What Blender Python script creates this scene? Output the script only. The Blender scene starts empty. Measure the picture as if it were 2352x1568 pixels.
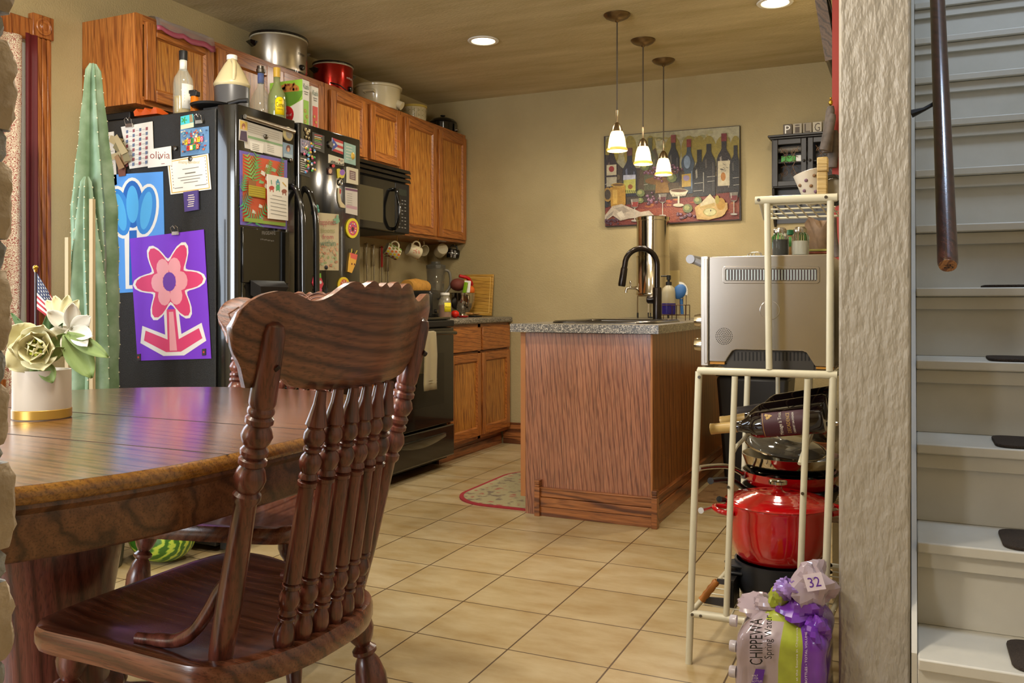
import bpy, math, random
from mathutils import Vector, Matrix, Euler, Quaternion
random.seed(7)
SC = bpy.context.scene
COL = SC.collection
# ------------------------------------------------------------ camera, world, light, exposure
FPX, HY, CX, YAW = 2001.0, 694.5, 1176.0, 0.4294
CY, SY = math.cos(YAW), math.sin(YAW)
cam_d = bpy.data.cameras.new('camera'); cam = bpy.data.objects.new('camera', cam_d); COL.objects.link(cam)
cam.location = (0, 0, 1.0); cam.rotation_euler = (math.pi/2, 0, YAW)
cam_d.sensor_width = 36; cam_d.lens = FPX/2352*36; cam_d.shift_y = -(784-HY)/2352; cam_d.clip_start = .02
SC.camera = cam
SC.view_settings.view_transform = 'Standard'; SC.view_settings.look = 'None'
SC.view_settings.gamma = 1; SC.view_settings.use_curve_mapping = False
SC.view_settings.exposure = 0.50
w = bpy.data.worlds.new('world'); SC.world = w; w.use_nodes = True
w.node_tree.nodes['Background'].inputs[0].default_value = (.80, .84, 1.0, 1)
w.node_tree.nodes['Background'].inputs[1].default_value = 0.6
def area(name, loc, rot, sx, sy, power, col):
    d = bpy.data.lights.new(name, 'AREA'); d.shape = 'RECTANGLE'; d.size = sx; d.size_y = sy; d.energy = power; d.color = col
    o = bpy.data.objects.new(name, d); COL.objects.link(o); o.location = loc; o.rotation_euler = rot
    return o
H = math.pi/2
# daylight entering at the windows of the dining side, behind and beside the camera, and down the stairwell
area('rear_window_daylight', (-2.35, -2.05, 1.45), (H, 0, 0), 1.5, 1.5, 85, (.90, .94, 1.0))
area('left_window_daylight', (-3.17, 1.55, 1.35), (0, -H, 0), 1.1, 1.2, 19, (.76, .87, 1.0))
area('stairwell_window_daylight', (.46, 2.15, 4.7), (.55, 0, 0), .7, .7, 46, (.58, .74, 1.0))
def spot(name, loc, power, col, ang=3.05, rad=.07):
    d = bpy.data.lights.new(name, 'SPOT'); d.energy = power; d.color = col; d.spot_size = ang; d.spot_blend = .7; d.shadow_soft_size = rad
    o = bpy.data.objects.new(name, d); COL.objects.link(o); o.location = loc
WARM = (1.0, .91, .76)
# unseen fill lamp added over the table, above the frame, no fixture modelled
d = bpy.data.lights.new('dining_pendant_light', 'POINT'); d.energy = 42; d.color = (1.0, .95, .88); d.shadow_soft_size = .16
o = bpy.data.objects.new('dining_pendant_light', d); COL.objects.link(o); o.location = (-1.2, 1.0, 1.95)
for i, (x, y) in enumerate([(-2.18, 4.37), (-.604, 4.41), (-2.18, 2.3), (-.75, 2.2), (-1.7, .3)]):  # first two at the downlights; last three are added, unseen, without fixtures
    spot('ceiling_lamp_light', (x, y, 2.44), 34, WARM)
for y in (4.27, 4.745, 5.19):
    d = bpy.data.lights.new('pendant_bulb_light', 'POINT'); d.energy = 5.5; d.color = WARM; d.shadow_soft_size = .025
    o = bpy.data.objects.new('pendant_bulb_light', d); COL.objects.link(o); o.location = (-1.365, y, 1.765)

# ------------------------------------------------------------ helpers
def _w(X, Z): return X*CY-Z*SY, X*SY+Z*CY
def onz(u, v, z):
    Z = FPX*(1-z)/(v-HY); x, y = _w((u-CX)*Z/FPX, Z); return Vector((x, y, z))
def onx(u, v, x):
    a = (u-CX)/FPX; Z = x/(a*CY-SY); return Vector((x, _w(a*Z, Z)[1], 1-(v-HY)*Z/FPX))
def ony(u, v, y):
    a = (u-CX)/FPX; Z = y/(a*SY+CY); return Vector((_w(a*Z, Z)[0], y, 1-(v-HY)*Z/FPX))
def lin(c):
    if isinstance(c, str):
        c = c.lstrip('#'); c = [int(c[i:i+2], 16)/255 for i in (0, 2, 4)]
    return tuple((x/12.92 if x <= .04045 else ((x+.055)/1.055)**2.4) for x in c[:3])+(1,)
MATS = {}
def nodes(name):
    m = bpy.data.materials.new(name); m.use_nodes = True
    nt = m.node_tree; return m, nt, nt.nodes['Principled BSDF']
def mat(name, col, rough=.5, metal=0, spec=.5, trans=0, alpha=1, emit=None, es=0, var=0, vscale=20, bump=0, bscale=60, coat=0, ior=1.45, sheen=0):
    if name in MATS: return MATS[name]
    m, nt, b = nodes(name); L = nt.links
    b.inputs['Base Color'].default_value = lin(col); b.inputs['Roughness'].default_value = rough
    b.inputs['Metallic'].default_value = metal; b.inputs['Specular IOR Level'].default_value = spec
    b.inputs['Transmission Weight'].default_value = trans; b.inputs['Alpha'].default_value = alpha
    b.inputs['IOR'].default_value = ior; b.inputs['Coat Weight'].default_value = coat; b.inputs['Sheen Weight'].default_value = sheen
    if emit: b.inputs['Emission Color'].default_value = lin(emit); b.inputs['Emission Strength'].default_value = es
    tc = nt.nodes.new('ShaderNodeTexCoord')
    n = nt.nodes.new('ShaderNodeTexNoise'); n.inputs['Scale'].default_value = vscale; n.inputs['Detail'].default_value = 5
    L.new(tc.outputs['Object'], n.inputs['Vector'])
    mx = nt.nodes.new('ShaderNodeMix'); mx.data_type = 'RGBA'
    v = var if var else .04
    c = lin(col); mx.inputs['A'].default_value = tuple(x*(1-v) for x in c[:3])+(1,); mx.inputs['B'].default_value = tuple(min(1, x*(1+v)) for x in c[:3])+(1,)
    L.new(n.outputs['Fac'], mx.inputs['Factor']); L.new(mx.outputs['Result'], b.inputs['Base Color'])
    if bump:
        n2 = nt.nodes.new('ShaderNodeTexNoise'); n2.inputs['Scale'].default_value = bscale; n2.inputs['Detail'].default_value = 4
        L.new(tc.outputs['Object'], n2.inputs['Vector'])
        bp = nt.nodes.new('ShaderNodeBump'); bp.inputs['Strength'].default_value = bump; bp.inputs['Distance'].default_value = .01
        L.new(n2.outputs['Fac'], bp.inputs['Height']); L.new(bp.outputs['Normal'], b.inputs['Normal'])
    MATS[name] = m; return m
def ramp(nt, stops):
    r = nt.nodes.new('ShaderNodeValToRGB'); e = r.color_ramp.elements
    while len(e) < len(stops): e.new(.5)
    for k, (p, c) in enumerate(stops): e[k].position = p; e[k].color = lin(c)
    return r
def wood(name, dark, mid, light, axis='z', sc=1.0, rough=.32, pores=.5, coat=.25, figure=5.0, bscale=9):
    if name in MATS: return MATS[name]
    m, nt, b = nodes(name); L = nt.links
    tc = nt.nodes.new('ShaderNodeTexCoord'); mp = nt.nodes.new('ShaderNodeMapping')
    L.new(tc.outputs['Object'], mp.inputs['Vector'])
    s = [sc, sc, sc]; s['xyz'.index(axis)] = .09*sc; mp.inputs['Scale'].default_value = s
    wv = nt.nodes.new('ShaderNodeTexWave'); wv.wave_type = 'BANDS'; wv.bands_direction = 'DIAGONAL'
    wv.inputs['Scale'].default_value = bscale; wv.inputs['Distortion'].default_value = figure; wv.inputs['Detail'].default_value = 3; wv.inputs['Detail Scale'].default_value = 1.6
    L.new(mp.outputs[0], wv.inputs['Vector'])
    r = ramp(nt, [(0, dark), (.16, mid), (.75, light), (1, mid)]); L.new(wv.outputs['Fac'], r.inputs['Fac'])
    n = nt.nodes.new('ShaderNodeTexNoise'); n.inputs['Scale'].default_value = 5; n.inputs['Detail'].default_value = 6; n.inputs['Distortion'].default_value = .6
    L.new(mp.outputs[0], n.inputs['Vector'])
    r2 = ramp(nt, [(.28, (.84, .80, .77)), (.62, (1, 1, 1))]); L.new(n.outputs['Fac'], r2.inputs['Fac'])
    mp2 = nt.nodes.new('ShaderNodeMapping'); L.new(tc.outputs['Object'], mp2.inputs['Vector'])
    s = [330, 330, 330]; s['xyz'.index(axis)] = 11; mp2.inputs['Scale'].default_value = s
    n2 = nt.nodes.new('ShaderNodeTexNoise'); n2.inputs['Scale'].default_value = 1; n2.inputs['Detail'].default_value = 2
    L.new(mp2.outputs[0], n2.inputs['Vector'])
    r3 = ramp(nt, [(.34, (1-pores,)*3), (.5, (1, 1, 1))]); L.new(n2.outputs['Fac'], r3.inputs['Fac'])
    a = nt.nodes.new('ShaderNodeMix'); a.data_type = 'RGBA'; a.blend_type = 'MULTIPLY'; a.inputs['Factor'].default_value = .8
    L.new(r.outputs[0], a.inputs['A']); L.new(r2.outputs[0], a.inputs['B'])
    c = nt.nodes.new('ShaderNodeMix'); c.data_type = 'RGBA'; c.blend_type = 'MULTIPLY'; c.inputs['Factor'].default_value = .55
    L.new(a.outputs['Result'], c.inputs['A']); L.new(r3.outputs[0], c.inputs['B']); L.new(c.outputs['Result'], b.inputs['Base Color'])
    b.inputs['Roughness'].default_value = rough; b.inputs['Coat Weight'].default_value = coat; b.inputs['Coat Roughness'].default_value = .18
    bp = nt.nodes.new('ShaderNodeBump'); bp.inputs['Strength'].default_value = .08; bp.inputs['Distance'].default_value = .004
    L.new(n2.outputs['Fac'], bp.inputs['Height']); L.new(bp.outputs['Normal'], b.inputs['Normal'])
    MATS[name] = m; return m
def plaster(name, c1, c2, bscale=120, bstr=.25, vs=1.6, stretch=(1, 1, 1), rough=.75, dist=.006):
    if name in MATS: return MATS[name]
    m, nt, b = nodes(name); L = nt.links
    tc = nt.nodes.new('ShaderNodeTexCoord'); mp = nt.nodes.new('ShaderNodeMapping'); mp.inputs['Scale'].default_value = stretch
    L.new(tc.outputs['Object'], mp.inputs['Vector'])
    n = nt.nodes.new('ShaderNodeTexNoise'); n.inputs['Scale'].default_value = vs; n.inputs['Detail'].default_value = 7; n.inputs['Roughness'].default_value = .6
    L.new(mp.outputs[0], n.inputs['Vector'])
    r = ramp(nt, [(.3, c1), (.7, c2)]); L.new(n.outputs['Fac'], r.inputs['Fac']); L.new(r.outputs[0], b.inputs['Base Color'])
    n2 = nt.nodes.new('ShaderNodeTexNoise'); n2.inputs['Scale'].default_value = bscale; n2.inputs['Detail'].default_value = 3
    L.new(mp.outputs[0], n2.inputs['Vector'])
    bp = nt.nodes.new('ShaderNodeBump'); bp.inputs['Strength'].default_value = bstr; bp.inputs['Distance'].default_value = dist
    L.new(n2.outputs['Fac'], bp.inputs['Height']); L.new(bp.outputs['Normal'], b.inputs['Normal'])
    b.inputs['Roughness'].default_value = rough
    MATS[name] = m; return m

def _txt(s):
    cu = bpy.data.curves.new('t', 'FONT'); cu.body = s; cu.resolution_u = 2
    o = bpy.data.objects.new('t', cu); COL.objects.link(o)
    bpy.context.view_layer.update()
    dg = bpy.context.evaluated_depsgraph_get()
    me = bpy.data.meshes.new_from_object(o.evaluated_get(dg))
    vs = [v.co.copy() for v in me.vertices]; fs = [list(p.vertices) for p in me.polygons]
    bpy.data.objects.remove(o); bpy.data.curves.remove(cu); bpy.data.meshes.remove(me)
    return vs, fs
def basis(d):
    d = Vector(d).normalized(); a = Vector((0, 0, 1)) if abs(d.z) < .9 else Vector((1, 0, 0))
    x = d.cross(a).normalized(); return x, d.cross(x).normalized(), d
class MB:
    def __init__(s): s.v = []; s.f = []; s.m = []
    def add(s, vs, fs, mi=0):
        n = len(s.v); s.v += [Vector(p) for p in vs]
        for f in fs: s.f.append([i+n for i in f]); s.m.append(mi)
        return s
    def box(s, x0, y0, z0, x1, y1, z1, mi=0):
        x0, x1 = sorted((x0, x1)); y0, y1 = sorted((y0, y1)); z0, z1 = sorted((z0, z1))
        return s.add([(x0,y0,z0),(x1,y0,z0),(x1,y1,z0),(x0,y1,z0),(x0,y0,z1),(x1,y0,z1),(x1,y1,z1),(x0,y1,z1)],
              [(3,2,1,0),(4,5,6,7),(0,1,5,4),(1,2,6,5),(2,3,7,6),(3,0,4,7)], mi)
    def obox(s, c, hx, hy, hz, M=None, mi=0):
        vs = []
        for z in (-1, 1):
            for x, y in ((-1,-1),(1,-1),(1,1),(-1,1)):
                p = Vector((x*hx, y*hy, z*hz)); vs.append(Vector(c)+(M @ p if M else p))
        return s.add(vs, [(3,2,1,0),(4,5,6,7),(0,1,5,4),(1,2,6,5),(2,3,7,6),(3,0,4,7)], mi)
    def loft(s, rings, mi=0, cap=True, close=True):
        n = len(rings[0]); b = len(s.v)
        for r in rings: s.v += [Vector(p) for p in r]
        for k in range(len(rings)-1):
            for i in range(n if close else n-1):
                j = (i+1) % n
                s.f.append([b+k*n+i, b+k*n+j, b+(k+1)*n+j, b+(k+1)*n+i]); s.m.append(mi)
        if cap:
            s.f.append([b+i for i in reversed(range(n))]); s.m.append(mi)
            s.f.append([b+(len(rings)-1)*n+i for i in range(n)]); s.m.append(mi)
        return s
    def turn(s, p0, p1, prof, seg=20, mi=0, cap=True, sx=1, sy=1):
        # profile [(t, r)] along the segment p0 - p1
        p0 = Vector(p0); p1 = Vector(p1); x, y, d = basis(p1-p0)
        if abs(d.z) > .99: x, y = Vector((1, 0, 0)), Vector((0, 1, 0))*(1 if d.z > 0 else -1)
        R = []
        for t, r in prof:
            c = p0.lerp(p1, t) if 0 <= t <= 1 else p0+(p1-p0)*t
            R.append([c+x*(max(r, 1e-5)*sx*math.cos(2*math.pi*i/seg))+y*(max(r, 1e-5)*sy*math.sin(2*math.pi*i/seg)) for i in range(seg)])
        return s.loft(R, mi, cap)
    def lathe(s, c, prof, seg=24, mi=0, cap=True, sx=1, sy=1, M=None):
        # profile [(r, z)] about a vertical axis through c
        R = []
        for r, z in prof:
            ring = []
            for i in range(seg):
                p = Vector((max(r, 1e-5)*sx*math.cos(2*math.pi*i/seg), max(r, 1e-5)*sy*math.sin(2*math.pi*i/seg), z))
                ring.append(Vector(c)+(M @ p if M else p))
            R.append(ring)
        return s.loft(R, mi, cap)
    def tube(s, pts, r, seg=8, mi=0, closed=False, cap=True):
        pts = [Vector(p) for p in pts]; n = len(pts); R = []; up = None
        for i, p in enumerate(pts):
            if closed: d = pts[(i+1) % n]-pts[i-1]
            else: d = pts[min(i+1, n-1)]-pts[max(i-1, 0)]
            d.normalize()
            if up is None: x, y, _ = basis(d)
            else:
                x = (up-d*up.dot(d)).normalized(); y = d.cross(x)
            up = x
            rr = r[i] if isinstance(r, (list, tuple)) else r
            R.append([p+x*(rr*math.cos(2*math.pi*k/seg))+y*(rr*math.sin(2*math.pi*k/seg)) for k in range(seg)])
        if closed: R.append(R[0])
        return s.loft(R, mi, cap and not closed)
    def prism(s, poly, depth, mi=0):
        # poly: list of 3D points, depth: vector
        d = Vector(depth); return s.loft([[Vector(p) for p in poly], [Vector(p)+d for p in poly]], mi)
    def ball(s, c, rx, ry=None, rz=None, seg=16, rings=9, mi=0, M=None):
        ry = rx if ry is None else ry; rz = rx if rz is None else rz; R = []
        for k in range(rings+1):
            a = -math.pi/2+math.pi*k/rings; ring = []
            for i in range(seg):
                p = Vector((rx*math.cos(a)*math.cos(2*math.pi*i/seg), ry*math.cos(a)*math.sin(2*math.pi*i/seg), rz*math.sin(a)))
                ring.append(Vector(c)+(M @ p if M else p))
            R.append(ring)
        return s.loft(R, mi, False)
    def text(s, body, fn, u0, v0, u1, v1, mi=0, rot=0, off=.0012):
        # fits the words in the box u0,v0 (top left) - u1,v1 (bottom right) of the surface map fn(u, v, off)
        vs, fs = _txt(body)
        if not vs: return s
        xs = [p.x for p in vs]; ys = [p.y for p in vs]; x0, x1, y0, y1 = min(xs), max(xs), min(ys), max(ys)
        out = []
        for p in vs:
            a = (p.x-x0)/max(1e-6, x1-x0); b = (p.y-y0)/max(1e-6, y1-y0)
            if rot == 90: a, b = 1-b, a
            if rot == -90: a, b = b, 1-a
            out.append(fn(u0+(u1-u0)*a, v1+(v0-v1)*b, off))
        return s.add(out, fs, mi)
    def poly(s, fn, pts, mi=0, off=.001):
        vs = [fn(u, v, off) for u, v in pts]; return s.add(vs, [list(range(len(vs)))], mi)
    def disc(s, fn, u, v, ru, rv, mi=0, off=.001, n=16, a0=0, a1=360):
        return s.poly(fn, [(u+ru*math.cos(math.radians(a0+(a1-a0)*i/n)), v+rv*math.sin(math.radians(a0+(a1-a0)*i/n))) for i in range(n)], mi, off)
ORG = {}
def link(name, mb, mats, org, bevel=0, sub=0, angle=38, solid=0):
    me = bpy.data.meshes.new(name); o3 = Vector(org)
    me.from_pydata([tuple(p-o3) for p in mb.v], [], mb.f)
    if not isinstance(mats, (list, tuple)): mats = [mats]
    for m in mats: me.materials.append(m)
    me.polygons.foreach_set('material_index', mb.m); me.polygons.foreach_set('use_smooth', [True]*len(mb.f))
    me.update()
    try: me.set_sharp_from_angle(angle=math.radians(angle))
    except Exception: pass
    o = bpy.data.objects.new(name, me); COL.objects.link(o)
    if solid:
        q = o.modifiers.new('solid', 'SOLIDIFY'); q.thickness = solid
    if bevel:
        q = o.modifiers.new('bevel', 'BEVEL'); q.width = bevel; q.segments = 2; q.limit_method = 'ANGLE'; q.angle_limit = math.radians(40)
    if sub:
        q = o.modifiers.new('sub', 'SUBSURF'); q.levels = sub; q.render_levels = sub
    return o
def thing(name, label, cat, loc, group=None):
    o = bpy.data.objects.new(name, None); COL.objects.link(o); o.location = loc; o.empty_display_size = .05
    o['label'] = label; o['category'] = cat
    if group: o['group'] = group
    ORG[o.name] = Vector(loc); return o
def part(name, mb, mats, parent, label=None, **k):
    o = link(name, mb, mats, ORG[parent.name], **k); o.parent = parent; ORG[o.name] = ORG[parent.name]
    if label: o['label'] = label
    return o
def solo(name, mb, mats, label, cat, loc=None, group=None, kind=None, **k):
    if loc is None:
        n = len(mb.v); loc = (sum(p.x for p in mb.v)/n, sum(p.y for p in mb.v)/n, min(p.z for p in mb.v))
    o = link(name, mb, mats, loc, **k); o.location = loc; ORG[o.name] = Vector(loc)
    o['label'] = label; o['category'] = cat
    if group: o['group'] = group
    if kind: o['kind'] = kind
    return o
def struct(name, mb, mats, label, cat, **k):
    o = link(name, mb, mats, (0, 0, 0), **k); ORG[o.name] = Vector((0, 0, 0))
    o['kind'] = 'structure'; o['label'] = label; o['category'] = cat; return o
def copy_tree(o, loc, rotz, label):
    c = o.copy(); COL.objects.link(c); c.location = loc; c.rotation_euler = (0, 0, rotz); c['label'] = label
    def rec(a, b):
        for ch in list(a.children):
            d = ch.copy(); COL.objects.link(d); d.parent = b; rec(ch, d)
    rec(o, c); return c
def arc(c, r, a0, a1, n, ux, uy):
    c = Vector(c); ux = Vector(ux); uy = Vector(uy)
    return [c+ux*(r*math.cos(math.radians(a0+(a1-a0)*i/n)))+uy*(r*math.sin(math.radians(a0+(a1-a0)*i/n))) for i in range(n+1)]
def bez(pts, n=8):
    # catmull-rom through the points
    P = [Vector(p) for p in pts]; P = [P[0]*2-P[1]]+P+[P[-1]*2-P[-2]]; out = []
    for i in range(1, len(P)-2):
        for k in range(n):
            t = k/n; a, b, c, d = P[i-1], P[i], P[i+1], P[i+2]
            out.append(.5*((2*b)+(c-a)*t+(2*a-5*b+4*c-d)*t*t+(3*b-a-3*c+d)*t**3))
    out.append(P[-2]); return out

# ------------------------------------------------------------ materials
OAKZ = wood('oak_vertical', '#8a4c20', '#a9652b', '#b97536', 'z', 2.6, rough=.34)
OAKY = wood('oak_horizontal', '#8a4c20', '#a56129', '#b57134', 'y', 2.6, rough=.34)
OAKX = wood('oak_crosswise', '#8a4c20', '#a56129', '#b57134', 'x', 2.6, rough=.34)
OAKPANEL = wood('oak_end_panel', '#7c4a35', '#9d6448', '#b07a5a', 'z', 2.4, rough=.3, pores=.7, bscale=12, figure=4)
OAKDARK = wood('oak_dark_panel', '#6b3d17', '#875222', '#975f2a', 'z', 1.2, rough=.4)
BASEW = wood('stained_base_board', '#5f3318', '#955a2c', '#ab6c3a', 'x', 1.5, rough=.35, figure=9, bscale=5)
BASEWY = wood('stained_base_board_long', '#5f3318', '#8b5028', '#9d6032', 'y', 1.5, rough=.35, figure=9, bscale=5)
CHZ = wood('cherry_stained_oak_vertical', '#472117', '#653327', '#733e31', 'z', 3, rough=.30, coat=.4, figure=1.5, bscale=4)
CHY = wood('cherry_stained_oak_crest', '#4c291c', '#6f432f', '#85543b', 'y', 2.0, rough=.32, coat=.35, figure=2.6, bscale=8)
CHX = wood('cherry_stained_oak_seat', '#502819', '#6f3d28', '#815039', 'x', 1.8, rough=.27, coat=.45, figure=3, bscale=7)
TABX = wood('table_top_oak', '#4a2e1b', '#684429', '#785236', 'x', 2.2, rough=.2, coat=.8, figure=3, pores=.35)
TABEDGE = wood('table_edge_oak', '#8a5c28', '#966729', '#a3732f', 'x', 2.5, rough=.25, coat=.5, figure=2.0)
TABAPR = wood('table_apron_oak', '#4c2e1c', '#704930', '#82583b', 'x', 1.6, rough=.35, figure=10, bscale=4)
TRIMW = wood('window_casing_wood', '#85461c', '#a9622b', '#b97438', 'z', 2, rough=.3)
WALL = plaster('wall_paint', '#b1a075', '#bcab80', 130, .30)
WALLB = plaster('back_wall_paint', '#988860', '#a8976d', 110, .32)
CEILM = plaster('ceiling_paint', '#aa9a70', '#ccbd97', 70, .5, vs=2.6, stretch=(.5, 2.6, 1))
PILLM = plaster('pillar_texture_paint', '#a0988a', '#aaa294', 34, 1.0, vs=2, stretch=(1.6, 1.6, .55), rough=.42, dist=.010)
REDM = mat('red_wall_paint', '#8c2b1f', .6)
STAIRM = plaster('stair_paint', '#b9b4a6', '#c5c0b3', 9, .12, vs=5, rough=.42)
BLACKG = mat('black_gloss', '#100f0e', .12, spec=.6, coat=.5)
BLACKT = mat('black_textured_enamel', '#161513', .36, bump=.35, bscale=420)
BLACKM = mat('black_matte', '#161413', .5)
STEEL = mat('brushed_steel', '#b9b2a6', .26, metal=1, var=.06)
STEELP = mat('polished_steel', '#c4bbaa', .10, metal=1)
STEELD = mat('dark_steel', '#6a655e', .3, metal=1)
NICKEL = mat('brushed_nickel', '#9d8a6c', .3, metal=1)
BRASS = mat('brass', '#b98f35', .25, metal=1)
WHITEP = mat('white_paper', '#d8d4cc', .7)
CREAM = mat('cream_enamel', '#d9d3ba', .35)
IVORY = mat('ivory_ceramic', '#cfc3a0', .22, coat=.5)
BLACKINK = mat('black_ink', '#1a1816', .7)
GREYINK = mat('grey_ink', '#77736c', .7)
def C(name, col, rough=.55, **k): return mat(name, col, rough, **k)
WHT = C('white', '#e2ded4'); RED = C('red', '#b3141c', .4); YEL = C('yellow', '#e8cf1e'); GRN = C('green', '#5c8f2a')
DGRN = C('dark_green', '#2f5a2c'); BLU = C('blue', '#2a4fa8'); ORG_ = C('orange', '#d76a1c'); PUR = C('purple', '#6b35a8')
PNK = C('pink', '#d76f8c'); TEAL = C('teal', '#3a9a98'); BRN = C('brown', '#6b4224'); GLD = C('gold', '#c9a13c', .4); SKY = C('sky_blue', '#5a9ccf')
CLEAR = mat('clear_glass', '#eef2ea', .03, trans=1, ior=1.30)
CLEARP = mat('clear_film', '#e6e2ea', .12, trans=.85, ior=1.15, alpha=.65)
FORMICA = mat('speckled_laminate', '#6f6552', .3, var=.5, vscale=330)
# countertop speckle
def speckle():
    m, nt, b = nodes('speckled_countertop'); L = nt.links
    tc = nt.nodes.new('ShaderNodeTexCoord'); v = nt.nodes.new('ShaderNodeTexVoronoi'); v.inputs['Scale'].default_value = 260
    L.new(tc.outputs['Object'], v.inputs['Vector'])
    r = ramp(nt, [(0, '#3d3a35'), (.35, '#6b6459'), (.6, '#82796a'), (.85, '#b5ab98')]); r.color_ramp.interpolation = 'CONSTANT'
    s = nt.nodes.new('ShaderNodeSeparateColor'); L.new(v.outputs['Color'], s.inputs[0]); L.new(s.outputs[0], r.inputs['Fac'])
    L.new(r.outputs[0], b.inputs['Base Color']); b.inputs['Roughness'].default_value = .28
    return m
COUNTER = speckle()
def floor_mat():
    m, nt, b = nodes('ceramic_floor_tile'); L = nt.links
    tc = nt.nodes.new('ShaderNodeTexCoord'); mp = nt.nodes.new('ShaderNodeMapping'); mp.inputs['Location'].default_value = (1.0572+.305*12, -2.2786+.305*30, 0)
    L.new(tc.outputs['Object'], mp.inputs['Vector'])
    br = nt.nodes.new('ShaderNodeTexBrick'); br.offset = 0; br.squash = 1
    for k, vv in (('Scale', 1), ('Mortar Size', .0028), ('Mortar Smooth', .25), ('Brick Width', .305), ('Row Height', .305), ('Bias', 0)): br.inputs[k].default_value = vv
    br.inputs['Color1'].default_value = lin('#b5a27b'); br.inputs['Color2'].default_value = lin('#bfad88'); br.inputs['Mortar'].default_value = lin('#5a4630')
    L.new(mp.outputs[0], br.inputs['Vector'])
    mp3 = nt.nodes.new('ShaderNodeMapping'); mp3.inputs['Scale'].default_value = (1, 2.2, 1); L.new(tc.outputs['Object'], mp3.inputs['Vector'])
    n = nt.nodes.new('ShaderNodeTexNoise'); n.inputs['Scale'].default_value = 5; n.inputs['Detail'].default_value = 8; n.inputs['Roughness'].default_value = .6
    L.new(mp3.outputs[0], n.inputs['Vector'])
    r = ramp(nt, [(.3, (.86, .80, .68)), (.68, (1, 1, 1))]); L.new(n.outputs['Fac'], r.inputs['Fac'])
    mx = nt.nodes.new('ShaderNodeMix'); mx.data_type = 'RGBA'; mx.blend_type = 'MULTIPLY'; mx.inputs['Factor'].default_value = 1
    L.new(br.outputs['Color'], mx.inputs['A']); L.new(r.outputs[0], mx.inputs['B']); L.new(mx.outputs['Result'], b.inputs['Base Color'])
    bp = nt.nodes.new('ShaderNodeBump'); bp.invert = True; bp.inputs['Strength'].default_value = .5; bp.inputs['Distance'].default_value = .003
    L.new(br.outputs['Fac'], bp.inputs['Height']); L.new(bp.outputs['Normal'], b.inputs['Normal'])
    b.inputs['Roughness'].default_value = .34
    return m
# ------------------------------------------------------------ the setting
LW, BW, CH = -3.27, 5.63, 2.47
struct('floor', MB().box(-3.35, -2.3, -.05, 1.35, 5.71, 0), floor_mat(), 'beige ceramic tile floor with dark grout lines', 'floor')
c = MB().box(-3.35, -2.3, CH, -.0, 5.71, CH+.08); c.box(0, -2.3, CH, 1.35, 1.6, CH+.08)
struct('ceiling', c, CEILM, 'tan textured ceiling with two round recessed lights', 'ceiling')
c = MB().box(LW-.08, -2.3, 0, LW, 1.2, CH).box(LW-.08, 2.41, 0, LW, BW+.08, CH).box(LW-.08, 1.2, 0, LW, 2.41, .75).box(LW-.08, 1.2, 2.06, LW, 2.41, CH)
struct('wall_left', c, WALL, 'tan plaster wall behind the fridge and cupboards', 'wall')
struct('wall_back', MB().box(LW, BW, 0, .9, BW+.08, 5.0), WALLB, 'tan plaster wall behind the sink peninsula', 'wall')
struct('wall_rear', MB().box(-3.27, -2.3, 0, -3.15, -2.2, CH).box(-1.5, -2.3, 0, 1.35, -2.2, CH).box(-3.15, -2.3, 0, -1.5, -2.2, .7).box(-3.15, -2.3, 2.2, -1.5, -2.2, CH), WALL, 'tan wall with the rear window', 'wall')
struct('wall_right', MB().box(.88, 1.6, 0, .96, BW, 5.0).box(1.3, -2.2, 0, 1.35, 1.6, CH).box(.96, 1.6, 0, 1.35, 1.68, 5.0), C('stair_wall_paint', '#b9b19e', .6), 'pale wall on the right of the stairs', 'wall')
struct('wall_stair', MB().box(-.16, 2.46, 0, 0, BW, 5.0), WALL, 'tan wall between kitchen and stairs', 'wall')
struct('wall_pantry', MB().box(-.24, 3.106, 0, -.161, BW, CH), WALL, 'tan side wall of the kitchen hidden behind the pillar', 'wall')
struct('trim_2', MB().box(-.24, 3.1, 1.14, -.161, 3.105, CH), REDM, 'narrow strip of red paint on the wall edge beside the pillar', 'trim')
struct('pillar', MB().box(-.158, 2.235, 0, -.001, 2.459, CH), PILLM, 'tan pillar with heavy brushed plaster texture beside the stairs', 'pillar', bevel=.006)
# stone wall end at the left edge of the frame
stm = []
for k, (a, b_) in enumerate([('#94816a', '#ad9a80'), ('#9c8a74', '#b8a68e'), ('#8c7a66', '#a69782')]):
    stm.append(plaster('field_stone_%s' % 'abc'[k], a, b_, 70, .6, vs=12, rough=.85, dist=.006))
stm.append(plaster('stone_mortar', '#7d7c79', '#9b9a96', 60, 1.0, vs=14, rough=.9, dist=.008))
rs = random.Random(3); s = MB(); z = 0; courses = []
while z < CH:
    h = rs.uniform(.062, .095); courses.append((z, z+h, rs.randrange(3), rs.uniform(-.003, .004))); z += h
    h = rs.uniform(.016, .036); courses.append((z, z+h, 3, rs.uniform(-.007, -.001))); z += h
prev = None; NS = 34; zz_ = 0; ci = 0
def stone_ring(z, off, grow):
    out = []
    for i in range(NS):
        # from the hidden rear corner along the end face and round the corner
        if i < 24: y = .30+(.594)*i/23*.5; x = -.853; y = .30+.306*i/23
        else: a = (i-23)/10; x = -.853-.30*a**1.6 if a > .12 else -.853-.006*a/.12; y = .612
        j = rs.uniform(-.0016, .0016); x += (off*.6+j+grow) if i < 25 else 0; y += (off+rs.uniform(-.0022, .0022)+grow) if i >= 22 else 0
        out.append(Vector((x, y, z)))
    out.append(Vector((-1.16, .30, z))); return out
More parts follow.
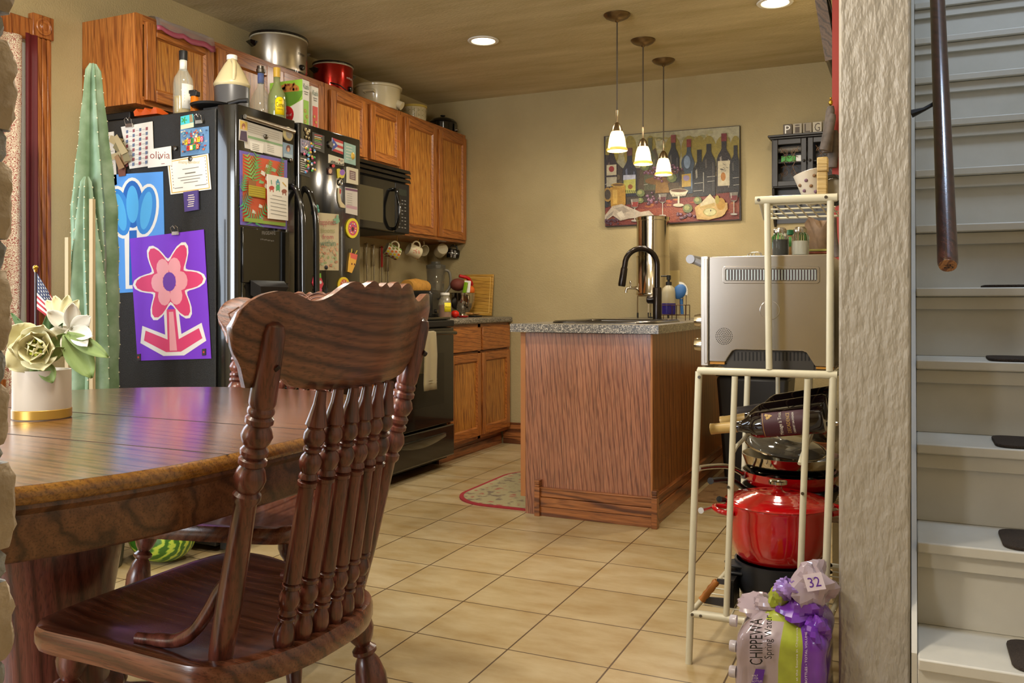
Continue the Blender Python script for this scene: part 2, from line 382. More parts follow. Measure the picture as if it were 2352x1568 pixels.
for (za, zb_, mi_, off) in courses:
    if za >= CH: break
    zb_ = min(zb_, CH); n_ = max(2, int((zb_-za)/.007))
    for k in range(n_+1):
        t_ = k/n_; g_ = -.0045*abs(2*t_-1)**4
        ring = stone_ring(za+(zb_-za)*t_, off, g_); b = len(s.v); s.v += ring; n = len(ring)
        if prev is not None:
            for i in range(n): j_ = (i+1) % n; s.f.append([prev+i, prev+j_, b+j_, b+i]); s.m.append(mi_ if k else 3)
        prev = b
struct('stone_pillar', s, stm, 'rough end of a field stone wall with grey mortar at left edge', 'stone wall')

# window on the left wall: frame, glass, casing with rosette block
wr = thing('window_1', 'wood cased window with patterned curtain on the left wall', 'window', (LW, 1.8, .75)); wr['kind'] = 'structure'
m = MB()
for y0, y1, z0, z1 in ((1.2, 1.25, .75, 2.06), (2.36, 2.41, .75, 2.06), (1.25, 2.36, .75, .80), (1.25, 2.36, 2.01, 2.06), (1.25, 2.36, 1.38, 1.42)): m.box(LW-.07, y0, z0, LW-.02, y1, z1)
part('window_frame', m, WHT, wr)
part('window_glass', MB().box(LW-.048, 1.25, .80, LW-.042, 2.36, 2.01), CLEAR, wr)
m = MB().box(LW, 2.412, 0.70, LW+.022, 2.496, 2.085)
for k in range(3): m.box(LW+.022, 2.424+.024*k, .70, LW+.028, 2.438+.024*k, 2.085)
m.box(LW, 1.12, .70, LW+.022, 1.2, 2.085)
m.box(LW, 1.2, 2.06, LW+.026, 2.41, 2.15).box(LW, 1.12, .66, LW+.05, 2.496, .70)
part('casing', m, TRIMW, wr, bevel=.003)
m = MB().box(LW, 2.405, 2.085, LW+.032, 2.500, 2.178)
m.turn((LW+.032, 2.4525, 2.131), (LW+.040, 2.4525, 2.131), [(0, .036), (.8, .036), (1, .028), (.3, .026), (.3, .016), (1, .012), (1.1, 0)], 24)
part('rosette_block', m, TRIMW, wr, bevel=.003)
# rear window (behind the camera) and its glass
wr = thing('window_2', 'wide window in the rear wall of the dining side', 'window', (-2.35, -2.25, .7)); wr['kind'] = 'structure'
m = MB()
for x0, x1, z0, z1 in ((-3.15, -3.10, .7, 2.2), (-1.55, -1.5, .7, 2.2), (-3.10, -1.55, .7, .75), (-3.10, -1.55, 2.15, 2.2), (-2.35, -2.31, .75, 2.15)): m.box(x0, -2.28, z0, x1, -2.22, z1)
part('window_frame', m, WHT, wr)
def cur(fn, n, z0, z1, th=.003):
    pass
def curtain(name, y0, y1, z0, z1, x, amp, nf, mats, label, seg=44, hang=0):
    m = MB(); R = []
    for i in range(seg+1):
        t = i/seg; y = y0+(y1-y0)*t; row = []
        for k in range(15):
            zt = k/14; z = z1+(z0-z1)*zt
            row.append((x+amp*math.sin(t*nf*2*math.pi+zt*.8)*(.5+.6*zt), y+hang*zt*math.sin(zt*9+t*2), z))
        R.append(row)
    m.loft(R, 0, False, False)
    return solo(name, m, mats, label, 'curtain', solid=.002)
def botanic():
    m, nt, b = nodes('botanical_curtain_print'); L = nt.links
    tc = nt.nodes.new('ShaderNodeTexCoord'); n = nt.nodes.new('ShaderNodeTexWave'); n.wave_type = 'RINGS'; n.inputs['Scale'].default_value = 22; n.inputs['Distortion'].default_value = 30; n.inputs['Detail'].default_value = 3; n.inputs['Detail Scale'].default_value = 2
    L.new(tc.outputs['Object'], n.inputs['Vector']); r = ramp(nt, [(.30, '#9d5a4e'), (.40, '#d6c9ae')]); L.new(n.outputs['Fac'], r.inputs['Fac'])
    L.new(r.outputs[0], b.inputs['Base Color']); b.inputs['Roughness'].default_value = .85
    return m
curtain('curtain', 2.02, 2.34, .62, 2.06, LW+.055, .018, 3.5, botanic(), 'cream curtain printed with red leaves at the left window', hang=.006)
curtain('curtain', 2.358, 2.408, .60, 2.08, LW+.05, .010, 1.2, C('burgundy', '#5e1418', .6), 'narrow burgundy curtain edge beside the window casing', seg=14)

# baseboards
def baseb(name, axis, a0, a1, c, sgn, label):
    m = MB()
    for z0, z1, d in ((0, .05, .016), (.052, .10, .020), (.102, .140, .014), (.140, .150, .020)):
        if axis == 'x': m.box(a0, c, z0, a1, c+sgn*d, z1)
        else: m.box(c, a0, z0, c+sgn*d, a1, z1)
    struct(name, m, BASEW if axis == 'x' else BASEWY, label, 'baseboard', bevel=.0015)
baseb('baseboard_back', 'x', -2.64, -1.70, BW, -1, 'dark stained baseboard on back wall left of the peninsula')
baseb('trim_1', 'x', -1.0, -.25, BW, -1, 'dark stained baseboard on back wall right of the peninsula')
baseb('baseboard_left', 'y', -2.2, 2.55, LW, 1, 'stained baseboard along the left wall')

# ------------------------------------------------------------ stairs
RZ, TY, NY0 = .209, .2034, 2.136
st = thing('staircase', 'steep off-white painted wooden stairs rising at right behind the pillar', 'staircase', (.44, 2.136, 0)); st['kind'] = 'structure'
for n in range(13):
    zt = RZ*(n+1); yn = NY0+TY*n
    part('tread', MB().box(.014, yn, zt-.027, .875, yn+TY+.05, zt), STAIRM, st, bevel=.004)
    m = MB().box(.014, yn+.032, zt-RZ, .875, yn+.05, zt-.028); m.box(.014, yn+.016, zt-.066, .875, yn+.032, zt-.028)
    part('riser', m, STAIRM, st, bevel=.002)
m = MB()
P = [(0, NY0+.03, 0), (0, NY0+.03, RZ*1.0), (0, NY0+TY*13, RZ*14), (0, NY0+TY*13, 0)]
part('stringer', MB().prism([(0.001, y, z) for _, y, z in P], (.012, 0, 0)), STAIRM, st)
mt = mat('brown_tread_mat', '#3b2f25', .95, bump=1, bscale=260)
for n in range(5):
    zt = RZ*(n+1); yn = NY0+TY*n; m = MB(); R = []
    for z in (zt+.001, zt+.008):
        pts = []
        for (cx, cy, a) in ((.235, yn+.045, 180), (.70, yn+.045, 270), (.70, yn+.165, 0), (.235, yn+.165, 90)):
            for q in range(5):
                an = math.radians(a+90*q/4); pts.append((cx+.035*math.cos(an), cy+.035*math.sin(an), z))
        R.append(pts)
    m.loft(R)
    nm = ['lowest visible', 'second', 'third', 'fourth', 'fifth'][n]
    solo('stair_mat', m, mt, 'dark brown carpet mat on the %s stair tread%s' % (nm, ' from the bottom' if n else ', nearest the floor'), 'mat', group='carpet mats on the stair treads', bevel=.002)
# handrail with its bracket
hr = thing('handrail', 'round dark brown wooden handrail slanting down the stairwell wall', 'handrail', (.079, 2.29, 1.087))
RW = wood('handrail_wood', '#2a1410', '#3f2019', '#4d2a20', 'y', 2, rough=.18, coat=.8)
p0 = Vector((.079, 2.29, 1.087)); dr = Vector((0, 1, 1.0275)).normalized(); p1 = p0+dr*3.1
m = MB().turn(p0, p1, [(0, .019), (.003, .0225), (1, .0225)], 28, 0); part('rail', m, RW, hr)
m = MB().turn(p0-dr*.0008, p0, [(0, .0195), (1, .0195)], 28); e = part('end_grain', m, wood('cut_end_wood', '#6b3d1c', '#92602f', '#a5733d', 'z', 3, rough=.6), hr, label='bare cut end with a pencilled mark')
xx, yy, _ = basis(dr)
def fe(u, v, off): return p0-dr*(.0010+off*.1)+Vector((1, 0, 0))*u+Vector((0, -.7, .7)).normalized()*(-v)
m = MB().text('BA', fe, -.008, -.006, .012, .008, 0, rot=90); part('pencil_mark', m, BLACKINK, hr)
for q in (p0+dr*.75, p0+dr*2.2):
    m = MB().tube([q+Vector((0, .0, -.02)), q+Vector((-.02, -.01, -.05)), q+Vector((-.045, -.02, -.065)), q+Vector((-.078, -.02, -.075))], [.006, .006, .006, .012], 8)
    part('bracket', m, BLACKM, hr)

# ------------------------------------------------------------ kitchen cupboards
def door_panel(y0, y1, z0, z1, x, vert=True, th=.02, fw=.052):
    m = MB()
    m.box(x, y0, z0, x+th, y0+fw, z1, 0); m.box(x, y1-fw, z0, x+th, y1, z1, 0)
    m.box(x, y0+fw, z1-fw, x+th, y1-fw, z1, 1); m.box(x, y0+fw, z0, x+th, y1-fw, z0+fw, 1)
    m.box(x, y0+fw, z0+fw, x+th*.45, y1-fw, z1-fw, 2)
    # bevelled inner lip
    a, b, c_, d = y0+fw, y1-fw, z0+fw, z1-fw; q = .008
    for (A, B_, D, E) in (((a, c_), (b, c_), (b-q, c_+q), (a+q, c_+q)), ((b, c_), (b, d), (b-q, d-q), (b-q, c_+q)), ((b, d), (a, d), (a+q, d-q), (b-q, d-q)), ((a, d), (a, c_), (a+q, c_+q), (a+q, d-q))):
        m.add([(x+th, A[0], A[1]), (x+th, B_[0], B_[1]), (x+th*.46, D[0], D[1]), (x+th*.46, E[0], E[1])], [(0, 1, 2, 3)], 1)
    return m
DM = [OAKZ, OAKY, wood('oak_panel_figure', '#8f5321', '#b47229', '#c78a3c', 'z', 1.8, rough=.34, figure=9, bscale=11)]
def wallcab(y0, y1, z0, z1, xf, label, doors):
    t = thing('wall_cabinet', label, 'cabinet', ((LW+xf)/2, (y0+y1)/2, z0))
    part('cabinet_body', MB().box(LW+.001, y0, z0, xf-.02, y1, z1, 0), wood('oak_side_figure', '#8a4c20', '#a9652b', '#b97536', 'z', 1.6, rough=.34, figure=9), t, bevel=.001)
    m = MB(); fw = .036
    m.box(xf-.02, y0, z0, xf, y0+fw, z1, 0).box(xf-.02, y1-fw, z0, xf, y1, z1, 0)
    m.box(xf-.02, y0+fw, z1-.04, xf, y1-fw, z1, 1).box(xf-.02, y0+fw, z0, xf, y1-fw, z0+.036, 1)
    for d in doors[1:]: m.box(xf-.02, d[0]-.026, z0+.036, xf, d[0]+.012, z1-.04, 0)
    part('face_frame', m, [OAKZ, OAKY], t)
    for a, b in doors: part('door', door_panel(a, b, z0+.02, z1-.03, xf+.001), DM, t, bevel=.0025)
    return t
XF = -2.95
wallcab(2.66, 3.948, 1.835, 2.215, XF, 'long oak wall cabinet above the black fridge with big end panel', [(2.70, 3.09), (3.115, 3.505), (3.53, 3.92)])
wallcab(3.952, 4.738, 1.835, 2.215, XF, 'short two-door oak wall cabinet above the microwave', [(3.985, 4.335), (4.375, 4.715)])
wallcab(4.742, BW-.002, 1.43, 2.215, XF, 'tall two-door oak wall cabinet next to the back wall', [(4.765, 5.175), (5.205, 5.605)])
# base cabinet
t = thing('base_cabinet', 'oak base cabinet with two drawers and two doors right of the stove', 'cabinet', (-2.9, 5.16, 0))
part('cabinet_body', MB().box(LW+.001, 4.70, .10, -2.62, BW-.002, .858), OAKZ, t)
m = MB(); xf = -2.60
for y in (4.70, 5.135, BW-.04): m.box(-2.62, y, .10, xf, y+.038, .858, 0)
for z in (.10, .655, .835): m.box(-2.62, 4.738, z, xf, BW-.04, z+.023, 1)
part('face_frame', m, [OAKZ, OAKY], t)
part('toe_kick', MB().box(-2.665, 4.70, 0, -2.655, BW-.022, .10).box(-2.655, 4.70, .0, -2.648, BW-.024, .06), BASEWY, t)
for a, b in ((4.725, 5.145), (5.17, 5.60)):
    part('drawer', MB().box(xf+.001, a, .685, xf+.021, b, .838), OAKY, t, bevel=.004)
    part('door', door_panel(a, b, .125, .668, xf+.001), DM, t, bevel=.0025)
def ctop(m, x0, y0, x1, y1, z0, z1, edges):
    # countertop slab with rounded drip edges listed as sides
    m.box(x0, y0, z0, x1, y1, z1)
    return m
solo('countertop', MB().box(LW+.001, 4.695, .86, -2.57, BW-.002, .90), COUNTER, 'speckled grey-brown laminate countertop right of the stove against the wall', 'countertop', bevel=.012)
t = thing('base_cabinet', 'narrow oak base cabinet between fridge and stove', 'cabinet', (-2.9, 3.74, 0))
part('cabinet_body', MB().box(LW+.001, 3.56, .0, -2.60, 3.925, .858), OAKZ, t)
part('door', door_panel(3.59, 3.90, .125, .668, -2.599), DM, t, bevel=.0025)
solo('countertop', MB().box(LW+.001, 3.56, .86, -2.57, 3.925, .90), COUNTER, 'short speckled laminate countertop between fridge and stove', 'countertop', bevel=.010)

# ------------------------------------------------------------ peninsula
t = thing('kitchen_peninsula', 'oak peninsula cabinet with wide grained end panel under speckled countertop', 'peninsula', (-1.36, 4.7, 0))
part('end_panel', MB().box(-1.665, 3.79, .0, -1.05, 3.802, .858), OAKPANEL, t)
part('back_panel', MB().box(-1.062, 3.803, .0, -1.05, 4.34, .858).box(-1.062, 4.343, .0, -1.05, BW-.002, .858), OAKDARK, t)
part('cabinet_body', MB().box(-1.67, 3.803, .10, -1.64, BW-.002, .858).box(-1.60, 3.803, .0, -1.59, BW-.002, .10), OAKZ, t)
part('corner_strip', MB().box(-1.054, 3.785, 0, -1.046, 3.793, .858), C('raw_oak_edge', '#a56b3a'), t); part('corner_strip', MB().box(-1.690, 3.79, .08, -1.664, 3.80, .858), C('raw_oak_edge', '#a56b3a'), t)
for a, b in ((3.83, 4.25), (4.28, 4.70), (4.73, 5.15), (5.18, 5.60)):
    part('drawer', MB().box(-1.691, a, .685, -1.671, b, .838), OAKY, t, bevel=.004)
    part('door', MB().box(-1.691, a, .125, -1.671, b, .668), OAKZ, t, bevel=.004)
m = MB()
for z0, z1, d in ((0, .045, .020), (.047, .088, .025), (.090, .128, .018), (.128, .134, .024)): m.box(-1.585, 3.79, z0, -1.04, 3.79-d, z1)
part('base_moulding', m, BASEW, t, bevel=.0015)
m = MB()
for z0, z1, d in ((0, .045, .016), (.047, .088, .021), (.090, .128, .014), (.128, .134, .020)): m.box(-1.05, 3.79, z0, -1.05+d, BW-.002, z1)
part('base_moulding', m, BASEWY, t, bevel=.0015)
for x in (-1.605, -1.043):
    m = MB().box(x, 3.755, 0, x+.026, 3.79, .136).box(x+.002, 3.757, .138, x+.024, 3.79, .148).box(x+.001, 3.753, .15, x+.025, 3.79, .168)
    part('plinth_block', m, [BASEW], t, bevel=.0015)
SX0, SX1, SY0, SY1 = -1.585, -1.115, 3.97, 4.50
m = MB().box(-1.72, 3.735, .862, -1.005, SY0, .90).box(-1.72, SY1, .862, -1.005, BW-.002, .90).box(-1.72, SY0, .862, SX0, SY1, .90).box(SX1, SY0, .862, -1.005, SY1, .90)
solo('countertop', m, COUNTER, 'speckled laminate countertop with worn front edge on the peninsula, holding the sink', 'countertop', bevel=0)
sk = thing('sink', 'dark drop-in kitchen sink set in the peninsula countertop', 'sink', (-1.35, 4.23, .74))
def rr(x0, y0, x1, y1, r, z, n=6):
    out = []
    for cx, cy, a in ((x1-r, y1-r, 0), (x0+r, y1-r, 90), (x0+r, y0+r, 180), (x1-r, y0+r, 270)):
        for q in range(n+1):
            an = math.radians(a+90*q/n); out.append((cx+r*math.cos(an), cy+r*math.sin(an), z))
    return out
SNK = mat('dark_sink', '#3c352b', .2, metal=.6)
m = MB().loft([rr(SX0-.03, SY0-.03, SX1+.03, SY1+.03, .09, .9005), rr(SX0-.03, SY0-.03, SX1+.03, SY1+.03, .09, .905), rr(SX0-.02, SY0-.02, SX1+.02, SY1+.02, .085, .912), rr(SX0+.005, SY0+.005, SX1-.005, SY1-.005, .075, .911), rr(SX0+.012, SY0+.012, SX1-.012, SY1-.012, .07, .905)], 0, False)
part('rim', m, SNK, sk)
m = MB().loft([rr(SX0+.012, SY0+.012, SX1-.012, SY1-.012, .07, .905), rr(SX0+.03, SY0+.03, SX1-.03, SY1-.03, .07, .74)], 0, False)
m.add(rr(SX0+.03, SY0+.03, SX1-.03, SY1-.03, .07, .74), [list(range(28))]); part('basin', m, SNK, sk)
FA = mat('black_faucet', '#231b16', .22, metal=.5)
t = thing('faucet', 'dark bronze gooseneck pull-down faucet behind the sink', 'faucet', (-1.238, 4.575, .902))
fx, fy = -1.238, 4.575
b0 = Vector((fx, fy, .901))
part('faucet_base', MB().lathe(b0, [(.030, 0), (.030, .008), (.024, .012), (.024, .175), (.0215, .18)], 24), FA, t)
ux = Vector((-.86, -.50, 0)).normalized()
path = [b0+Vector((0, 0, .17)), b0+Vector((0, 0, .27))]+arc(b0+ux*.088+Vector((0, 0, .30)), .088, 180, 0, 14, ux, (0, 0, 1))[0:]
tip = path[-1]
path += [tip+Vector((0, 0, -.02))+ux*.004]
part('spout', MB().tube(path, .0150, 16), FA, t)
part('spray_head', MB().turn(tip+Vector((0, 0, -.015))+ux*.003, tip+Vector((0, 0, -.115))+ux*.018, [(0, .0165), (.05, .0185), (.9, .0205), (1, .018)], 18), FA, t)
part('handle', MB().turn(b0+Vector((-.01, 0, .115)), b0+Vector((-.055, -.0, .115)), [(0, .018), (.4, .023), (.9, .022), (1, .018)], 18), FA, t)
# ------------------------------------------------------------ lamps
LENS = mat('lit_lens', '#fff2d8', .5, emit='#ffedc8', es=6)
def downlight(x, y, label):
    t = thing('recessed_light', label, 'ceiling light', (x, y, CH-.01))
    part('trim_ring', MB().lathe((x, y, CH), [(.066, -.001), (.085, -.001), (.088, -.004), (.085, -.008), (.068, -.009), (.064, -.004)], 32, 0, False), WHT, t)
    part('lens', MB().lathe((x, y, CH-.0052), [(.0, .001), (.066, .001), (.066, 0), (0, -.001)], 28), LENS, t)
downlight(-2.179, 4.372, 'round lit recessed ceiling light nearer the oak cupboards')
downlight(-.604, 4.409, 'round lit recessed ceiling light at the top edge near the pillar')
SHADE = mat('alabaster_shade', '#f0e2c0', .4, trans=.25, emit='#ffe3a6', es=1.3, var=.15, vscale=35)
RIMG = mat('amber_shade_rim', '#d9a850', .25, emit='#ffbf55', es=.55)
BRZ = mat('aged_bronze', '#7a6547', .32, metal=.9)
def pendant(x, y):
    t = thing('pendant_light', '', 'pendant light', (x, y, CH))
    part('canopy', MB().lathe((x, y, CH), [(.069, 0), (.069, -.004), (.058, -.016), (.035, -.027), (.012, -.032), (.006, -.04), (0, -.04)], 32), BRZ, t)
    part('cord', MB().tube([(x, y, CH-.035), (x, y, 1.975)], .0038, 8), C('brown_cord', '#4a3f30'), t)
    part('stem', MB().lathe((x, y, 1.915), [(.0055, 0), (.0055, .065), (.004, .068)], 12), NICKEL, t)
    part('socket_cup', MB().lathe((x, y, 1.87), [(.029, 0), (.027, .012), (.021, .030), (.013, .044), (.006, .05)], 24), NICKEL, t)
    m = MB().lathe((x, y, 1.775), [(.045, .008), (.042, .030), (.038, .060), (.031, .085), (.025, .098)], 28, 0, False)
    sh = part('shade', m, SHADE, t, solid=-.003)
    part('shade_rim', MB().lathe((x, y, 1.775), [(.044, .014), (.050, .013), (.054, .006), (.053, 0), (.050, -.002), (.047, .001), (.046, .006)], 28, 0, False), RIMG, sh)
    part('bulb', MB().ball((x, y, 1.825), .016, None, .024), mat('lit_bulb', '#fff3d6', .4, emit='#fff0cc', es=25), t)
    return t
pl = pendant(-1.365, 4.27); pl['label'] = 'nearest and highest-looking pendant lamp with lit glass shade over the peninsula'; pl['group'] = 'pendant lamps over the peninsula'
copy_tree(pl, (-1.365, 4.745, CH), 0, 'middle one of three lit glass pendant lamps over the peninsula')
copy_tree(pl, (-1.365, 5.19, CH), 0, 'farthest lit glass pendant lamp, closest to the painting')

# ------------------------------------------------------------ fridge
FXF, FY0, FY1, FZ = -2.42, 2.66, 3.535, 1.785
fr = thing('refrigerator', 'black side-by-side fridge covered with magnets, drawings and papers', 'refrigerator', (-2.86, 3.1, 0))
part('fridge_body', MB().box(-3.2, FY0, .03, -2.515, FY1, FZ-.012), BLACKT, fr, bevel=.004)
m = MB()
def fdoor(y0, y1):
    m = MB(); R = []
    for z in (.12, FZ):
        pr = [(-2.508, y0+.002)]+[(-2.508+.088*math.sin(a)*1.0, y0+.002+.022*(1-math.cos(a))) for a in [math.radians(q) for q in (0, 30, 60, 80, 90)]][1:]
        pr += [(FXF, y1-.02), (FXF-.006, y1-.006), (FXF-.02, y1), (-2.508, y1)]
        R.append([(x, y, z) for x, y in pr])
    return m.loft(R)
d1 = part('freezer_door', fdoor(FY0, 3.045), BLACKG, fr, bevel=.003)
d2 = part('fridge_door', fdoor(3.052, FY1), BLACKG, fr, bevel=.003)
def fh(y, s):
    pts = bez([(FXF, y, 1.50), (FXF+.035, y+s*.004, 1.47), (FXF+.062, y+s*.012, 1.36), (FXF+.066, y+s*.014, 1.15), (FXF+.066, y+s*.014, .9), (FXF+.055, y+s*.01, .72), (FXF+.02, y, .64), (FXF, y, .63)], 5)
    return MB().tube(pts, .0135, 12)
part('door_handle', fh(3.005, 0), BLACKG, d1); part('door_handle', fh(3.095, 0), BLACKG, d2)
for ya_ in (FY0+.02, FY1-.09): part('hinge_cover', MB().box(-2.60, ya_, FZ-.012, -2.47, ya_+.07, FZ+.0004), BLACKM, fr, bevel=.002)
part('toe_grille', MB().box(-2.50, FY0+.01, .02, -2.47, FY1-.01, .11), BLACKM, fr)
def PF(u, v, off=0): p = onx(u, v, FXF); return Vector((FXF+off, p.y, p.z))
def PS(u, v, off=0): p = ony(u, v, FY0); return Vector((p.x, FY0-off, p.z))
# dispenser
m = MB(); ya, yb = 2.70, 2.985
m.box(FXF, ya, 1.08, FXF+.010, yb, 1.30, 0)
m.box(FXF, ya, .80, FXF+.006, ya+.02, 1.08, 0).box(FXF, yb-.02, .80, FXF+.006, yb, 1.08, 0).box(FXF, ya, .78, FXF+.02, yb, .80, 0)
dsp = part('water_dispenser', m, BLACKG, d1, bevel=.003)
m = MB().box(FXF+.001, ya+.02, .80, FXF+.002, yb-.02, 1.08, 0); m.loft([[(FXF+.012, ya+.04, 1.09), (FXF+.05, ya+.055, 1.065), (FXF+.05, yb-.055, 1.065), (FXF+.012, yb-.04, 1.09)], [(FXF+.012, ya+.04, 1.03), (FXF+.03, ya+.09, 1.0), (FXF+.03, yb-.09, 1.0), (FXF+.012, yb-.04, 1.03)]])
m.box(FXF+.004, ya+.10, .86, FXF+.016, ya+.18, 1.02)
part('dispenser_chute', m, BLACKM, d1, bevel=.002)
m = MB(); m.text('FRIGIDAIRE', PF, 597, 531, 628, 539, 0, off=.0106)
for q in range(4): m.text('- - -', PF, 594+q*8, 548+q*1.2, 600+q*8, 551+q*1.2, 0, off=.0106)
part('lettering', m, GREYINK, d1)

# ------------------------------------------------------------ stove
XS = -2.535
sv = thing('stove', 'black electric range with towel on the oven door handle', 'stove', (-2.9, 4.31, 0))
part('range_body', MB().box(LW+.02, 3.932, .05, -2.585, 4.688, .895), BLACKM, sv, bevel=.003)
part('cooktop', MB().box(LW+.02, 3.930, .896, -2.56, 4.690, .912), BLACKG, sv, bevel=.004)
part('backguard', MB().prism([(LW+.02, 3.932, .913), (LW+.09, 3.932, .913), (LW+.05, 3.932, 1.06), (LW+.02, 3.932, 1.06)], (0, .756, 0)), BLACKG, sv, bevel=.004)
m = MB().box(-2.584, 3.935, .855, XS+.004, 4.685, .893); part('vent_trim', m, BLACKM, sv, bevel=.006)
m = MB().box(-2.584, 3.935, .275, XS, 4.685, .850, 0); od = part('oven_door', m, BLACKG, sv, bevel=.006)
part('oven_window', MB().box(XS, 4.06, .40, XS+.002, 4.56, .70), mat('dark_oven_glass', '#1d1a15', .08, spec=.7), od)
pts = [(XS, 3.975, .815), (XS+.028, 3.99, .818)]+[(XS+.045, 4.0+.62*i/10, .818+.006*math.sin(math.pi*i/10)) for i in range(11)]+[(XS+.028, 4.63, .818), (XS, 4.645, .815)]
part('oven_handle', MB().tube(pts, .012, 12), BLACKG, od)
dw = part('storage_drawer', MB().box(-2.584, 3.935, .075, XS+.004, 4.685, .265), BLACKG, sv, bevel=.008)
m = MB(); R = []
for i in range(17):
    t = i/16; y = 4.04+.54*t; d = .016*math.sin(math.pi*t)**.6 if 0 < t < 1 else 0
    R.append([(XS+.004, y, .225), (XS+.004+d, y, .222), (XS+.004+d, y, .214-.012*math.sin(math.pi*t)), (XS+.004, y, .200-.03*math.sin(math.pi*t))])
m.loft(R); part('drawer_pull', m, BLACKG, dw)
for x_ in (-2.75, -3.1):
    for y_ in (3.97, 4.60): part('foot', MB().box(x_, y_, 0, x_+.05, y_+.05, .05), BLACKM, sv)
for (x, y, r) in ((-2.72, 4.12, .10), (-2.72, 4.48, .08), (-3.0, 4.12, .08), (-3.0, 4.48, .10)): part('burner_ring', MB().lathe((x, y, .9125), [(r, 0), (r, .0006), (r-.004, .0006), (r-.004, 0)], 32, 0, False), GREYINK, sv)
TW = mat('towel_terry', '#b3a06e', .95, bump=.8, bscale=500, sheen=.4)
m = MB(); R = []
for i in range(13):
    t = i/12; y = 4.215+.14*t; wv = .004*math.sin(t*9)
    col = []
    for (dx, z) in ((-.016, .60), (-.018, .72), (-.017, .80), (-.010, .832), (0, .838), (.014, .832), (.017, .80), (.019, .70), (.021, .60), (.021, .545), (.022, .505)):
        col.append((XS+.046+dx*1.1+wv*(1 if dx > 0 else -.3), y+(.006*math.sin(z*20) if z < .8 else 0), z))
    R.append(col)
m.loft(R, 0, False, False)
for q in (.545, .560): m.box(XS+.0675, 4.216, q, XS+.0705, 4.354, q+.004)
solo('hand_towel', m, TW, 'tan terry hand towel hanging on the black oven door handle', 'towel', solid=.005)

# ------------------------------------------------------------ microwave
MX = -2.86
mw = thing('microwave', 'black over-the-range microwave under the short oak cupboard', 'microwave', (-3.05, 4.33, 1.42))
Y0, Y1 = 3.956, 4.70
part('microwave_body', MB().box(LW+.001, Y0, 1.425, MX-.03, Y1, 1.833), BLACKM, mw, bevel=.003)
m = MB()
for k in range(3): m.prism([(MX-.03, Y0, 1.742+.029*k), (MX+.012, Y0, 1.742+.029*k), (MX+.004, Y0, 1.764+.029*k), (MX-.03, Y0, 1.768+.029*k)], (0, Y1-Y0, 0))
part('vent_louvre', m, BLACKG, mw)
md = part('microwave_door', MB().box(MX-.029, Y0, 1.43, MX, 4.535, 1.736), BLACKG, mw, bevel=.005)
part('door_window', MB().box(MX, Y0+.03, 1.475, MX+.0015, 4.40, 1.675), mat('dark_window_glass', '#4b4430', .12, spec=.7), md)
cp = part('control_panel', MB().box(MX-.029, 4.538, 1.43, MX, Y1, 1.736), BLACKM, mw, bevel=.004)
pts = bez([(MX, 4.505, 1.685), (MX+.03, 4.50, 1.675), (MX+.052, 4.495, 1.60), (MX+.055, 4.495, 1.56), (MX+.052, 4.495, 1.51), (MX+.03, 4.50, 1.455), (MX, 4.505, 1.445)], 5)
part('door_handle', MB().tube(pts, .011, 12), BLACKG, md)
m = MB().box(MX, 4.575, 1.66, MX+.001, 4.665, 1.70, 1)
for r in range(9):
    for c_ in range(3):
        if (r*3+c_) % 5 != 4: m.box(MX, 4.572+.034*c_, 1.46+.021*r, MX+.0012, 4.590+.034*c_, 1.466+.021*r, 0)
part('buttons', m, [GREYINK, C('dark_display', '#232a26', .2)], cp)

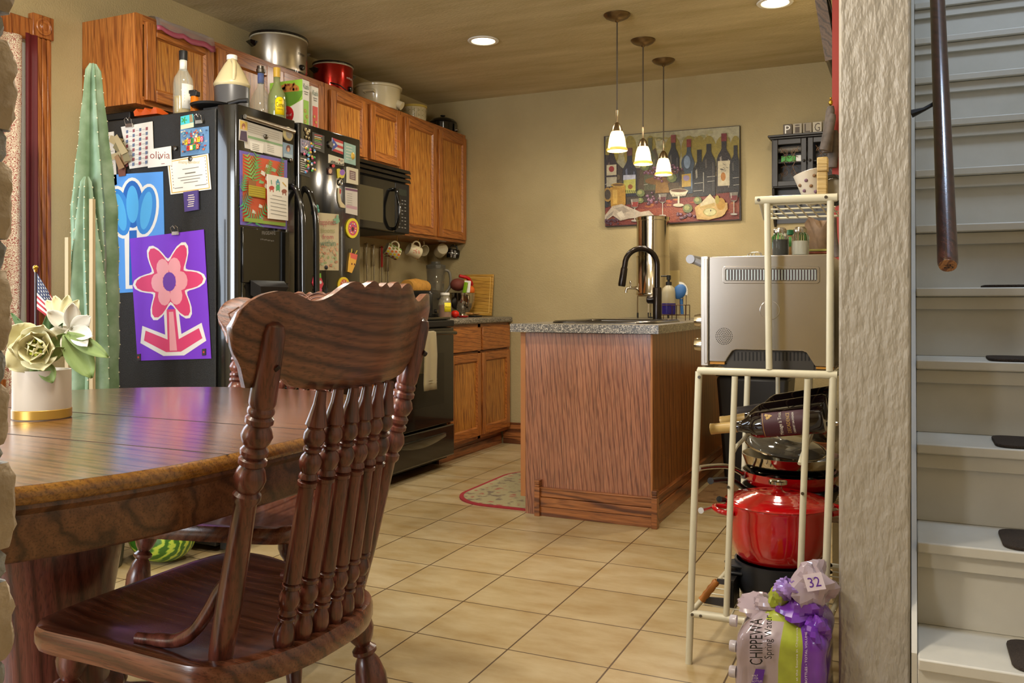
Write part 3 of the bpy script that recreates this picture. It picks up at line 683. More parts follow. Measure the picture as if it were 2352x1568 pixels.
# ------------------------------------------------------------ dining chair (built at its place by the near edge of the table)
def chair():
    O = Vector((-1.12, 1.225, 0)); t = thing('dining_chair', 'dark reddish press-back dining chair in the foreground with its back to the camera', 'chair', O, 'spindle-back dining chairs')
    yc = 1.231
    # seat: outline rings, saddle hollow
    def outline(s, z, dz=0):
        pts = []
        cen = Vector((-1.12, 1.232, 0))
        key = [(-1.40, 1.24), (-1.395, 1.08), (-1.375, 1.025), (-1.33, 1.005), (-1.20, 1.005), (-1.06, .998), (-.98, 1.0), (-.925, 1.045), (-.893, 1.13), (-.886, 1.225), (-.893, 1.32), (-.925, 1.388), (-.978, 1.424),
               (-1.06, 1.448), (-1.20, 1.49), (-1.30, 1.515), (-1.375, 1.50), (-1.40, 1.42)]
        P = bez(key+[key[0]], 3)[:-1]
        return [cen+(Vector((p.x, p.y, 0))-cen)*s+Vector((0, 0, z)) for p in P]
    rings = [outline(.92, .405), outline(.985, .408), outline(1, .420), outline(1.0, .436), outline(.985, .447), outline(.93, .449), outline(.80, .440), outline(.55, .432), outline(.25, .430), outline(.02, .431)]
    part('seat', MB().loft(rings), CHX, t, angle=60)
    # posts
    pp = [(0, .0150), (.03, .0175), (.2, .0185), (.4, .0165), (.53, .0150), (.545, .0195), (.56, .0195), (.57, .0150), (.585, .0195), (.61, .0225), (.635, .0195), (.65, .0150), (.658, .0195), (.672, .0195), (.680, .0150), (.688, .019), (.70, .0195), (.712, .0150), (.725, .019), (.745, .0220), (.765, .019), (.778, .0150), (.786, .0195), (.80, .0195), (.808, .016), (.816, .0185), (.826, .0185), (.834, .0165), (.845, .0185)]
    pp = [(a*.915, b) for a, b in pp]+[(.80, .0185), (.9, .0170), (.97, .0155), (.99, .012), (1.0, .004)]
    pp = [(a, b*1.10) for a, b in pp]
    for yb, yt in ((1.050, 1.016), (1.412, 1.438)):
        part('back_post', MB().turn((-.985, yb, .435), (-.846, yt, .972), pp, 20), CHZ, t)
    def xc(y): return -.822-.065*((y-yc)/.27)**2
    sp = [(0, .008), (.02, .0125), (.05, .0150), (.085, .0130), (.115, .0085), (.12, .0125), (.13, .0125), (.137, .0090), (.145, .0125), (.155, .0125), (.165, .0105), (.185, .0140), (.205, .0148), (.225, .0125), (.24, .0095), (.247, .0130), (.258, .0130), (.265, .0100), (.272, .0130), (.285, .0128),
          (.45, .0120), (.64, .0105), (.645, .0135), (.658, .0135), (.664, .0095), (.672, .0135), (.682, .0130), (.692, .0105), (.71, .0140), (.735, .0155), (.755, .0130), (.768, .0090), (.775, .0125), (.785, .0125), (.792, .0090), (.80, .0120), (.82, .0150), (.84, .0145), (.858, .0110), (.866, .0120), (.872, .0150), (.90, .0125), (.95, .0085), (1, .0070)]
    sp = [(a, b*1.18) for a, b in sp]; pp2 = 0
    for i in range(6):
        yb = yc-.008+(i-2.5)*.0395; yt = yc-.045+.012*0+(i-2.5)*.0365+.02
        xb = -.914-.010*((i-2.5)/2.5)**2
        part('spindle', MB().turn((xb, yb, .440), (xc(yt)-.004, yt, .862), sp, 16), CHZ, t)
    # crest rail: outline in (s = signed distance from centre, z)
    half = [(0, 1.033), (.010, 1.026), (.016, 1.024), (.024, 1.032), (.036, 1.036), (.050, 1.029), (.056, 1.024), (.064, 1.030), (.078, 1.034), (.092, 1.031), (.105, 1.024), (.122, 1.012), (.140, 1.004), (.152, 1.002), (.164, 1.003), (.180, 1.010), (.200, 1.016), (.220, 1.017), (.240, 1.012), (.258, 1.001), (.270, .985), (.275, .965), (.272, .945), (.262, .925), (.250, .905), (.243, .888), (.240, .876)]
    bot = [(.232, .874), (.222, .877), (.200, .880), (.185, .884), (.178, .886), (.170, .876), (.160, .871), (.135, .866), (.10, .862), (.06, .860), (.03, .859), (0, .859)]
    side = half+bot
    loop = [(-a, z) for a, z in side]+[(a, z) for a, z in reversed(side)][1:-1]
    # columns across the width so that the board is curved: build as a grid between top and bottom profile
    topp = [(a, z) for a, z in half if True]; 
    def interp(tab, a):
        tab = sorted(tab)
        if a <= tab[0][0]: return tab[0][1]
        for (a0, z0), (a1, z1) in zip(tab, tab[1:]):
            if a0 <= a <= a1: return z0+(z1-z0)*(a-a0)/max(1e-9, a1-a0)
        return tab[-1][1]
    tops = [(a, z) for a, z in half if z >= .964]; lows = bot+[(.2401, .8755), (.243, .888), (.250, .905), (.262, .925), (.272, .945), (.2751, .964)]
    N = 88; R = []; TH = .021
    for i in range(N+1):
        a = -.270+.54*i/N; aa = abs(a)*.275/.270; zt = interp(tops, aa); zb = min(interp(lows, aa), zt-.002)
        y = yc+a; xx = xc(y); ring = []
        nx = 2*.065*(y-yc)/.27**2; nv = Vector((1, nx, 0)).normalized()
        K = 8
        for k in range(K+1):
            z = zb+(zt-zb)*k/K; e = .004 if k in (0, K) else 0
            ring.append(Vector((xx+(z-.95)*.27, y, z))+nv*(TH/2-e))
        for k in range(K, -1, -1):
            z = zb+(zt-zb)*k/K; e = .004 if k in (0, K) else 0
            ring.append(Vector((xx+(z-.95)*.27, y, z))-nv*(TH/2-e))
        R.append(ring)
    cr = part('crest_rail', MB().loft(R), CHY, t, angle=50)
    # pressed shell carving on the sitter's side
    m = MB()
    def cf(s, z, off): y = yc+s; return Vector((xc(y)+(z-.95)*.27-TH/2-off, y, z))
    for s0 in (-1, 1):
        for rr_ in (.050, .036, .022):
            m.tube([cf(s0*.034+rr_*math.cos(math.radians(q)), .985+rr_*.9*math.sin(math.radians(q)), 0) for q in range(0, 181, 15)], .0022, 6)
        m.tube([cf(s0*x, z, 0) for x, z in ((.07, .95), (.12, .975), (.17, .97), (.21, .985), (.235, .965), (.225, .94), (.20, .945))], .003, 6)
        m.tube([cf(s0*x, z, 0) for x, z in ((.03, .905), (.09, .90), (.15, .91), (.20, .905))], .003, 6)
    part('crest_carving', m, CHY, cr)
    # curved side braces from seat to post
    for yb, s_ in ((1.050, -1), (1.412, 1)):
        pts = bez([(-1.158, yb+s_*.002, .448), (-1.125, yb, .450), (-1.075, yb-s_*.002, .456), (-1.035, yb, .480), (-1.003, yb, .520), (-.985, yb, .548), (-.972, yb, .562)], 5)
        part('side_brace', MB().tube(pts, [.0095]*6+[.0115]*8+[.0105]*(len(pts)-14), 12), CHZ, t)
        part('wood_plug', MB().turn((-.845, (1.016 if s_ < 0 else 1.438), .905), (-.8425, (1.018 if s_ < 0 else 1.444), .901), [(0, .005), (1, .005)], 12), C('dark_hole', '#2a1710'), t)
    # legs and stretchers
    lp = [(0, .012), (.02, .021), (.08, .0225), (.12, .018), (.15, .0115), (.17, .019), (.185, .019), (.20, .013), (.23, .019), (.30, .0245), (.40, .023), (.50, .018), (.53, .0215), (.55, .0215), (.57, .016), (.60, .020), (.72, .019), (.86, .014), (.90, .018), (.93, .016), (1, .013)]
    legs = []; lp = [(a, b*1.22) for a, b in lp]
    for (xt, yt, xb, yb) in ((-1.31, 1.055, -1.375, 1.005), (-1.31, 1.45, -1.375, 1.50), (-.965, 1.065, -.885, 1.01), (-.955, 1.375, -.882, 1.435)):
        part('leg', MB().turn((xt, yt, .415), (xb, yb, 0), lp, 18), CHZ, t); legs.append((Vector((xt, yt, .415)), Vector((xb, yb, 0))))
    L = lambda i, f: legs[i][0].lerp(legs[i][1], f)
    st_ = [(0, .008), (.1, .009), (.3, .011), (.42, .0105), (.45, .014), (.5, .0165), (.55, .014), (.58, .0105), (.7, .011), (.9, .009), (1, .008)]
    for a, b, f in ((0, 2, .62), (1, 3, .62), (0, 1, .42), (0, 1, .66), (2, 3, .55)):
        part('stretcher', MB().turn(L(a, f), L(b, f), st_, 14), CHZ, t)
    return t
ch = chair()
c2 = copy_tree(ch, (-1.64, 1.915, 0), math.radians(103), 'dining chair across the table, its carved crest peeking over the front chair')
# ------------------------------------------------------------ dining table
tb = thing('dining_table', 'oval oak pedestal dining table with glossy worn top', 'table', (-1.59, 1.20, 0))
def stad(r, z, e=0):
    out = []; x0, ya, yb = -1.585, 1.06, 1.33
    for i in range(33): a = math.radians(180*i/32); out.append((x0+r*math.cos(a), yb+r*math.sin(a), z))
    for i in range(33): a = math.radians(180+180*i/32); out.append((x0+r*math.cos(a), ya+r*math.sin(a), z))
    return out
R_ = .612
def top_piece(ya, yb, cap):
    pass
m = MB().loft([stad(R_-.006, .7605), stad(R_-.010, .7608), stad(0.001, .7608)], 0, False); part('table_top', m, TABX, tb, angle=20)
m = MB().loft([stad(R_-.05, .734), stad(R_-.010, .734), stad(R_-.003, .737), stad(R_, .743), stad(R_, .749), stad(R_-.002, .755), stad(R_-.006, .7603)], 0, True); part('table_edge', m, TABEDGE, tb, angle=50)
m = MB().box(-1.585-R_+.003, 1.0595, .7600, -1.585+R_-.003, 1.0612, .7613).box(-1.585-R_+.003, 1.329, .7600, -1.585+R_-.003, 1.3307, .7613)
part('leaf_seam', m, C('dark_seam', '#1c100a'), tb)
m = MB().loft([stad(R_-.014, .734), stad(R_-.013, .728), stad(R_-.020, .722), stad(R_-.026, .718), stad(R_-.026, .660), stad(R_-.031, .655), stad(R_-.055, .655), stad(R_-.055, .734)], 0, False); part('apron', m, TABAPR, tb, angle=50)
m = MB().lathe((-1.585, 1.20, 0), [(.10, .10), (.155, .12), (.165, .15), (.14, .165), (.135, .18), (.150, .20), (.148, .22), (.122, .24), (.120, .30), (.125, .38), (.142, .48), (.150, .53), (.140, .56), (.152, .565), (.165, .585), (.162, .60), (.152, .61), (.152, .635), (.11, .64), (.11, .733)], 40)
part('pedestal', m, CHZ, tb, angle=45)
for k in range(4):
    a = math.radians(45+90*k); d = Vector((math.cos(a), math.sin(a), 0)); b = Vector((-1.585, 1.20, 0)); pts = bez([b+d*.10+Vector((0, 0, .17)), b+d*.22+Vector((0, 0, .16)), b+d*.33+Vector((0, 0, .10)), b+d*.42+Vector((0, 0, .045)), b+d*.47+Vector((0, 0, .04))], 5)
    part('foot', MB().tube(pts, [.045-.012*i/len(pts) for i in range(len(pts))], 12), CHZ, tb)
# ------------------------------------------------------------ things on top of the fridge
def aty(u, x): return onx(u, 700, x).y
def atx(u, y): return ony(u, 700, y).x
FT = FZ+.001
GLS = mat('bottle_glass', '#c9ccb8', .05, alpha=.16, spec=1.0, coat=1.0)
GLSG = mat('greenish_bottle_glass', '#9aa56c', .05, alpha=.5, spec=1.0, coat=1.0)
def bottle(name, label, x, y, z, prof, mats, liquid=None, lab=None, cap=None, sx=1, group='bottles on top of the fridge'):
    t = thing(name, label, 'bottle', (x, y, z), group)
    part('glass_body', MB().lathe((x, y, z), prof, 28, 0, False, sx=sx), mats, t, solid=-.0015)
    if liquid:
        zt, m_ = liquid; p = [(max(.001, r-.004), zz+.003) for r, zz in prof if zz < zt]; r_ = p[-1][0]
        part('liquid', MB().lathe((x, y, z), [(0, .003)]+p+[(r_, zt), (0, zt)], 24, 0, False, sx=sx), m_, t)
    return t
def lab(t, x, y, z0, z1, r, a0, a1, m_, name='label', sx=1, extra=None, segs=14):
    m = MB(); R = []
    for i in range(segs+1):
        a = math.radians(a0+(a1-a0)*i/segs); R.append([(x+r*sx*math.cos(a), y+r*math.sin(a), z0), (x+r*sx*math.cos(a), y+r*math.sin(a), z1)])
    m.loft(R, 0, False, False); return part(name, m, m_, t, solid=.0006)
def curvemap(x, y, r, adeg, z0, sx=1):
    # map (arc metres to the right, metres up) to the surface of a cylinder facing direction adeg
    def fn(u, v, off=0):
        a = math.radians(adeg)+u/r; rr_ = r+.0012+off
        return Vector((x+rr_*sx*math.cos(a), y+rr_*math.sin(a), z0+v))
    return fn
FACE = -48   # direction from the fridge towards the camera, degrees
x = -2.78; y = aty(421, x)
t = bottle('liquor_bottle', 'clear liquor bottle with black cap and white label, leftmost on the fridge', x, y, FT, [(.0, .001), (.036, .001), (.040, .008), (.040, .13), (.036, .155), (.024, .175), (.0145, .195), (.0135, .235)], GLS, (.075, C('tequila', '#a5842a', .1)))
part('cap', MB().lathe((x, y, FT+.232), [(.017, 0), (.0175, .036), (.016, .038), (0, .038)], 20), BLACKM, t)
lab(t, x, y, FT+.022, FT+.125, .0405, FACE-5, FACE+75, WHT); lab(t, x, y, FT+.19, FT+.23, .0142, 0, 360, WHT, 'neck_label')
cm = curvemap(x, y, .0405, FACE+35, FT); m = MB()
for k in range(4): m.add([cm(-.018, .09-.012*k, 0), cm(.020, .09-.012*k, 0), cm(.020, .086-.012*k, 0), cm(-.018, .086-.012*k, 0)], [(0, 1, 2, 3)])
part('label_print', m, BRN, t)
x = -2.685; y = aty(447, x)
t = thing('torch_lighter', 'orange see-through lighter with black head beside the leftmost liquor bottle', 'lighter', (x, y, FT))
part('fuel_tank', MB().lathe((x, y, FT), [(.0, 0), (.0165, 0), (.0165, .055), (.015, .062), (0, .062)], 16), mat('amber_plastic', '#e07b10', .2, trans=.4), t)
part('lighter_head', MB().box(x-.016, y-.012, FT+.062, x+.02, y+.012, FT+.082).box(x-.026, y-.008, FT+.075, x+.008, y+.008, FT+.09), BLACKM, t, bevel=.003)
for (u, x, lb, blue) in ((484, -3.06, 'round clear bottle with gold neck half hidden behind the vinegar jug', 0), (506, -2.93, 'clear bottle with blue neck band and grey cap behind the jug', 1)):
    y = aty(u, x)
    t = bottle('liquor_bottle', lb, x, y, FT, [(.0, .001), (.045, .001), (.055, .02), (.058, .07), (.05, .12), (.03, .155), (.0145, .175), (.0135, .235)], GLS)
    part('cap', MB().lathe((x, y, FT+.235), [(.018, 0), (.019, .026), (0, .027)], 20), [C('gold_cap', '#b8a060', .3), STEELD][blue], t)
    lab(t, x, y, FT+.19, FT+.232, .0145, 0, 360, [GLD, BLU][blue], 'neck_label')
# gallon jug
x = -2.66; y = aty(533, x)
t = thing('vinegar_jug', 'gallon jug with cream shoulders and dark grey lower half standing on the fridge', 'jug', (x, y, FT))
part('jug_body', MB().lathe((x, y, FT), [(.0, 0), (.068, 0), (.073, .006), (.073, .135), (.071, .14)], 32), C('dark_grey_wrap', '#4b4a4b', .35), t)
part('jug_shoulder', MB().lathe((x, y, FT), [(.072, .138), (.0765, .146), (.0765, .152), (.070, .165), (.050, .205), (.030, .240), (.021, .252), (.019, .262)], 32), mat('cream_plastic', '#c2b389', .3), t)
part('handle', MB().tube(bez([(x+.018, y-.018, FT+.252), (x+.04, y-.032, FT+.235), (x+.052, y-.045, FT+.19), (x+.05, y-.045, FT+.158)], 5), .009, 10), mat('cream_plastic', '#c2b389', .3), t)
part('cap', MB().lathe((x, y, FT+.258), [(.022, 0), (.022, .018), (.020, .020), (0, .020)], 24), WHT, t)
x = -2.70; y = aty(599, x)
t = bottle('liquor_bottle', 'empty wide clear flask bottle with blue neck band right of the jug', x, y, FT, [(.0, .001), (.038, .001), (.045, .01), (.052, .04), (.054, .075), (.048, .11), (.032, .14), (.017, .158), (.014, .17), (.0135, .215)], GLS)
t.scale = (.95, .95, 1.22); part('cap', MB().lathe((x, y, FT+.215), [(.021, 0), (.022, .012), (.018, .014), (.018, .024), (0, .025)], 24), STEELD, t); lab(t, x, y, FT+.175, FT+.212, .0145, 0, 360, BLU, 'neck_label')
x = -2.60; y = aty(636, x)
t = bottle('tequila_bottle', 'greenish glass bottle with gold cap and yellow arched label on the fridge', x, y, FT, [(.0, .001), (.034, .001), (.037, .006), (.037, .10), (.034, .125), (.020, .150), (.013, .165), (.0125, .195)], GLSG)
t.scale = (1.05, 1.05, 1.20); part('cap', MB().lathe((x, y, FT+.19), [(.0150, 0), (.0155, .034), (.0145, .036), (0, .036)], 20), GLD, t)
lab(t, x, y, FT+.004, FT+.035, .0375, FACE-50, FACE+60, C('maroon_label', '#7a2a22'))
cm = curvemap(x, y, .0375, FACE+18, FT); m = MB()
pts = [(-.020, .045), (.020, .045), (.020, .095)]+[(.020*math.cos(math.radians(q)), .095+.016*math.sin(math.radians(q))) for q in range(0, 181, 30)]+[(-.020, .095)]
m = MB()
cols = []
for i in range(9):
    uu = -.020+.040*i/8; top = .095+.016*math.sqrt(max(0, 1-(uu/.0201)**2)); cols.append([cm(uu, .045, 0), cm(uu, top, 0)])
m.loft(cols, 0, False, False); part('label', m, C('label_yellow', '#f2d200', .5), t, solid=.0004)
m = MB().text('Jose', cm, -.006, .101, .006, .094, off=.0008).text('Cuervo', cm, -.016, .091, .017, .074, off=.0008).text('ESPECIAL', cm, -.012, .067, .013, .063, off=.0008); part('label_print', m, BLACKINK, t)
m = MB().text('BLUE AGAVE', cm, -.012, .018, .017, .013, off=.0008); part('label_print', m, GLD, t)
# cereal boxes
def cereal(u0, w_, x, label, c1, c2, words, big):
    y0 = aty(u0, x); h = .248; t = thing('cereal_box', label, 'box', (x-.1, y0+w_/2, FT), 'cereal boxes on the fridge')
    part('carton', MB().box(x-.19, y0, FT, x, y0+w_, FT+h), WHT, t, bevel=.0015)
    def S(u, v, off=0): return Vector((x+off, y0+w_*u, FT+h*v))
    def B(u, v, off=0): return Vector((x-.19+.19*u, y0-off, FT+h*v))
    m = MB().poly(S, [(.12, .12), (.88, .12), (.88, .62), (.12, .62)], 0).poly(S, [(.0, .0), (1, 0), (1, .13), (.5, .20), (0, .13)], 1, .0014).poly(S, [(0, .0), (1, 0), (1, .07), (.5, .12), (0, .07)], 2, .0018)
    m.text('Kashi', S, .12, .93, .88, .83, 3, off=.0012).poly(S, [(.2, .77), (.8, .77), (.8, .785), (.2, .785)], 4).poly(S, [(.25, .73), (.75, .73), (.75, .745), (.25, .745)], 4)
    for k in range(3): m.disc(S, .35+.25*(k % 2), .22+.10*k, .17, .035, 5, .002).disc(S, .35+.25*(k % 2), .22+.10*k, .08, .016, 1, .0024)
    if big:
        m.poly(B, [(0, 0), (1, 0), (1, 1), (0, 1)], 6).poly(B, [(0, .62), (.2, .52), (.6, .50), (1, .62), (1, 1), (.0, 1)], 0, .0014)
        m.disc(B, .55, .82, .36, .13, 5, .0018); m.poly(B, [(.12, .80)]+[(.55+.46*math.cos(math.radians(q)), .78+.26*math.sin(math.radians(q))) for q in range(180, 361, 20)], 7, .002)
        for k in range(26): m.disc(B, .27+.56*rs.random(), .80+.13*rs.random(), .035, .028, 8, .0024, 8)
        m.disc(B, .52, .36, .22, .17, 2, .002, 20); m.text('good\nsource of\nFiber', B, .36, .46, .68, .26, 6, off=.0026)
        m.disc(B, .5, .10, .06, .04, 5, .002)
    part('carton_print', m, [C(c1, c1), C(c2, c2), RED, DGRN, GREYINK, C('toasted', '#b97a35'), WHT, C('bowl_green', '#5f8c2b'), C('crumb', '#8a4d20')], t)
cereal(695, .050, -2.56, 'green and white cereal box with bowl of rings, on the fridge', '#8fbf3a', '#9cc93e', 'HONEY\nTOASTED', True)
cereal(716, .052, -2.60, 'narrow white and yellow cereal box with red stripe, rightmost on the fridge', '#d5402e', '#e8c81e', 'BERRY\nCRUMBLE', False)
# small stuff on the left edge of the fridge
x, y = -2.60, 2.735; m = MB().lathe((x, y, FT), [(.0, .006), (.05, .006), (.085, .012), (.09, .020), (.085, .022), (.05, .014), (0, .014)], 28, sx=1.0); m.tube([(x+.08, y, FT+.018), (x+.13, y+.012, FT+.03), (x+.165, y+.02, FT+.03)], [.010, .009, .010], 10)
solo('black_dish', m, BLACKM, 'low black dish with short handle at the front corner on top of the fridge', 'dish', loc=(x, y, FT))
m = MB(); x = -2.93
R = []
for i in range(9):
    t_ = i/8; px_ = x-.05+.13*t_; wv = .012*math.sin(i*1.9)
    R.append([(px_, 2.68, FT), (px_, 2.675, FT+.018+wv), (px_, 2.70, FT+.026-wv*.5), (px_, 2.74, FT+.012), (px_, 2.74, FT)])
m.loft(R); solo('snack_bag', m, C('orange_foil', '#c6521a', .35), 'crumpled orange foil snack bag on the left edge of the fridge top', 'bag')
m = MB().box(-3.18, 2.70, FT, -3.03, 2.80, FT+.03); solo('black_box', m, BLACKM, 'flat black case at the back left corner on the fridge', 'case', bevel=.004)
# clear bag hanging over the cabinet edge
m = MB(); R = []
for i in range(15):
    y = 2.74+.34*i/14; wv = .0035*math.sin(i*1.3+.8*math.sin(i)); R.append([(-3.06, y, 2.222), (-2.95, y, 2.224+wv), (-2.925, y, 2.218+wv*.4), (-2.918, y, 2.198+wv), (-2.916, y, 2.170+wv*1.5-.0006*i)])
m.loft(R, 0, False, False); pb = solo('plastic_bag', m, CLEARP, 'clear plastic bag with pink zip edge draped over the cabinet top', 'bag', solid=.0008)
m = MB(); R = []
for i in range(15):
    y = 2.74+.34*i/14; wv = .0035*math.sin(i*1.3+.8*math.sin(i)); R.append([(-2.914, y, 2.180+wv*1.5), (-2.912, y, 2.160+wv*1.8-.0006*i)])
m.loft(R, 0, False, False); part('zip_edge', m, C('pink_zip', '#97475a', .4), pb, solid=.002)

# ------------------------------------------------------------ pots on top of the cupboards
CT = 2.2155
def slow(u, r, h, label, bodym, words, wordm, sx=.9, dark=BLACKG):
    x = -3.10; y = aty(u, x); t = thing('slow_cooker', label, 'slow cooker', (x, y, CT))
    part('base', MB().lathe((x, y, CT), [(0, .0), (r*.92, .0), (r*.94, .008), (r*.96, .016), (0, .016)], 36, sx=sx), dark, t)
    part('cooker_body', MB().lathe((x, y, CT), [(r*.95, .014), (r, .03), (r, h*.80)], 40, 0, False, sx=sx), bodym, t)
    part('pot_rim', MB().lathe((x, y, CT), [(r*1.0, h*.80), (r*1.03, h*.805), (r*1.03, h*.83), (r*.9, h*.84)], 40, 0, False, sx=sx), C('pale_rim', '#b5ad94', .3), t)
    part('lid', MB().lathe((x, y, CT), [(r*1.03, h*.83), (r*1.05, h*.85), (r*1.04, h*.885), (r*.9, h*.91), (r*.5, h*.95), (0, h*.96)], 40, 0, False, sx=sx), dark, t)
    m = MB()
    for a in (FACE+118, FACE-62):
        c_ = Vector((x+r*sx*math.cos(math.radians(a)), y+r*math.sin(math.radians(a)), CT+h*.62)); d = Vector((math.cos(math.radians(a)), math.sin(math.radians(a)), 0)); s_ = Vector((-d.y, d.x, 0))
        m.loft([[c_+s_*.032*q+Vector((0, 0, .012)) for q in (-1, 1)]+[c_+s_*.018*q-Vector((0, 0, .014)) for q in (1, -1)], [c_+d*.03+s_*.030*q+Vector((0, 0, .014)) for q in (-1, 1)]+[c_+d*.022+s_*.014*q+Vector((0, 0, .0)) for q in (1, -1)]])
    part('handle', m, dark, t, bevel=.003)
    a = FACE+52; cm = curvemap(x, y, r, a, CT, sx)
    c_ = cm(0, h*.16); d = (c_-Vector((x, y, c_.z))).normalized()
    part('knob', MB().turn(c_, c_+d*.014, [(0, .016), (.8, .014), (1, .010)], 16), dark, t)
    part('lettering', MB().text(words, cm, -.030, h*.50, .028, h*.41, off=.001), wordm, t)
    return t, x, y
slow(641, .158, .235, 'large stainless steel slow cooker with black lid on top of the cupboards', STEEL, 'crock-pot', BLACKINK)
t, x, y = slow(765, .124, .205, 'smaller metallic red slow cooker with black lid beside the steel one', mat('metallic_red', '#a31a0c', .22, metal=.75, coat=.4), 'crock-pot', WHT)
part('lid_knob', MB().tube(arc((x, y, CT+.19), .014, 0, 180, 8, (0, 1, 0), (0, 0, 1)), .004, 8), BLACKG, t)
part('power_cord', MB().tube(bez([(x+.06, y-.11, CT+.05), (x+.12, y-.10, CT+.03), (x+.13, y-.03, CT+.006), (x+.139, y+.05, CT+.004)], 5), .0035, 8), BLACKM, t)
x = -3.09; y = aty(868, x); r = .146
t = thing('ceramic_roaster', 'wide cream ceramic pot with side handle and spout on the cupboards', 'pot', (x, y, CT))
part('pot_body', MB().lathe((x, y, CT), [(0, 0), (.105, 0), (.125, .01), (.138, .05), (r*.98, .12), (r*.99, .135)], 40), IVORY, t)
part('rim', MB().lathe((x, y, CT), [(r*.97, .134), (r*1.05, .138), (r*1.06, .148), (r*1.02, .155), (r*.9, .150), (r*.5, .165), (0, .17)], 40), IVORY, t)
cm = curvemap(x, y, .142, FACE-30, CT); part('side_handle', MB().tube([cm(-.03, .095, 0), cm(-.03, .10, .018), cm(.03, .10, .018), cm(.03, .095, 0)], .009, 10), IVORY, t)
a = math.radians(FACE+60); d = Vector((math.cos(a), math.sin(a), 0)); part('spout', MB().turn(Vector((x, y, CT+.055))+d*.115, Vector((x, y, CT+.028))+d*.163, [(0, .026), (.5, .024), (1, .027)], 16), IVORY, t)
x = -3.10; y = aty(951, x)
t = thing('stock_pot', 'cream pot with yellow rim and small leaf pattern between white and black pots', 'pot', (x, y, CT))
part('pot_body', MB().lathe((x, y, CT), [(0, 0), (.080, 0), (.084, .01), (.084, .115)], 36), IVORY, t)
part('rim', MB().lathe((x, y, CT), [(.084, .114), (.089, .118), (.089, .128), (.082, .130), (.04, .134), (0, .136)], 36), C('yellow_rim', '#c9b35a', .3), t)
m = MB(); cm = curvemap(x, y, .084, FACE, CT)
for i in range(-3, 4):
    m.add([cm(i*.033, .005, 0), cm(i*.033+.001, .005, 0), cm(i*.033+.001, .112, 0), cm(i*.033, .112, 0)], [(0, 1, 2, 3)])
    for k in range(3):
        u, v = i*.033+.016, .02+.035*k
        for q in range(3): a = q*2.1+i; m.add([cm(u, v, 0), cm(u+.007*math.cos(a)-.002*math.sin(a), v+.007*math.sin(a)+.002*math.cos(a), 0), cm(u+.011*math.cos(a), v+.011*math.sin(a), 0), cm(u+.007*math.cos(a)+.002*math.sin(a), v+.007*math.sin(a)-.002*math.cos(a), 0)], [(0, 1, 2, 3)])
part('leaf_pattern', m, C('sage_print', '#6d7040'), t)
x = -3.10; y = aty(1017, x)
t = thing('roaster_oven', 'black oval electric roaster with lid and dial, rightmost on the cupboards', 'roaster', (x, y, CT))
part('roaster_body', MB().lathe((x, y, CT), [(0, 0), (.09, 0), (.1, .01), (.103, .085)], 36, sx=.95), BLACKG, t)
part('lid', MB().lathe((x, y, CT), [(.103, .085), (.108, .088), (.107, .093), (.09, .112), (.05, .125), (0, .13)], 36, sx=.95), BLACKG, t)
part('lid_knob', MB().lathe((x, y, CT+.128), [(.006, 0), (.006, .008), (.018, .012), (.018, .018), (0, .019)], 16), BLACKM, t)
cm = curvemap(x, y, .103, FACE+50, CT); m = MB()
m.loft([[cm(-.018+.04*i/6, .012, .001), cm(-.018+.04*i/6, .078, .001)] for i in range(7)], 0, False, False); part('dial_plate', m, C('dial_grey', '#4d493c', .3), t, solid=.0006)
c_ = cm(.004, .032, .001); d = (c_-Vector((x, y, c_.z))).normalized(); part('dial', MB().turn(c_, c_+d*.016, [(0, .013), (1, .011)], 16), STEEL, t)

# ------------------------------------------------------------ counter by the stove
def at(u, x, z=.9005): return x, aty(u, x), z
x, y, z = at(974, -2.83, .9005)
t = thing('toaster', 'black toaster with slots on the counter edge of the stove', 'toaster', (x, y, z))
part('toaster_body', MB().box(x-.10, y-.085, z+.008, x+.10, y+.085, z+.175), mat('toaster_black', '#2a2824', .22), t, bevel=.02)
m = MB().box(x-.075, y-.045, z+.1745, x+.075, y-.02, z+.1762).box(x-.075, y+.02, z+.1745, x+.075, y+.045, z+.1762).box(x+.1, y+.03, z+.05, x+.1015, y+.045, z+.14)
part('slots', m, C('slot_black', '#050505'), t)
part('lever', MB().box(x+.10, y+.025, z+.115, x+.12, y+.052, z+.13), BLACKM, t, bevel=.003); part('dial', MB().turn((x+.1, y-.02, z+.045), (x+.112, y-.02, z+.045), [(0, .013), (1, .012)], 16), STEELD, t)
part('feet', MB().box(x-.08, y-.07, z, x+.08, y-.05, z+.01).box(x-.08, y+.05, z, x+.08, y+.07, z+.01), BLACKM, t)
# wall outlet on left wall and sliced loaf
x, y, z = at(955, -3.04, 1.075)
t = thing('bread_loaf', 'sliced loaf of golden bread in clear wrap behind the toaster', 'bread', (x, y, z))
m = MB()
for k in range(11):
    yy = y-.115+.021*k; h = .052*(1-abs(k-5)*.035)
    ring = [(x+.055*math.cos(math.radians(q))*(1 if q > 180 or q < 0 else 1), z+.0+max(-.03, h*1.1*math.sin(math.radians(q)))+.03) for q in range(0, 360, 18)]
    m.loft([[(px_, yy, pz) for px_, pz in ring], [(px_, yy+.017, pz) for px_, pz in ring]])
part('slices', m, mat('bread_crust', '#c68f3c', .7, var=.3, vscale=30), t, bevel=.003)
part('wrap_end', MB().lathe((x, y+.125, z+.02), [(.02, -.02), (.03, 0), (.012, .02), (.0, .02)], 10), CLEARP, t)
m = MB().box(x-.09, y-.13, .9005, x+.10, y+.13, z-.001); solo('bread_box', m, C('dark_wood_box', '#3a2a1a'), 'dark box under the bread loaf on the counter behind the toaster', 'box', bevel=.006)
x, y, z = at(1001, -3.02)
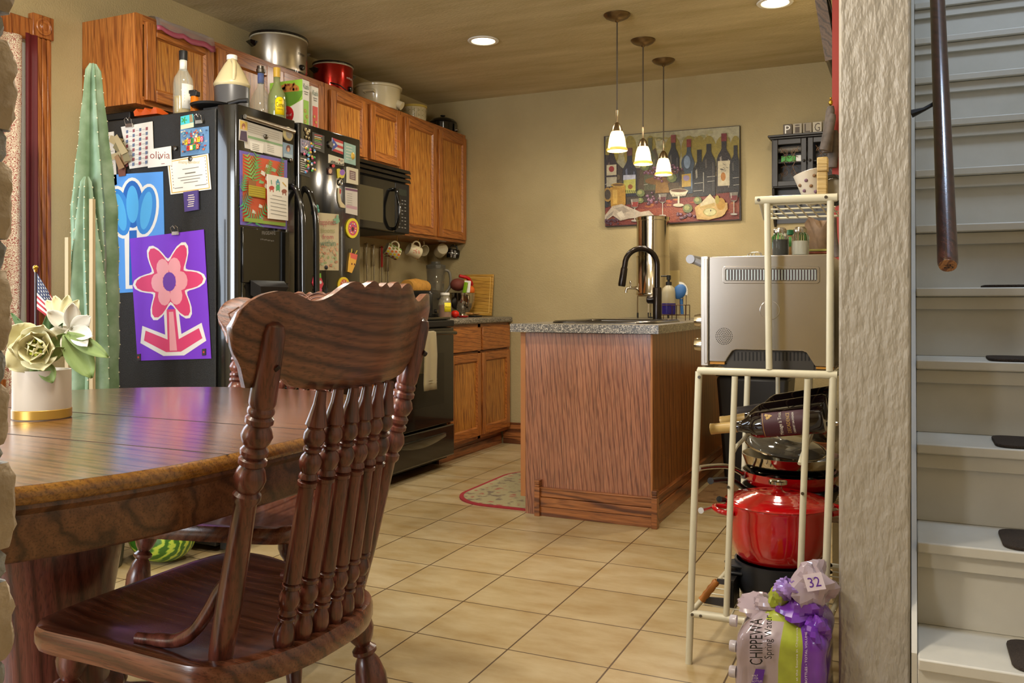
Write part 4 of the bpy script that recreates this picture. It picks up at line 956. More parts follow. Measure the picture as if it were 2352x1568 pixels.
t = thing('blender', 'tall clear blender jug with grey lid behind the honey jar', 'blender', (x, y, z))
part('blender_base', MB().loft([[(x+a*.085, y+b*.075, z+h_) for a, b in ((1, 1), (-1, 1), (-1, -1), (1, -1))] if h_ < .09 else [(x+a*.06, y+b*.055, z+h_) for a, b in ((1, 1), (-1, 1), (-1, -1), (1, -1))] for h_ in (0, .085, .12)]), BLACKM, t, bevel=.01)
part('jug', MB().loft([[(x+a*s_, y+b*s_, z+h_) for a, b in ((1, .6), (.6, 1), (-.6, 1), (-1, .6), (-1, -.6), (-.6, -1), (.6, -1), (1, -.6))] for s_, h_ in ((.042, .13), (.045, .16), (.056, .34))], 0, False), mat('smoky_jug', '#77705f', .08, alpha=.42, coat=1.0), t, solid=-.003)
part('lid', MB().loft([[(x+a*s_, y+b*s_, z+h_) for a, b in ((1, .6), (.6, 1), (-.6, 1), (-1, .6), (-1, -.6), (-.6, -1), (.6, -1), (1, -.6))] for s_, h_ in ((.059, .335), (.059, .36), (.028, .37), (.028, .385))]), C('grey_lid', '#4d4a40', .4), t, bevel=.004)
part('handle', MB().tube(bez([(x+.042, y+.042, z+.33), (x+.07, y+.07, z+.31), (x+.075, y+.075, z+.22), (x+.045, y+.045, z+.16)], 5), .010, 10), C('grey_handle', '#6a665b', .3), t)
x, y, z = at(1022, -2.66)
t = thing('honey_jar', 'glass honey jar with white lid and yellow label on the counter', 'jar', (x, y, z))
pf = [(0, .001), (.034, .001), (.040, .006), (.041, .09), (.034, .118), (.026, .135), (.026, .148)]
part('glass', MB().lathe((x, y, z), pf, 24, 0, False), mat('jar_glass', '#cfc9ae', .05, alpha=.14, spec=1.0, coat=1.0), t, solid=-.0015)
part('honey', MB().lathe((x, y, z), [(0, .004), (.036, .004), (.0375, .085), (0, .085)], 24), mat('honey', '#7a2a0c', .15), t)
part('lid', MB().lathe((x, y, z+.146), [(.029, 0), (.029, .013), (.027, .015), (0, .015)], 24), WHT, t)
lab(t, x, y, z+.042, z+.098, .0415, FACE-18, FACE+50, C('honey_label', '#ecd91c'))
cm = curvemap(x, y, .042, FACE+16, z); part('label_print', MB().text('Honey', cm, -.018, .077, .020, .066, off=.0006), BLACKINK, t)
x, y, z = at(1062, -2.88)
t = thing('mixing_bowl', 'tall polished steel mixing bowl with handle holding fruit and boxes', 'bowl', (x, y, z))
part('bowl', MB().lathe((x, y, z), [(.045, .0), (.045, .006), (.035, .02), (.05, .035), (.078, .07), (.088, .11), (.090, .165), (.093, .168), (.088, .166), (.085, .11), (.074, .07), (.04, .04), (0, .035)], 36), STEELP, t)
a = math.radians(FACE+5); d = Vector((math.cos(a), math.sin(a), 0)); c_ = Vector((x, y, z))
part('handle', MB().tube(bez([c_+d*.088+Vector((0, 0, .155)), c_+d*.125+Vector((0, 0, .14)), c_+d*.12+Vector((0, 0, .09)), c_+d*.082+Vector((0, 0, .075))], 5), .007, 10), STEELP, t)
bx, by, bz = x, y, z
solo('orange', MB().ball((bx+.035, by+.045, bz+.185), .036), mat('orange_peel', '#d8641a', .45, bump=.3, bscale=400), 'orange resting at the right on top of the steel mixing bowl', 'orange')
m = MB().obox((bx+.045, by-.015, bz+.21), .024, .006, .045, Matrix.Rotation(math.radians(-14), 3, 'X') @ Matrix.Rotation(math.radians(20), 3, 'Z')); t2 = solo('ghost_card', m, WHT, 'small white face shaped card in the steel mixing bowl beside the orange', 'card', bevel=.010)
solo('green_packet', MB().obox((bx+.05, by-.052, bz+.20), .011, .011, .042, Matrix.Rotation(math.radians(12), 3, 'Y')), C('lime', '#7fae1e', .4), 'lime green packet sticking out at the left of the mixing bowl', 'packet', bevel=.003)
m = MB().ball((bx-.02, by-.03, bz+.225), .055, .06, .045); solo('net_bag', m, mat('dark_red_net', '#6e3428', .7, var=.4, vscale=300), 'brownish red net bag of shallots piled on the mixing bowl', 'bag')
m = MB().tube(bez([(bx-.02, by-.01, bz+.287), (bx+.02, by+.035, bz+.274), (bx+.03, by+.07, bz+.245), (bx+.03, by+.085, bz+.225)], 5), [.012]*6+[.014]*10, 10); solo('red_pepper', m, C('pepper_red', '#b01418', .3), 'long red pepper lying over the net bag above the mixing bowl', 'pepper')
# tomatoes, spoon rest, board
for (u, x, zz, r, lb) in ((1045, -2.70, .9005, .028, 'red tomato on the counter between honey jar and bowl'), (1043, -2.79, .9005, .024, 'smaller red tomato behind the first, in front of the bowl')):
    y = aty(u, x); t = thing('tomato', lb, 'tomato', (x, y, zz), 'tomatoes on the counter')
    part('flesh', MB().ball((x, y, zz+r*.88), r, None, r*.88), C('tomato_red', '#c8200f', .2), t); part('stalk', MB().ball((x, y, zz+r*1.74), r*.35, None, .003), DGRN, t)
x, y = -2.66, aty(1064, -2.66); m = MB().lathe((x, y, .9005), [(0, .002), (.035, .002), (.045, .010), (.047, .012), (.044, .013), (.033, .006), (0, .006)], 24, sx=.7); solo('spoon_rest', m, C('red_ceramic', '#a80f18', .15), 'shiny red ceramic spoon rest at the counter edge', 'spoon rest', loc=(x, y, .9005))
x, y = -2.74, aty(1092, -2.74)
m = MB().lathe((x, y, .9105), [(0, .004), (.022, .006), (.034, .012), (.032, .014), (.02, .010), (0, .008)], 20, sx=.8, sy=1.5); m.tube([(x-.005, y-.04, .922), (x-.01, y-.12, .928)], [.007, .006], 8)
solo('wooden_spoon', m, C('pale_wood', '#b98650', .5), 'pale wooden spoon lying on a dark rest beside the cutting board', 'spoon', loc=(x, y-.03, .914))
m = MB().box(x-.03, y-.06, .9005, x+.03, y+.05, .912); solo('spoon_holder', m, BLACKM, 'black spoon rest under the wooden spoon on the counter', 'spoon rest', bevel=.005)
BB = wood('bamboo', '#9c7228', '#b98c36', '#c79a42', 'x', 2.5, rough=.45)
th_ = math.radians(7)
x0, x1 = atx(1062, 5.57), atx(1130, 5.57); M_ = Matrix.Rotation(-th_, 3, 'X'); c_ = Vector(((x0+x1)/2, 5.583, 1.053))
t = thing('cutting_board', 'bamboo cutting board leaning against the back wall on the counter', 'cutting board', (c_.x, 5.57, .9005))
part('board', MB().obox(c_, (x1-x0)/2, .008, .149, M_), BB, t, bevel=.003)
m = MB(); hx = (x1-x0)/2
for (cx_, cz, ax, az) in ((0, .128, hx-.018, .0015), (0, -.128, hx-.018, .0015), (hx-.02, 0, .0015, .128), (-hx+.02, 0, .0015, .128)): m.obox(c_+M_ @ Vector((cx_, -.0085, cz)), ax, .0008, az, M_)
part('juice_groove', m, C('groove_shadowless', '#d9b66a'), t)
# mugs hanging under the cupboard
def mug(u, v, x, r, h, md, col, label, inner, deco=None, group='mugs hanging under the cupboard'):
    y = aty(u, x); z = onx(u, v, x).z
    rt_ = Vector((CY, SY, 0)); fw_ = Vector((SY, -CY, 0)); up_ = Vector((0, 0, 1))
    zv = (rt_*md[0]+fw_*md[1]+up_*md[2]).normalized(); hv = (up_-zv*up_.dot(zv)).normalized(); xv = -hv; yv = zv.cross(xv)
    M = Matrix((xv, yv, zv)).transposed(); loc_ = M.transposed() @ fw_; a0 = math.atan2(loc_.y, loc_.x)
    t = thing('hanging_mug', label, 'mug', (x, y, z), group)
    pr = [(0, -h/2), (r*.9, -h/2), (r, -h/2+.006), (r, h/2), (r-.003, h/2+.001), (r-.004, h/2-.004), (r-.004, -h/2+.006), (0, -h/2+.006)]
    body = MB().lathe((x, y, z), pr, 28, 0, False, M=M); part('cup', body, col, t)
    hp = [Vector((x, y, z))+M @ Vector((-(r-.003)-.030*math.sin(math.radians(a)), 0, .028*math.cos(math.radians(a)))) for a in range(0, 181, 20)]
    part('handle', MB().tube(hp, .0055, 10), inner, t)
    hk = Vector((x, y, z))+M @ Vector((-r-.026, 0, 0)); part('hook', MB().tube([hk+Vector((0, 0, -.004)), hk+Vector((.006, 0, .004)), Vector((hk.x+.004, hk.y, 1.4305))], .0018, 6), BRASS, t)
    if deco:
        m = MB()
        def cf(u_, v_, off=0): a = a0+u_/r; return Vector((x, y, z))+M @ Vector(((r+.0008+off)*math.cos(a), (r+.0008+off)*math.sin(a), v_))
        mats = deco(m, cf); part('decoration', m, mats, t)
    return t
def dots(m, cf):
    k = 0
    for i in range(-6, 7):
        for j in range(4):
            u_, v_ = i*.021+(j % 2)*.010, -.036+.024*j; k += 1
            m.add([cf(u_+.0078*math.cos(a), v_+.009*math.sin(a)) for a in [2*math.pi*q/10 for q in range(10)]], [list(range(10))], (i*3+j*5) % 5)
    return [ORG_, GRN, YEL, C('olive', '#7d7a2a'), C('rust', '#a34a22')]
def splat(m, cf):
    for q in range(16):
        u_, v_ = rs.uniform(-.010, .022), rs.uniform(-.03, .02)
        m.add([cf(u_+.004*math.cos(a), v_+.005*math.sin(a)) for a in [2*math.pi*k/7 for k in range(7)]], [list(range(7))], 0)
    return [C('coral', '#c0806a')]
def brew(m, cf):
    f = lambda u, v, off=0: cf(u, v, off)
    m.text("WITCH'S", f, -.030, .026, .030, .008); m.text('BREW', f, -.028, .002, .028, -.016)
    return [WHT]
mug(901, 577, -3.02, .041, .095, (-.80, .42, .42), IVORY, 'white mug with orange and green spots hanging upside down under the microwave edge', IVORY, dots)
mug(951, 577, -3.02, .043, .090, (-.80, .45, .36), IVORY, 'cream mug with small coral print hanging second from left', IVORY, splat)
mug(966, 572, -3.14, .040, .090, (.5, .5, -.2), IVORY, 'plain cream mug hanging behind the coral print mug', IVORY)
mug(1013, 575, -3.08, .042, .092, (-.3, -.8, -.2), IVORY, 'plain white mug hanging above the blender', C('tan_handle', '#8d7a55'))
mug(1041, 583, -3.04, .036, .082, (-.95, .25, .1), BLACKG, "black mug with white capital lettering hanging at the far right", BLACKG, brew)
# utensils on the wall
for k, (u, v0, v1, mm, hd) in enumerate([(843, 557, 642, STEEL, 'ladle'), (859, 560, 642, STEEL, 'spoon'), (877, 565, 642, RED, 'fork'), (891, 585, 642, STEEL, 'spatula')]):
    x = LW+.022; y = aty(u, x); z0 = onx(u, v1, x).z; z1 = onx(u, v0, x).z
    t = thing('hanging_'+hd, ['steel ladle hanging leftmost on the wall beside the fridge', 'steel spoon hanging second from left on the wall', 'red-handled fork hanging on the wall behind the spotted mug', 'steel spatula hanging rightmost of the wall utensils'][k], hd, (x, y, z0), 'utensils hanging on the wall')
    zm = (z0+z1)/2-.03
    part('handle', MB().box(x-.003, y-.010, zm, x+.003, y+.010, z1), mm, t, bevel=.003)
    part('shaft', MB().tube([(x, y, zm+.01), (x, y, z0-.03)], .0035, 8), STEEL, t)
    if hd in ('ladle', 'spoon'): m = MB().ball((x+.004, y, z0-.06), .012 if hd == 'spoon' else .025, .028, .036)
    elif hd == 'fork':
        m = MB().box(x-.002, y-.018, z0-.045, x+.002, y+.018, z0-.03)
        for q in (-.016, -.005, .006, .015): m.box(x-.002, y+q, z0-.10, x+.002, y+q+.004, z0-.044)
    else: m = MB().box(x-.002, y-.03, z0-.11, x+.002, y+.03, z0-.03)
    part('head', m, STEEL if hd != 'ladle' else BLACKM, t)
    part('nail', MB().turn((LW+.001, y, z1-.008), (x+.006, y, z1-.008), [(0, .002), (1, .003)], 8), STEELD, t)
# ------------------------------------------------------------ painting over the sink
PY = 5.603
def PP(u, v, off=0): p = ony(u, v, PY); return Vector((p.x, PY-off, p.z))
pt = thing('painting', 'unframed canvas painting of wine bottles, jug, cheese, pears and glasses on a red table', 'painting', (-1.435, 5.62, 1.52))
q = [PP(1387, 313), PP(1699, 288), PP(1702, 505), PP(1390, 521)]
part('canvas', MB().prism([Vector((p.x, PY, p.z)) for p in reversed(q)], (0, .026, 0)), C('canvas_edge', '#2a1c16'), pt)
PM = {}
def pc(c):
    if c not in PM: PM[c] = len(PM)
    return PM[c]
m = MB(); OFF = [.0005]
def pp(pts, c, dx=0, dy=0):
    OFF[0] += .00003; q_ = []
    for u, v in pts:
        u = min(max(u, 1391.0), 1698.5); q_.append((u, min(max(v, 314.2-.0797*(u-1387.5)), 518.8-.0505*(u-1390.5))))
    m.poly(PP, q_, pc(c), OFF[0])
def K(x, y): return 1380+x*340/2050., 270+y*340/2050.   # local drawing grid of the canvas
def kp(pts, c): pp([K(*p) for p in pts], c)
def ke(cx, cy, rx, ry, c, n=18): kp([(cx+rx*math.cos(2*math.pi*i/n), cy+ry*math.sin(2*math.pi*i/n)) for i in range(n)], c)
pp([(1387.5, 313.5), (1698.7, 288.7), (1701.3, 504.3), (1390.5, 520)], '#9b9472')
kp([(40, 300), (500, 240), (900, 200), (700, 420), (500, 470), (250, 560), (60, 700)], '#a39a6c')
kp([(1000, 190), (1910, 110), (1915, 420), (1500, 330), (1200, 420)], '#aca583')
for i in range(160):
    X_, Y_ = rs.uniform(60, 1900), rs.uniform(200, 620)
    if Y_ > 330-X_*.09: ke(X_, Y_, rs.uniform(20, 60), rs.uniform(10, 30), rs.choice(['#a19a6f', '#8f8a5c', '#aaa27c', '#97874a', '#7c7440', '#a39560']), 8)
for cx, w_ in ((410, 90), (690, 80), (1000, 110), (1225, 110), (1370, 90), (1500, 100), (1700, 120), (1870, 80), (150, 100)):
    ke(cx, 460, w_, 210, '#8d7c2c')
kp([(55, 1250), (420, 1050), (900, 1050), (1300, 980), (1925, 1000), (1945, 1410), (1000, 1460), (60, 1500)], '#6e2413')
kp([(60, 1300), (1930, 1180), (1938, 1300), (900, 1440), (60, 1420)], '#81381a')
for i in range(60): ke(rs.uniform(80, 1850), rs.uniform(1120, 1420), rs.uniform(15, 60), rs.uniform(8, 22), rs.choice(['#8f4a1c', '#6b1c10', '#a0602a', '#5c1a12', '#a4441c']), 8)
kp([(45, 520), (120, 520), (300, 700), (1200, 700), (1925, 650), (1930, 1020), (60, 1240)], '#3a2c1c')
for i in range(120): ke(rs.uniform(70, 1900), rs.uniform(700, 1010), rs.uniform(12, 40), rs.uniform(10, 40), rs.choice(['#2c2118', '#4a3a22', '#5a4a2c', '#33281c', '#6a5a34', '#241c18']), 8)
kp([(560, 640), (760, 420), (820, 640), (1100, 700), (1080, 1010), (520, 1020)], '#4a3a22')
def btl(cx, top, sh, bot, wn, wb, c, hl, neck=None, lab_=None, lc=None):
    kp([(cx-wn, top), (cx+wn, top-4), (cx+wn, sh-90), (cx+wn*1.3, sh-60), (cx+wb*.8, sh), (cx+wb, sh+60), (cx+wb, bot), (cx-wb, bot+8), (cx-wb, sh+60), (cx-wb*.8, sh), (cx-wn*1.3, sh-60), (cx-wn, sh-90)], c)
    if neck: kp([(cx-wn-3, top-45), (cx+wn+3, top-49), (cx+wn+3, top+60), (cx-wn-3, top+64)], neck)
    kp([(cx-wb*.6, sh+40), (cx-wb*.35, sh+10), (cx-wb*.25, sh+130), (cx-wb*.5, sh+150)], hl)
    kp([(cx+wb*.55, sh+60), (cx+wb*.7, sh+60), (cx+wb*.7, bot-60), (cx+wb*.6, bot-60)], hl)
    if lab_: kp([(cx-wb*.85, lab_[0]+6), (cx+wb*.85, lab_[0]-4), (cx+wb*.85, lab_[1]-4), (cx-wb*.85, lab_[1]+6)], lc)
btl(50, 520, 650, 1240, 22, 62, '#1c1a20', '#3a3848'); btl(690, 330, 520, 1000, 26, 85, '#4c4a2e', '#7a7650', '#5a5530')
btl(155, 480, 600, 1010, 32, 80, '#2b1c18', '#5c4840', None, (655, 800), '#b8ac8c'); ke(155, 715, 38, 42, '#8c1f18', 12); kp([(85, 830), (228, 822), (226, 950), (88, 960)], '#a39a80')
btl(405, 470, 690, 1090, 34, 98, '#23222a', '#585c70', '#5a3228', (800, 1050), '#aaa54c'); kp([(318, 800), (488, 792), (488, 850), (318, 870)], '#a9aab8'); ke(415, 960, 34, 34, '#8a4d18', 10)
for i in range(6): kp([(350+25*i, 1010), (362+25*i, 1005), (350+25*i, 1050), (340+25*i, 1052)], '#3a3a1c')
btl(1010, 290, 500, 900, 30, 82, '#22201e', '#57514a', '#7d3328'); btl(1225, 350, 560, 1050, 28, 62, '#33404c', '#7688a0', '#7a2420')
ke(1210, 640, 90, 130, '#3d4a5a'); ke(1200, 620, 45, 90, '#7e92ac'); kp([(1125, 790), (1255, 775), (1252, 955), (1128, 965)], '#a8893a'); ke(1190, 840, 45, 40, '#8a7a9a', 10)
btl(1500, 370, 560, 1080, 32, 92, '#1e1a18', '#4c443c'); btl(1370, 450, 700, 1090, 32, 92, '#171513', '#8a8578')
btl(1710, 270, 520, 1030, 34, 100, '#241a18', '#8c8176', '#6e1c1c', (600, 945), '#bdb192')
for i in range(9): a, b = rs.uniform(1650, 1740), rs.uniform(630, 740); kp([(a, b), (a+35, b+16), (a+33, b+21), (a-2, b+6)], '#2a221c')
ke(1700, 820, 34, 60, '#a3681f')
btl(1870, 390, 600, 1100, 26, 82, '#1a1816', '#4a463e')
for (x0, y0, x1) in ((1300, 905, 1420), (1290, 1010, 1415), (1475, 815, 1590), (1480, 880, 1580), (1830, 830, 1925), (1840, 930, 1930), (40, 920, 100), (600, 925, 660)): kp([(x0, y0+6), (x1, y0-4), (x1, y0+2), (x0, y0+13)], '#a9a394')
ke(840, 760, 240, 45, '#63391f'); ke(800, 880, 180, 55, '#6d4a1c'); kp([(770, 900), (930, 900), (960, 1040), (760, 1050)], '#7d5a22')
for i in range(70):
    cl = rs.choice([(720, 740, 110, 60), (820, 830, 60, 60), (1060, 710, 90, 70), (720, 1120, 110, 90), (730, 1160, 80, 40), (1160, 1350, 90, 40), (1230, 1320, 80, 60)])
    a = rs.uniform(-1, 1); b = rs.uniform(-1, 1); X_, Y_ = cl[0]+a*cl[2], cl[1]+b*cl[3]; ke(X_, Y_, 20, 20, rs.choice(['#4a2333', '#5c3040', '#3a1c2a', '#70475a']), 10); ke(X_-5, Y_-6, 6, 6, '#b59aa4', 6)
for (a, b, r_) in ((990, 840, 70), (560, 1050, 60), (1210, 1260, 70), (1350, 1150, 60), (620, 690, 60), (1390, 1340, 60), (560, 1150, 45)): ke(a, b, r_, r_*.9, '#5e6638', 9); ke(a-10, b-10, r_*.55, r_*.5, '#8b8b50', 7)
kp([(140, 970), (350, 950), (355, 1190), (330, 1260), (170, 1270), (150, 1230)], '#a67a22'); ke(250, 940, 98, 30, '#b08a34'); ke(250, 935, 80, 18, '#6a4a18'); kp([(175, 1000), (240, 1000), (240, 1200), (180, 1200)], '#c29a42')
for r_, c in ((62, '#93702a'), (44, '#3a2c1c')): ke(105, 1070, r_, 100*r_/62, c)
kp([(50, 1360), (170, 1230), (300, 1200), (470, 1270), (560, 1310), (680, 1290), (760, 1370), (540, 1390), (400, 1400), (280, 1430), (180, 1360), (60, 1440)], '#b3a48e')
kp([(200, 1260), (320, 1230), (420, 1300), (300, 1330)], '#978a78'); kp([(230, 1330), (300, 1290), (350, 1380), (290, 1410)], '#cabda6'); kp([(90, 1370), (190, 1290), (170, 1350), (80, 1420)], '#8d8070')
def glass(cx, top, c):
    kp([(cx-60, top), (cx+60, top-6), (cx+44, top+110), (cx+10, top+130), (cx-10, top+130), (cx-44, top+110)], '#6f6658'); kp([(cx-50, top+45), (cx+50, top+40), (cx+38, top+108), (cx-38, top+108)], c)
    kp([(cx-5, top+125), (cx+5, top+125), (cx+6, top+290), (cx-6, top+290)], '#b1a898'); ke(cx, top+300, 50, 14, '#a79f92'); kp([(cx-44, top+10), (cx-36, top+8), (cx-30, top+80), (cx-36, top+80)], '#c9c2b6')
glass(480, 1130, '#83281c'); glass(865, 1060, '#4c1016'); glass(1850, 1040, '#6a0f14')
ke(1090, 1020, 130, 32, '#b2a88a'); kp([(962, 1030), (1216, 1020), (1180, 1090), (1000, 1100)], '#bfb598'); ke(1090, 1015, 110, 22, '#5b3a20'); kp([(1075, 1095), (1100, 1095), (1100, 1200), (1072, 1200)], '#bdb498'); ke(1085, 1215, 75, 24, '#b5ab8e')
m.text('Chocolate', PP, *K(990, 1062), *K(1185, 1092), mi=pc("#2a2018"), off=OFF[0]+.0002)
kp([(1310, 1250), (1400, 1180), (1760, 1180), (1765, 1270), (1690, 1370), (1500, 1420), (1340, 1410)], '#b08d4e'); ke(1540, 1300, 200, 100, '#bd9c5e')
kp([(1390, 1190), (1520, 1060), (1600, 1150), (1590, 1230), (1380, 1260)], '#bdb08a'); kp([(1380, 1262), (1590, 1232), (1585, 1180), (1385, 1235)], '#a98f4e')
ke(1670, 1200, 62, 85, '#a97d1f'); ke(1620, 1140, 30, 60, '#9c8a2c'); ke(1520, 1310, 95, 60, '#9c9250'); ke(1520, 1310, 80, 48, '#c4bc86'); ke(1530, 1290, 8, 14, '#3a2a1a')
for i in range(20): ke(rs.uniform(60, 260), rs.uniform(1400, 1480), 16, 15, rs.choice(['#3d1f2c', '#4e2c3c']), 8)
for i in range(6): kp([(1760+20*i, 1385), (1768+20*i, 1378), (1764+20*i, 1396)], '#2b1d1a')
dk = lambda c_: tuple(int(c_[i:i+2], 16)/255*.86 for i in (1, 3, 5))
part('painted_picture', m, [C('pg_'+c_[1:], dk(c_), .5, var=.42, vscale=45, bump=.3, bscale=160) for c_ in PM], pt)

# ------------------------------------------------------------ peninsula top
x, y = -1.475, 5.35; ZC = .9006
t = thing('water_filter', 'tall polished stainless steel gravity water filter on a black wire stand', 'water filter', (x, y, 1.045))
zb = 1.046; zs = lambda v: 1-(v-HY)*(-x*SY+y*CY)/FPX
part('lower_chamber', MB().lathe((x, y, 0), [(0, zb), (.104, zb), (.107, zb+.006), (.107, zb+.013), (.104, zb+.018), (.104, zs(590)-.004), (.1065, zs(590)-.003), (.1065, zs(590)+.004), (.10, zs(590)+.006)], 48), STEELP, t)
part('upper_chamber', MB().lathe((x, y, 0), [(.0, zs(588)), (.102, zs(588)), (.102, zs(508)), (.1055, zs(507)), (.1055, zs(502)), (.10, zs(501))], 48), STEELP, t)
part('lid', MB().lathe((x, y, 0), [(.1065, zs(505)), (.1065, zs(500)), (.095, zs(498)), (.04, zs(496.5)), (0, zs(496))], 48), STEELP, t)
part('lid_knob', MB().lathe((x, y, zs(497)), [(.02, 0), (.02, .006), (0, .007)], 16), BLACKM, t)
d = Vector((-.909, -.416, 0)); c_ = Vector((x, y, zb+.045))+d*.102
part('spigot', MB().turn(c_, c_+d*.035, [(0, .012), (.3, .012), (.35, .009), (1, .009)], 12).tube(bez([c_+d*.03, c_+d*.055, c_+d*.066+Vector((0, 0, -.012)), c_+d*.068+Vector((0, 0, -.03))], 4), .008, 10).turn(c_+d*.038, c_+d*.038+Vector((0, 0, .045)), [(0, .006), (.5, .004), (.7, .009), (1, .007)], 10), STEELP, t)
t = thing('wire_stand', 'black rubber footed wire stand under the steel water filter', 'stand', (x, y, ZC))
part('support_ring', MB().tube([(x+.095*math.cos(a), y+.095*math.sin(a), zb-.0045) for a in [2*math.pi*i/24 for i in range(24)]], .0035, 6, closed=True), NICKEL, t)
for k in range(4):
    a = math.radians(200+90*k); c_ = Vector((x+.095*math.cos(a), y+.095*math.sin(a), 0)); s_ = Vector((-math.sin(a), math.cos(a), 0))
    part('leg', MB().tube([c_-s_*.022+Vector((0, 0, ZC+.006)), c_-s_*.02+Vector((0, 0, zb-.03)), c_-s_*.008+Vector((0, 0, zb-.008)), c_+s_*.008+Vector((0, 0, zb-.008)), c_+s_*.02+Vector((0, 0, zb-.03)), c_+s_*.022+Vector((0, 0, ZC+.006))], .0028, 8), NICKEL, t)
    part('rubber_foot', MB().tube([c_-s_*.022+Vector((0, 0, ZC+.035)), c_-s_*.022+Vector((0, 0, ZC+.005)), c_+s_*.022+Vector((0, 0, ZC+.005)), c_+s_*.022+Vector((0, 0, ZC+.035))], .0045, 8), BLACKM, t)
y = 4.80; x = atx(1536, y)
zz = lambda v, x_, y_: 1-(v-HY)*(-x_*SY+y_*CY)/FPX
x2, y2 = atx(1552, y+.0), y+.06
t = thing('sink_caddy', 'brown wire caddy behind the sink holding soap bottle and brush', 'caddy', (x+.03, y, ZC))
m = MB(); X0, X1, Y0, Y1 = x-.045, x+.105, y-.045, y+.055
for z_ in (ZC+.03, ZC+.085):
    m.tube([(X0, Y0, z_), (X1, Y0, z_), (X1, Y1, z_), (X0, Y1, z_)], .0022, 6, closed=True)
for px_ in (X0, (X0+X1)/2, X1):
    for py_ in (Y0, Y1): m.tube([(px_, py_, ZC), (px_, py_, ZC+.085)], .0022, 6)
for k in range(9): xx_ = X0+(X1-X0)*k/8; m.tube([(xx_, Y0, ZC+.03), (xx_, Y1, ZC+.03)], .0014, 5)
for k in range(3): m.tube([(X1-.02-.018*k, Y1, ZC+.03), (X1-.02-.018*k, Y1, ZC+.17)], .002, 5)
part('wire_basket', m, mat('bronze_wire', '#4a2f1c', .35, metal=.6), t)
t = thing('soap_bottle', 'frosted soap pump bottle with purple liquid in the sink caddy', 'bottle', (x, y-.0, ZC+.033)); zb2 = ZC+.033
part('bottle', MB().lathe((x, y, zb2), [(0, 0), (.036, .0), (.038, .004), (.038, .12), (.034, .145), (.016, .162), (.014, .168)], 28), mat('frosted_plastic', '#bdb191', .35, trans=.3), t)
part('liquid', MB().lathe((x, y, zb2), [(.0, .001), (.0382, .001), (.0388, .004), (.0388, .062), (0, .063)], 28), C('purple_soap', '#2c2070', .25), t)
part('pump', MB().lathe((x, y, zb2+.163), [(.017, 0), (.017, .018), (.007, .02), (.007, .03), (.012, .031), (.012, .055), (0, .056)], 16).tube([(x, y, zb2+.215), (x-.04, y-.018, zb2+.213)], .004, 8), BLACKM, t)
bx_, by_ = X1-.035, Y1-.03
t = thing('dish_brush', 'round blue dish brush with white bristles standing in the sink caddy', 'brush', (bx_, by_, ZC+.034))
part('grip', MB().tube([(bx_, by_, ZC+.034), (bx_-.005, by_, ZC+.12)], .009, 8), C('brush_blue', '#2f5d92', .5), t)
M_ = Matrix.Rotation(math.radians(35), 3, 'Y')
part('brush_head', MB().ball((bx_-.012, by_-.01, ZC+.16), .036, .016, .045, M=M_), C('brush_blue', '#2f5d92', .5), t)
m = MB()
for q in range(-20, 100, 8): a = math.radians(q); c_ = Vector((bx_-.012, by_-.01, ZC+.16)); m.tube([c_+Vector((.034*math.cos(a), 0, .042*math.sin(a))), c_+Vector((.046*math.cos(a), 0, .055*math.sin(a)))], .003, 5)
part('bristles', m, WHT, t)
p = ony(1549, 641, BW); solo('outlet_plate', MB().box(p.x-.035, BW-.006, p.z-.057, p.x+.035, BW-.0005, p.z+.057), C('ivory_plate', '#c0ad76', .4), 'ivory outlet cover plate on the back wall behind the soap bottle', 'outlet', bevel=.002)

# ------------------------------------------------------------ black wall cabinet on the back wall
SB = mat('black_painted_wood', '#2b2722', .4)
X0, X1, Z0, Z1 = -.775, -.36, 1.70, 2.005; YF = 5.50
t = thing('small_wall_cabinet', 'small black wall cabinet with scrollwork doors and hook rail beside the pillar', 'cabinet', ((X0+X1)/2, BW, 1.50))
m = MB().box(X0, YF+.012, Z0, X0+.012, BW-.001, Z1).box(X1-.012, YF+.012, Z0, X1, BW-.001, Z1).box(X0+.012, YF+.012, Z0, X1-.012, BW-.001, Z0+.012).box(X0+.012, YF+.012, Z1-.012, X1-.012, BW-.001, Z1).box(X0+.012, BW-.012, Z0+.012, X1-.012, BW-.001, Z1-.012).box(X0+.012, YF+.02, (Z0+Z1)/2-.004, X1-.012, BW-.012, (Z0+Z1)/2+.004)
part('cabinet_body', m, SB, t, bevel=.002)
part('cornice', MB().box(X0-.02, YF-.016, Z1+.001, X1+.02, BW-.001, Z1+.014).box(X0-.01, YF-.005, Z1-.01, X1+.01, YF+.012, Z1), SB, t, bevel=.003)
for xs in (X0, X1-.014):
    pr = [(YF+.02, 1.698), (YF+.03, 1.66), (YF+.05, 1.62), (YF+.07, 1.57), (YF+.06, 1.53), (BW-.03, 1.49), (BW-.001, 1.47), (BW-.001, 1.698)]
    part('side_bracket', MB().prism([(xs, a, b) for a, b in pr], (.014, 0, 0)), SB, t)
part('back_board', MB().box(X0+.015, BW-.014, 1.49, X1-.015, BW-.001, 1.698), SB, t)
mid = (X0+X1)/2
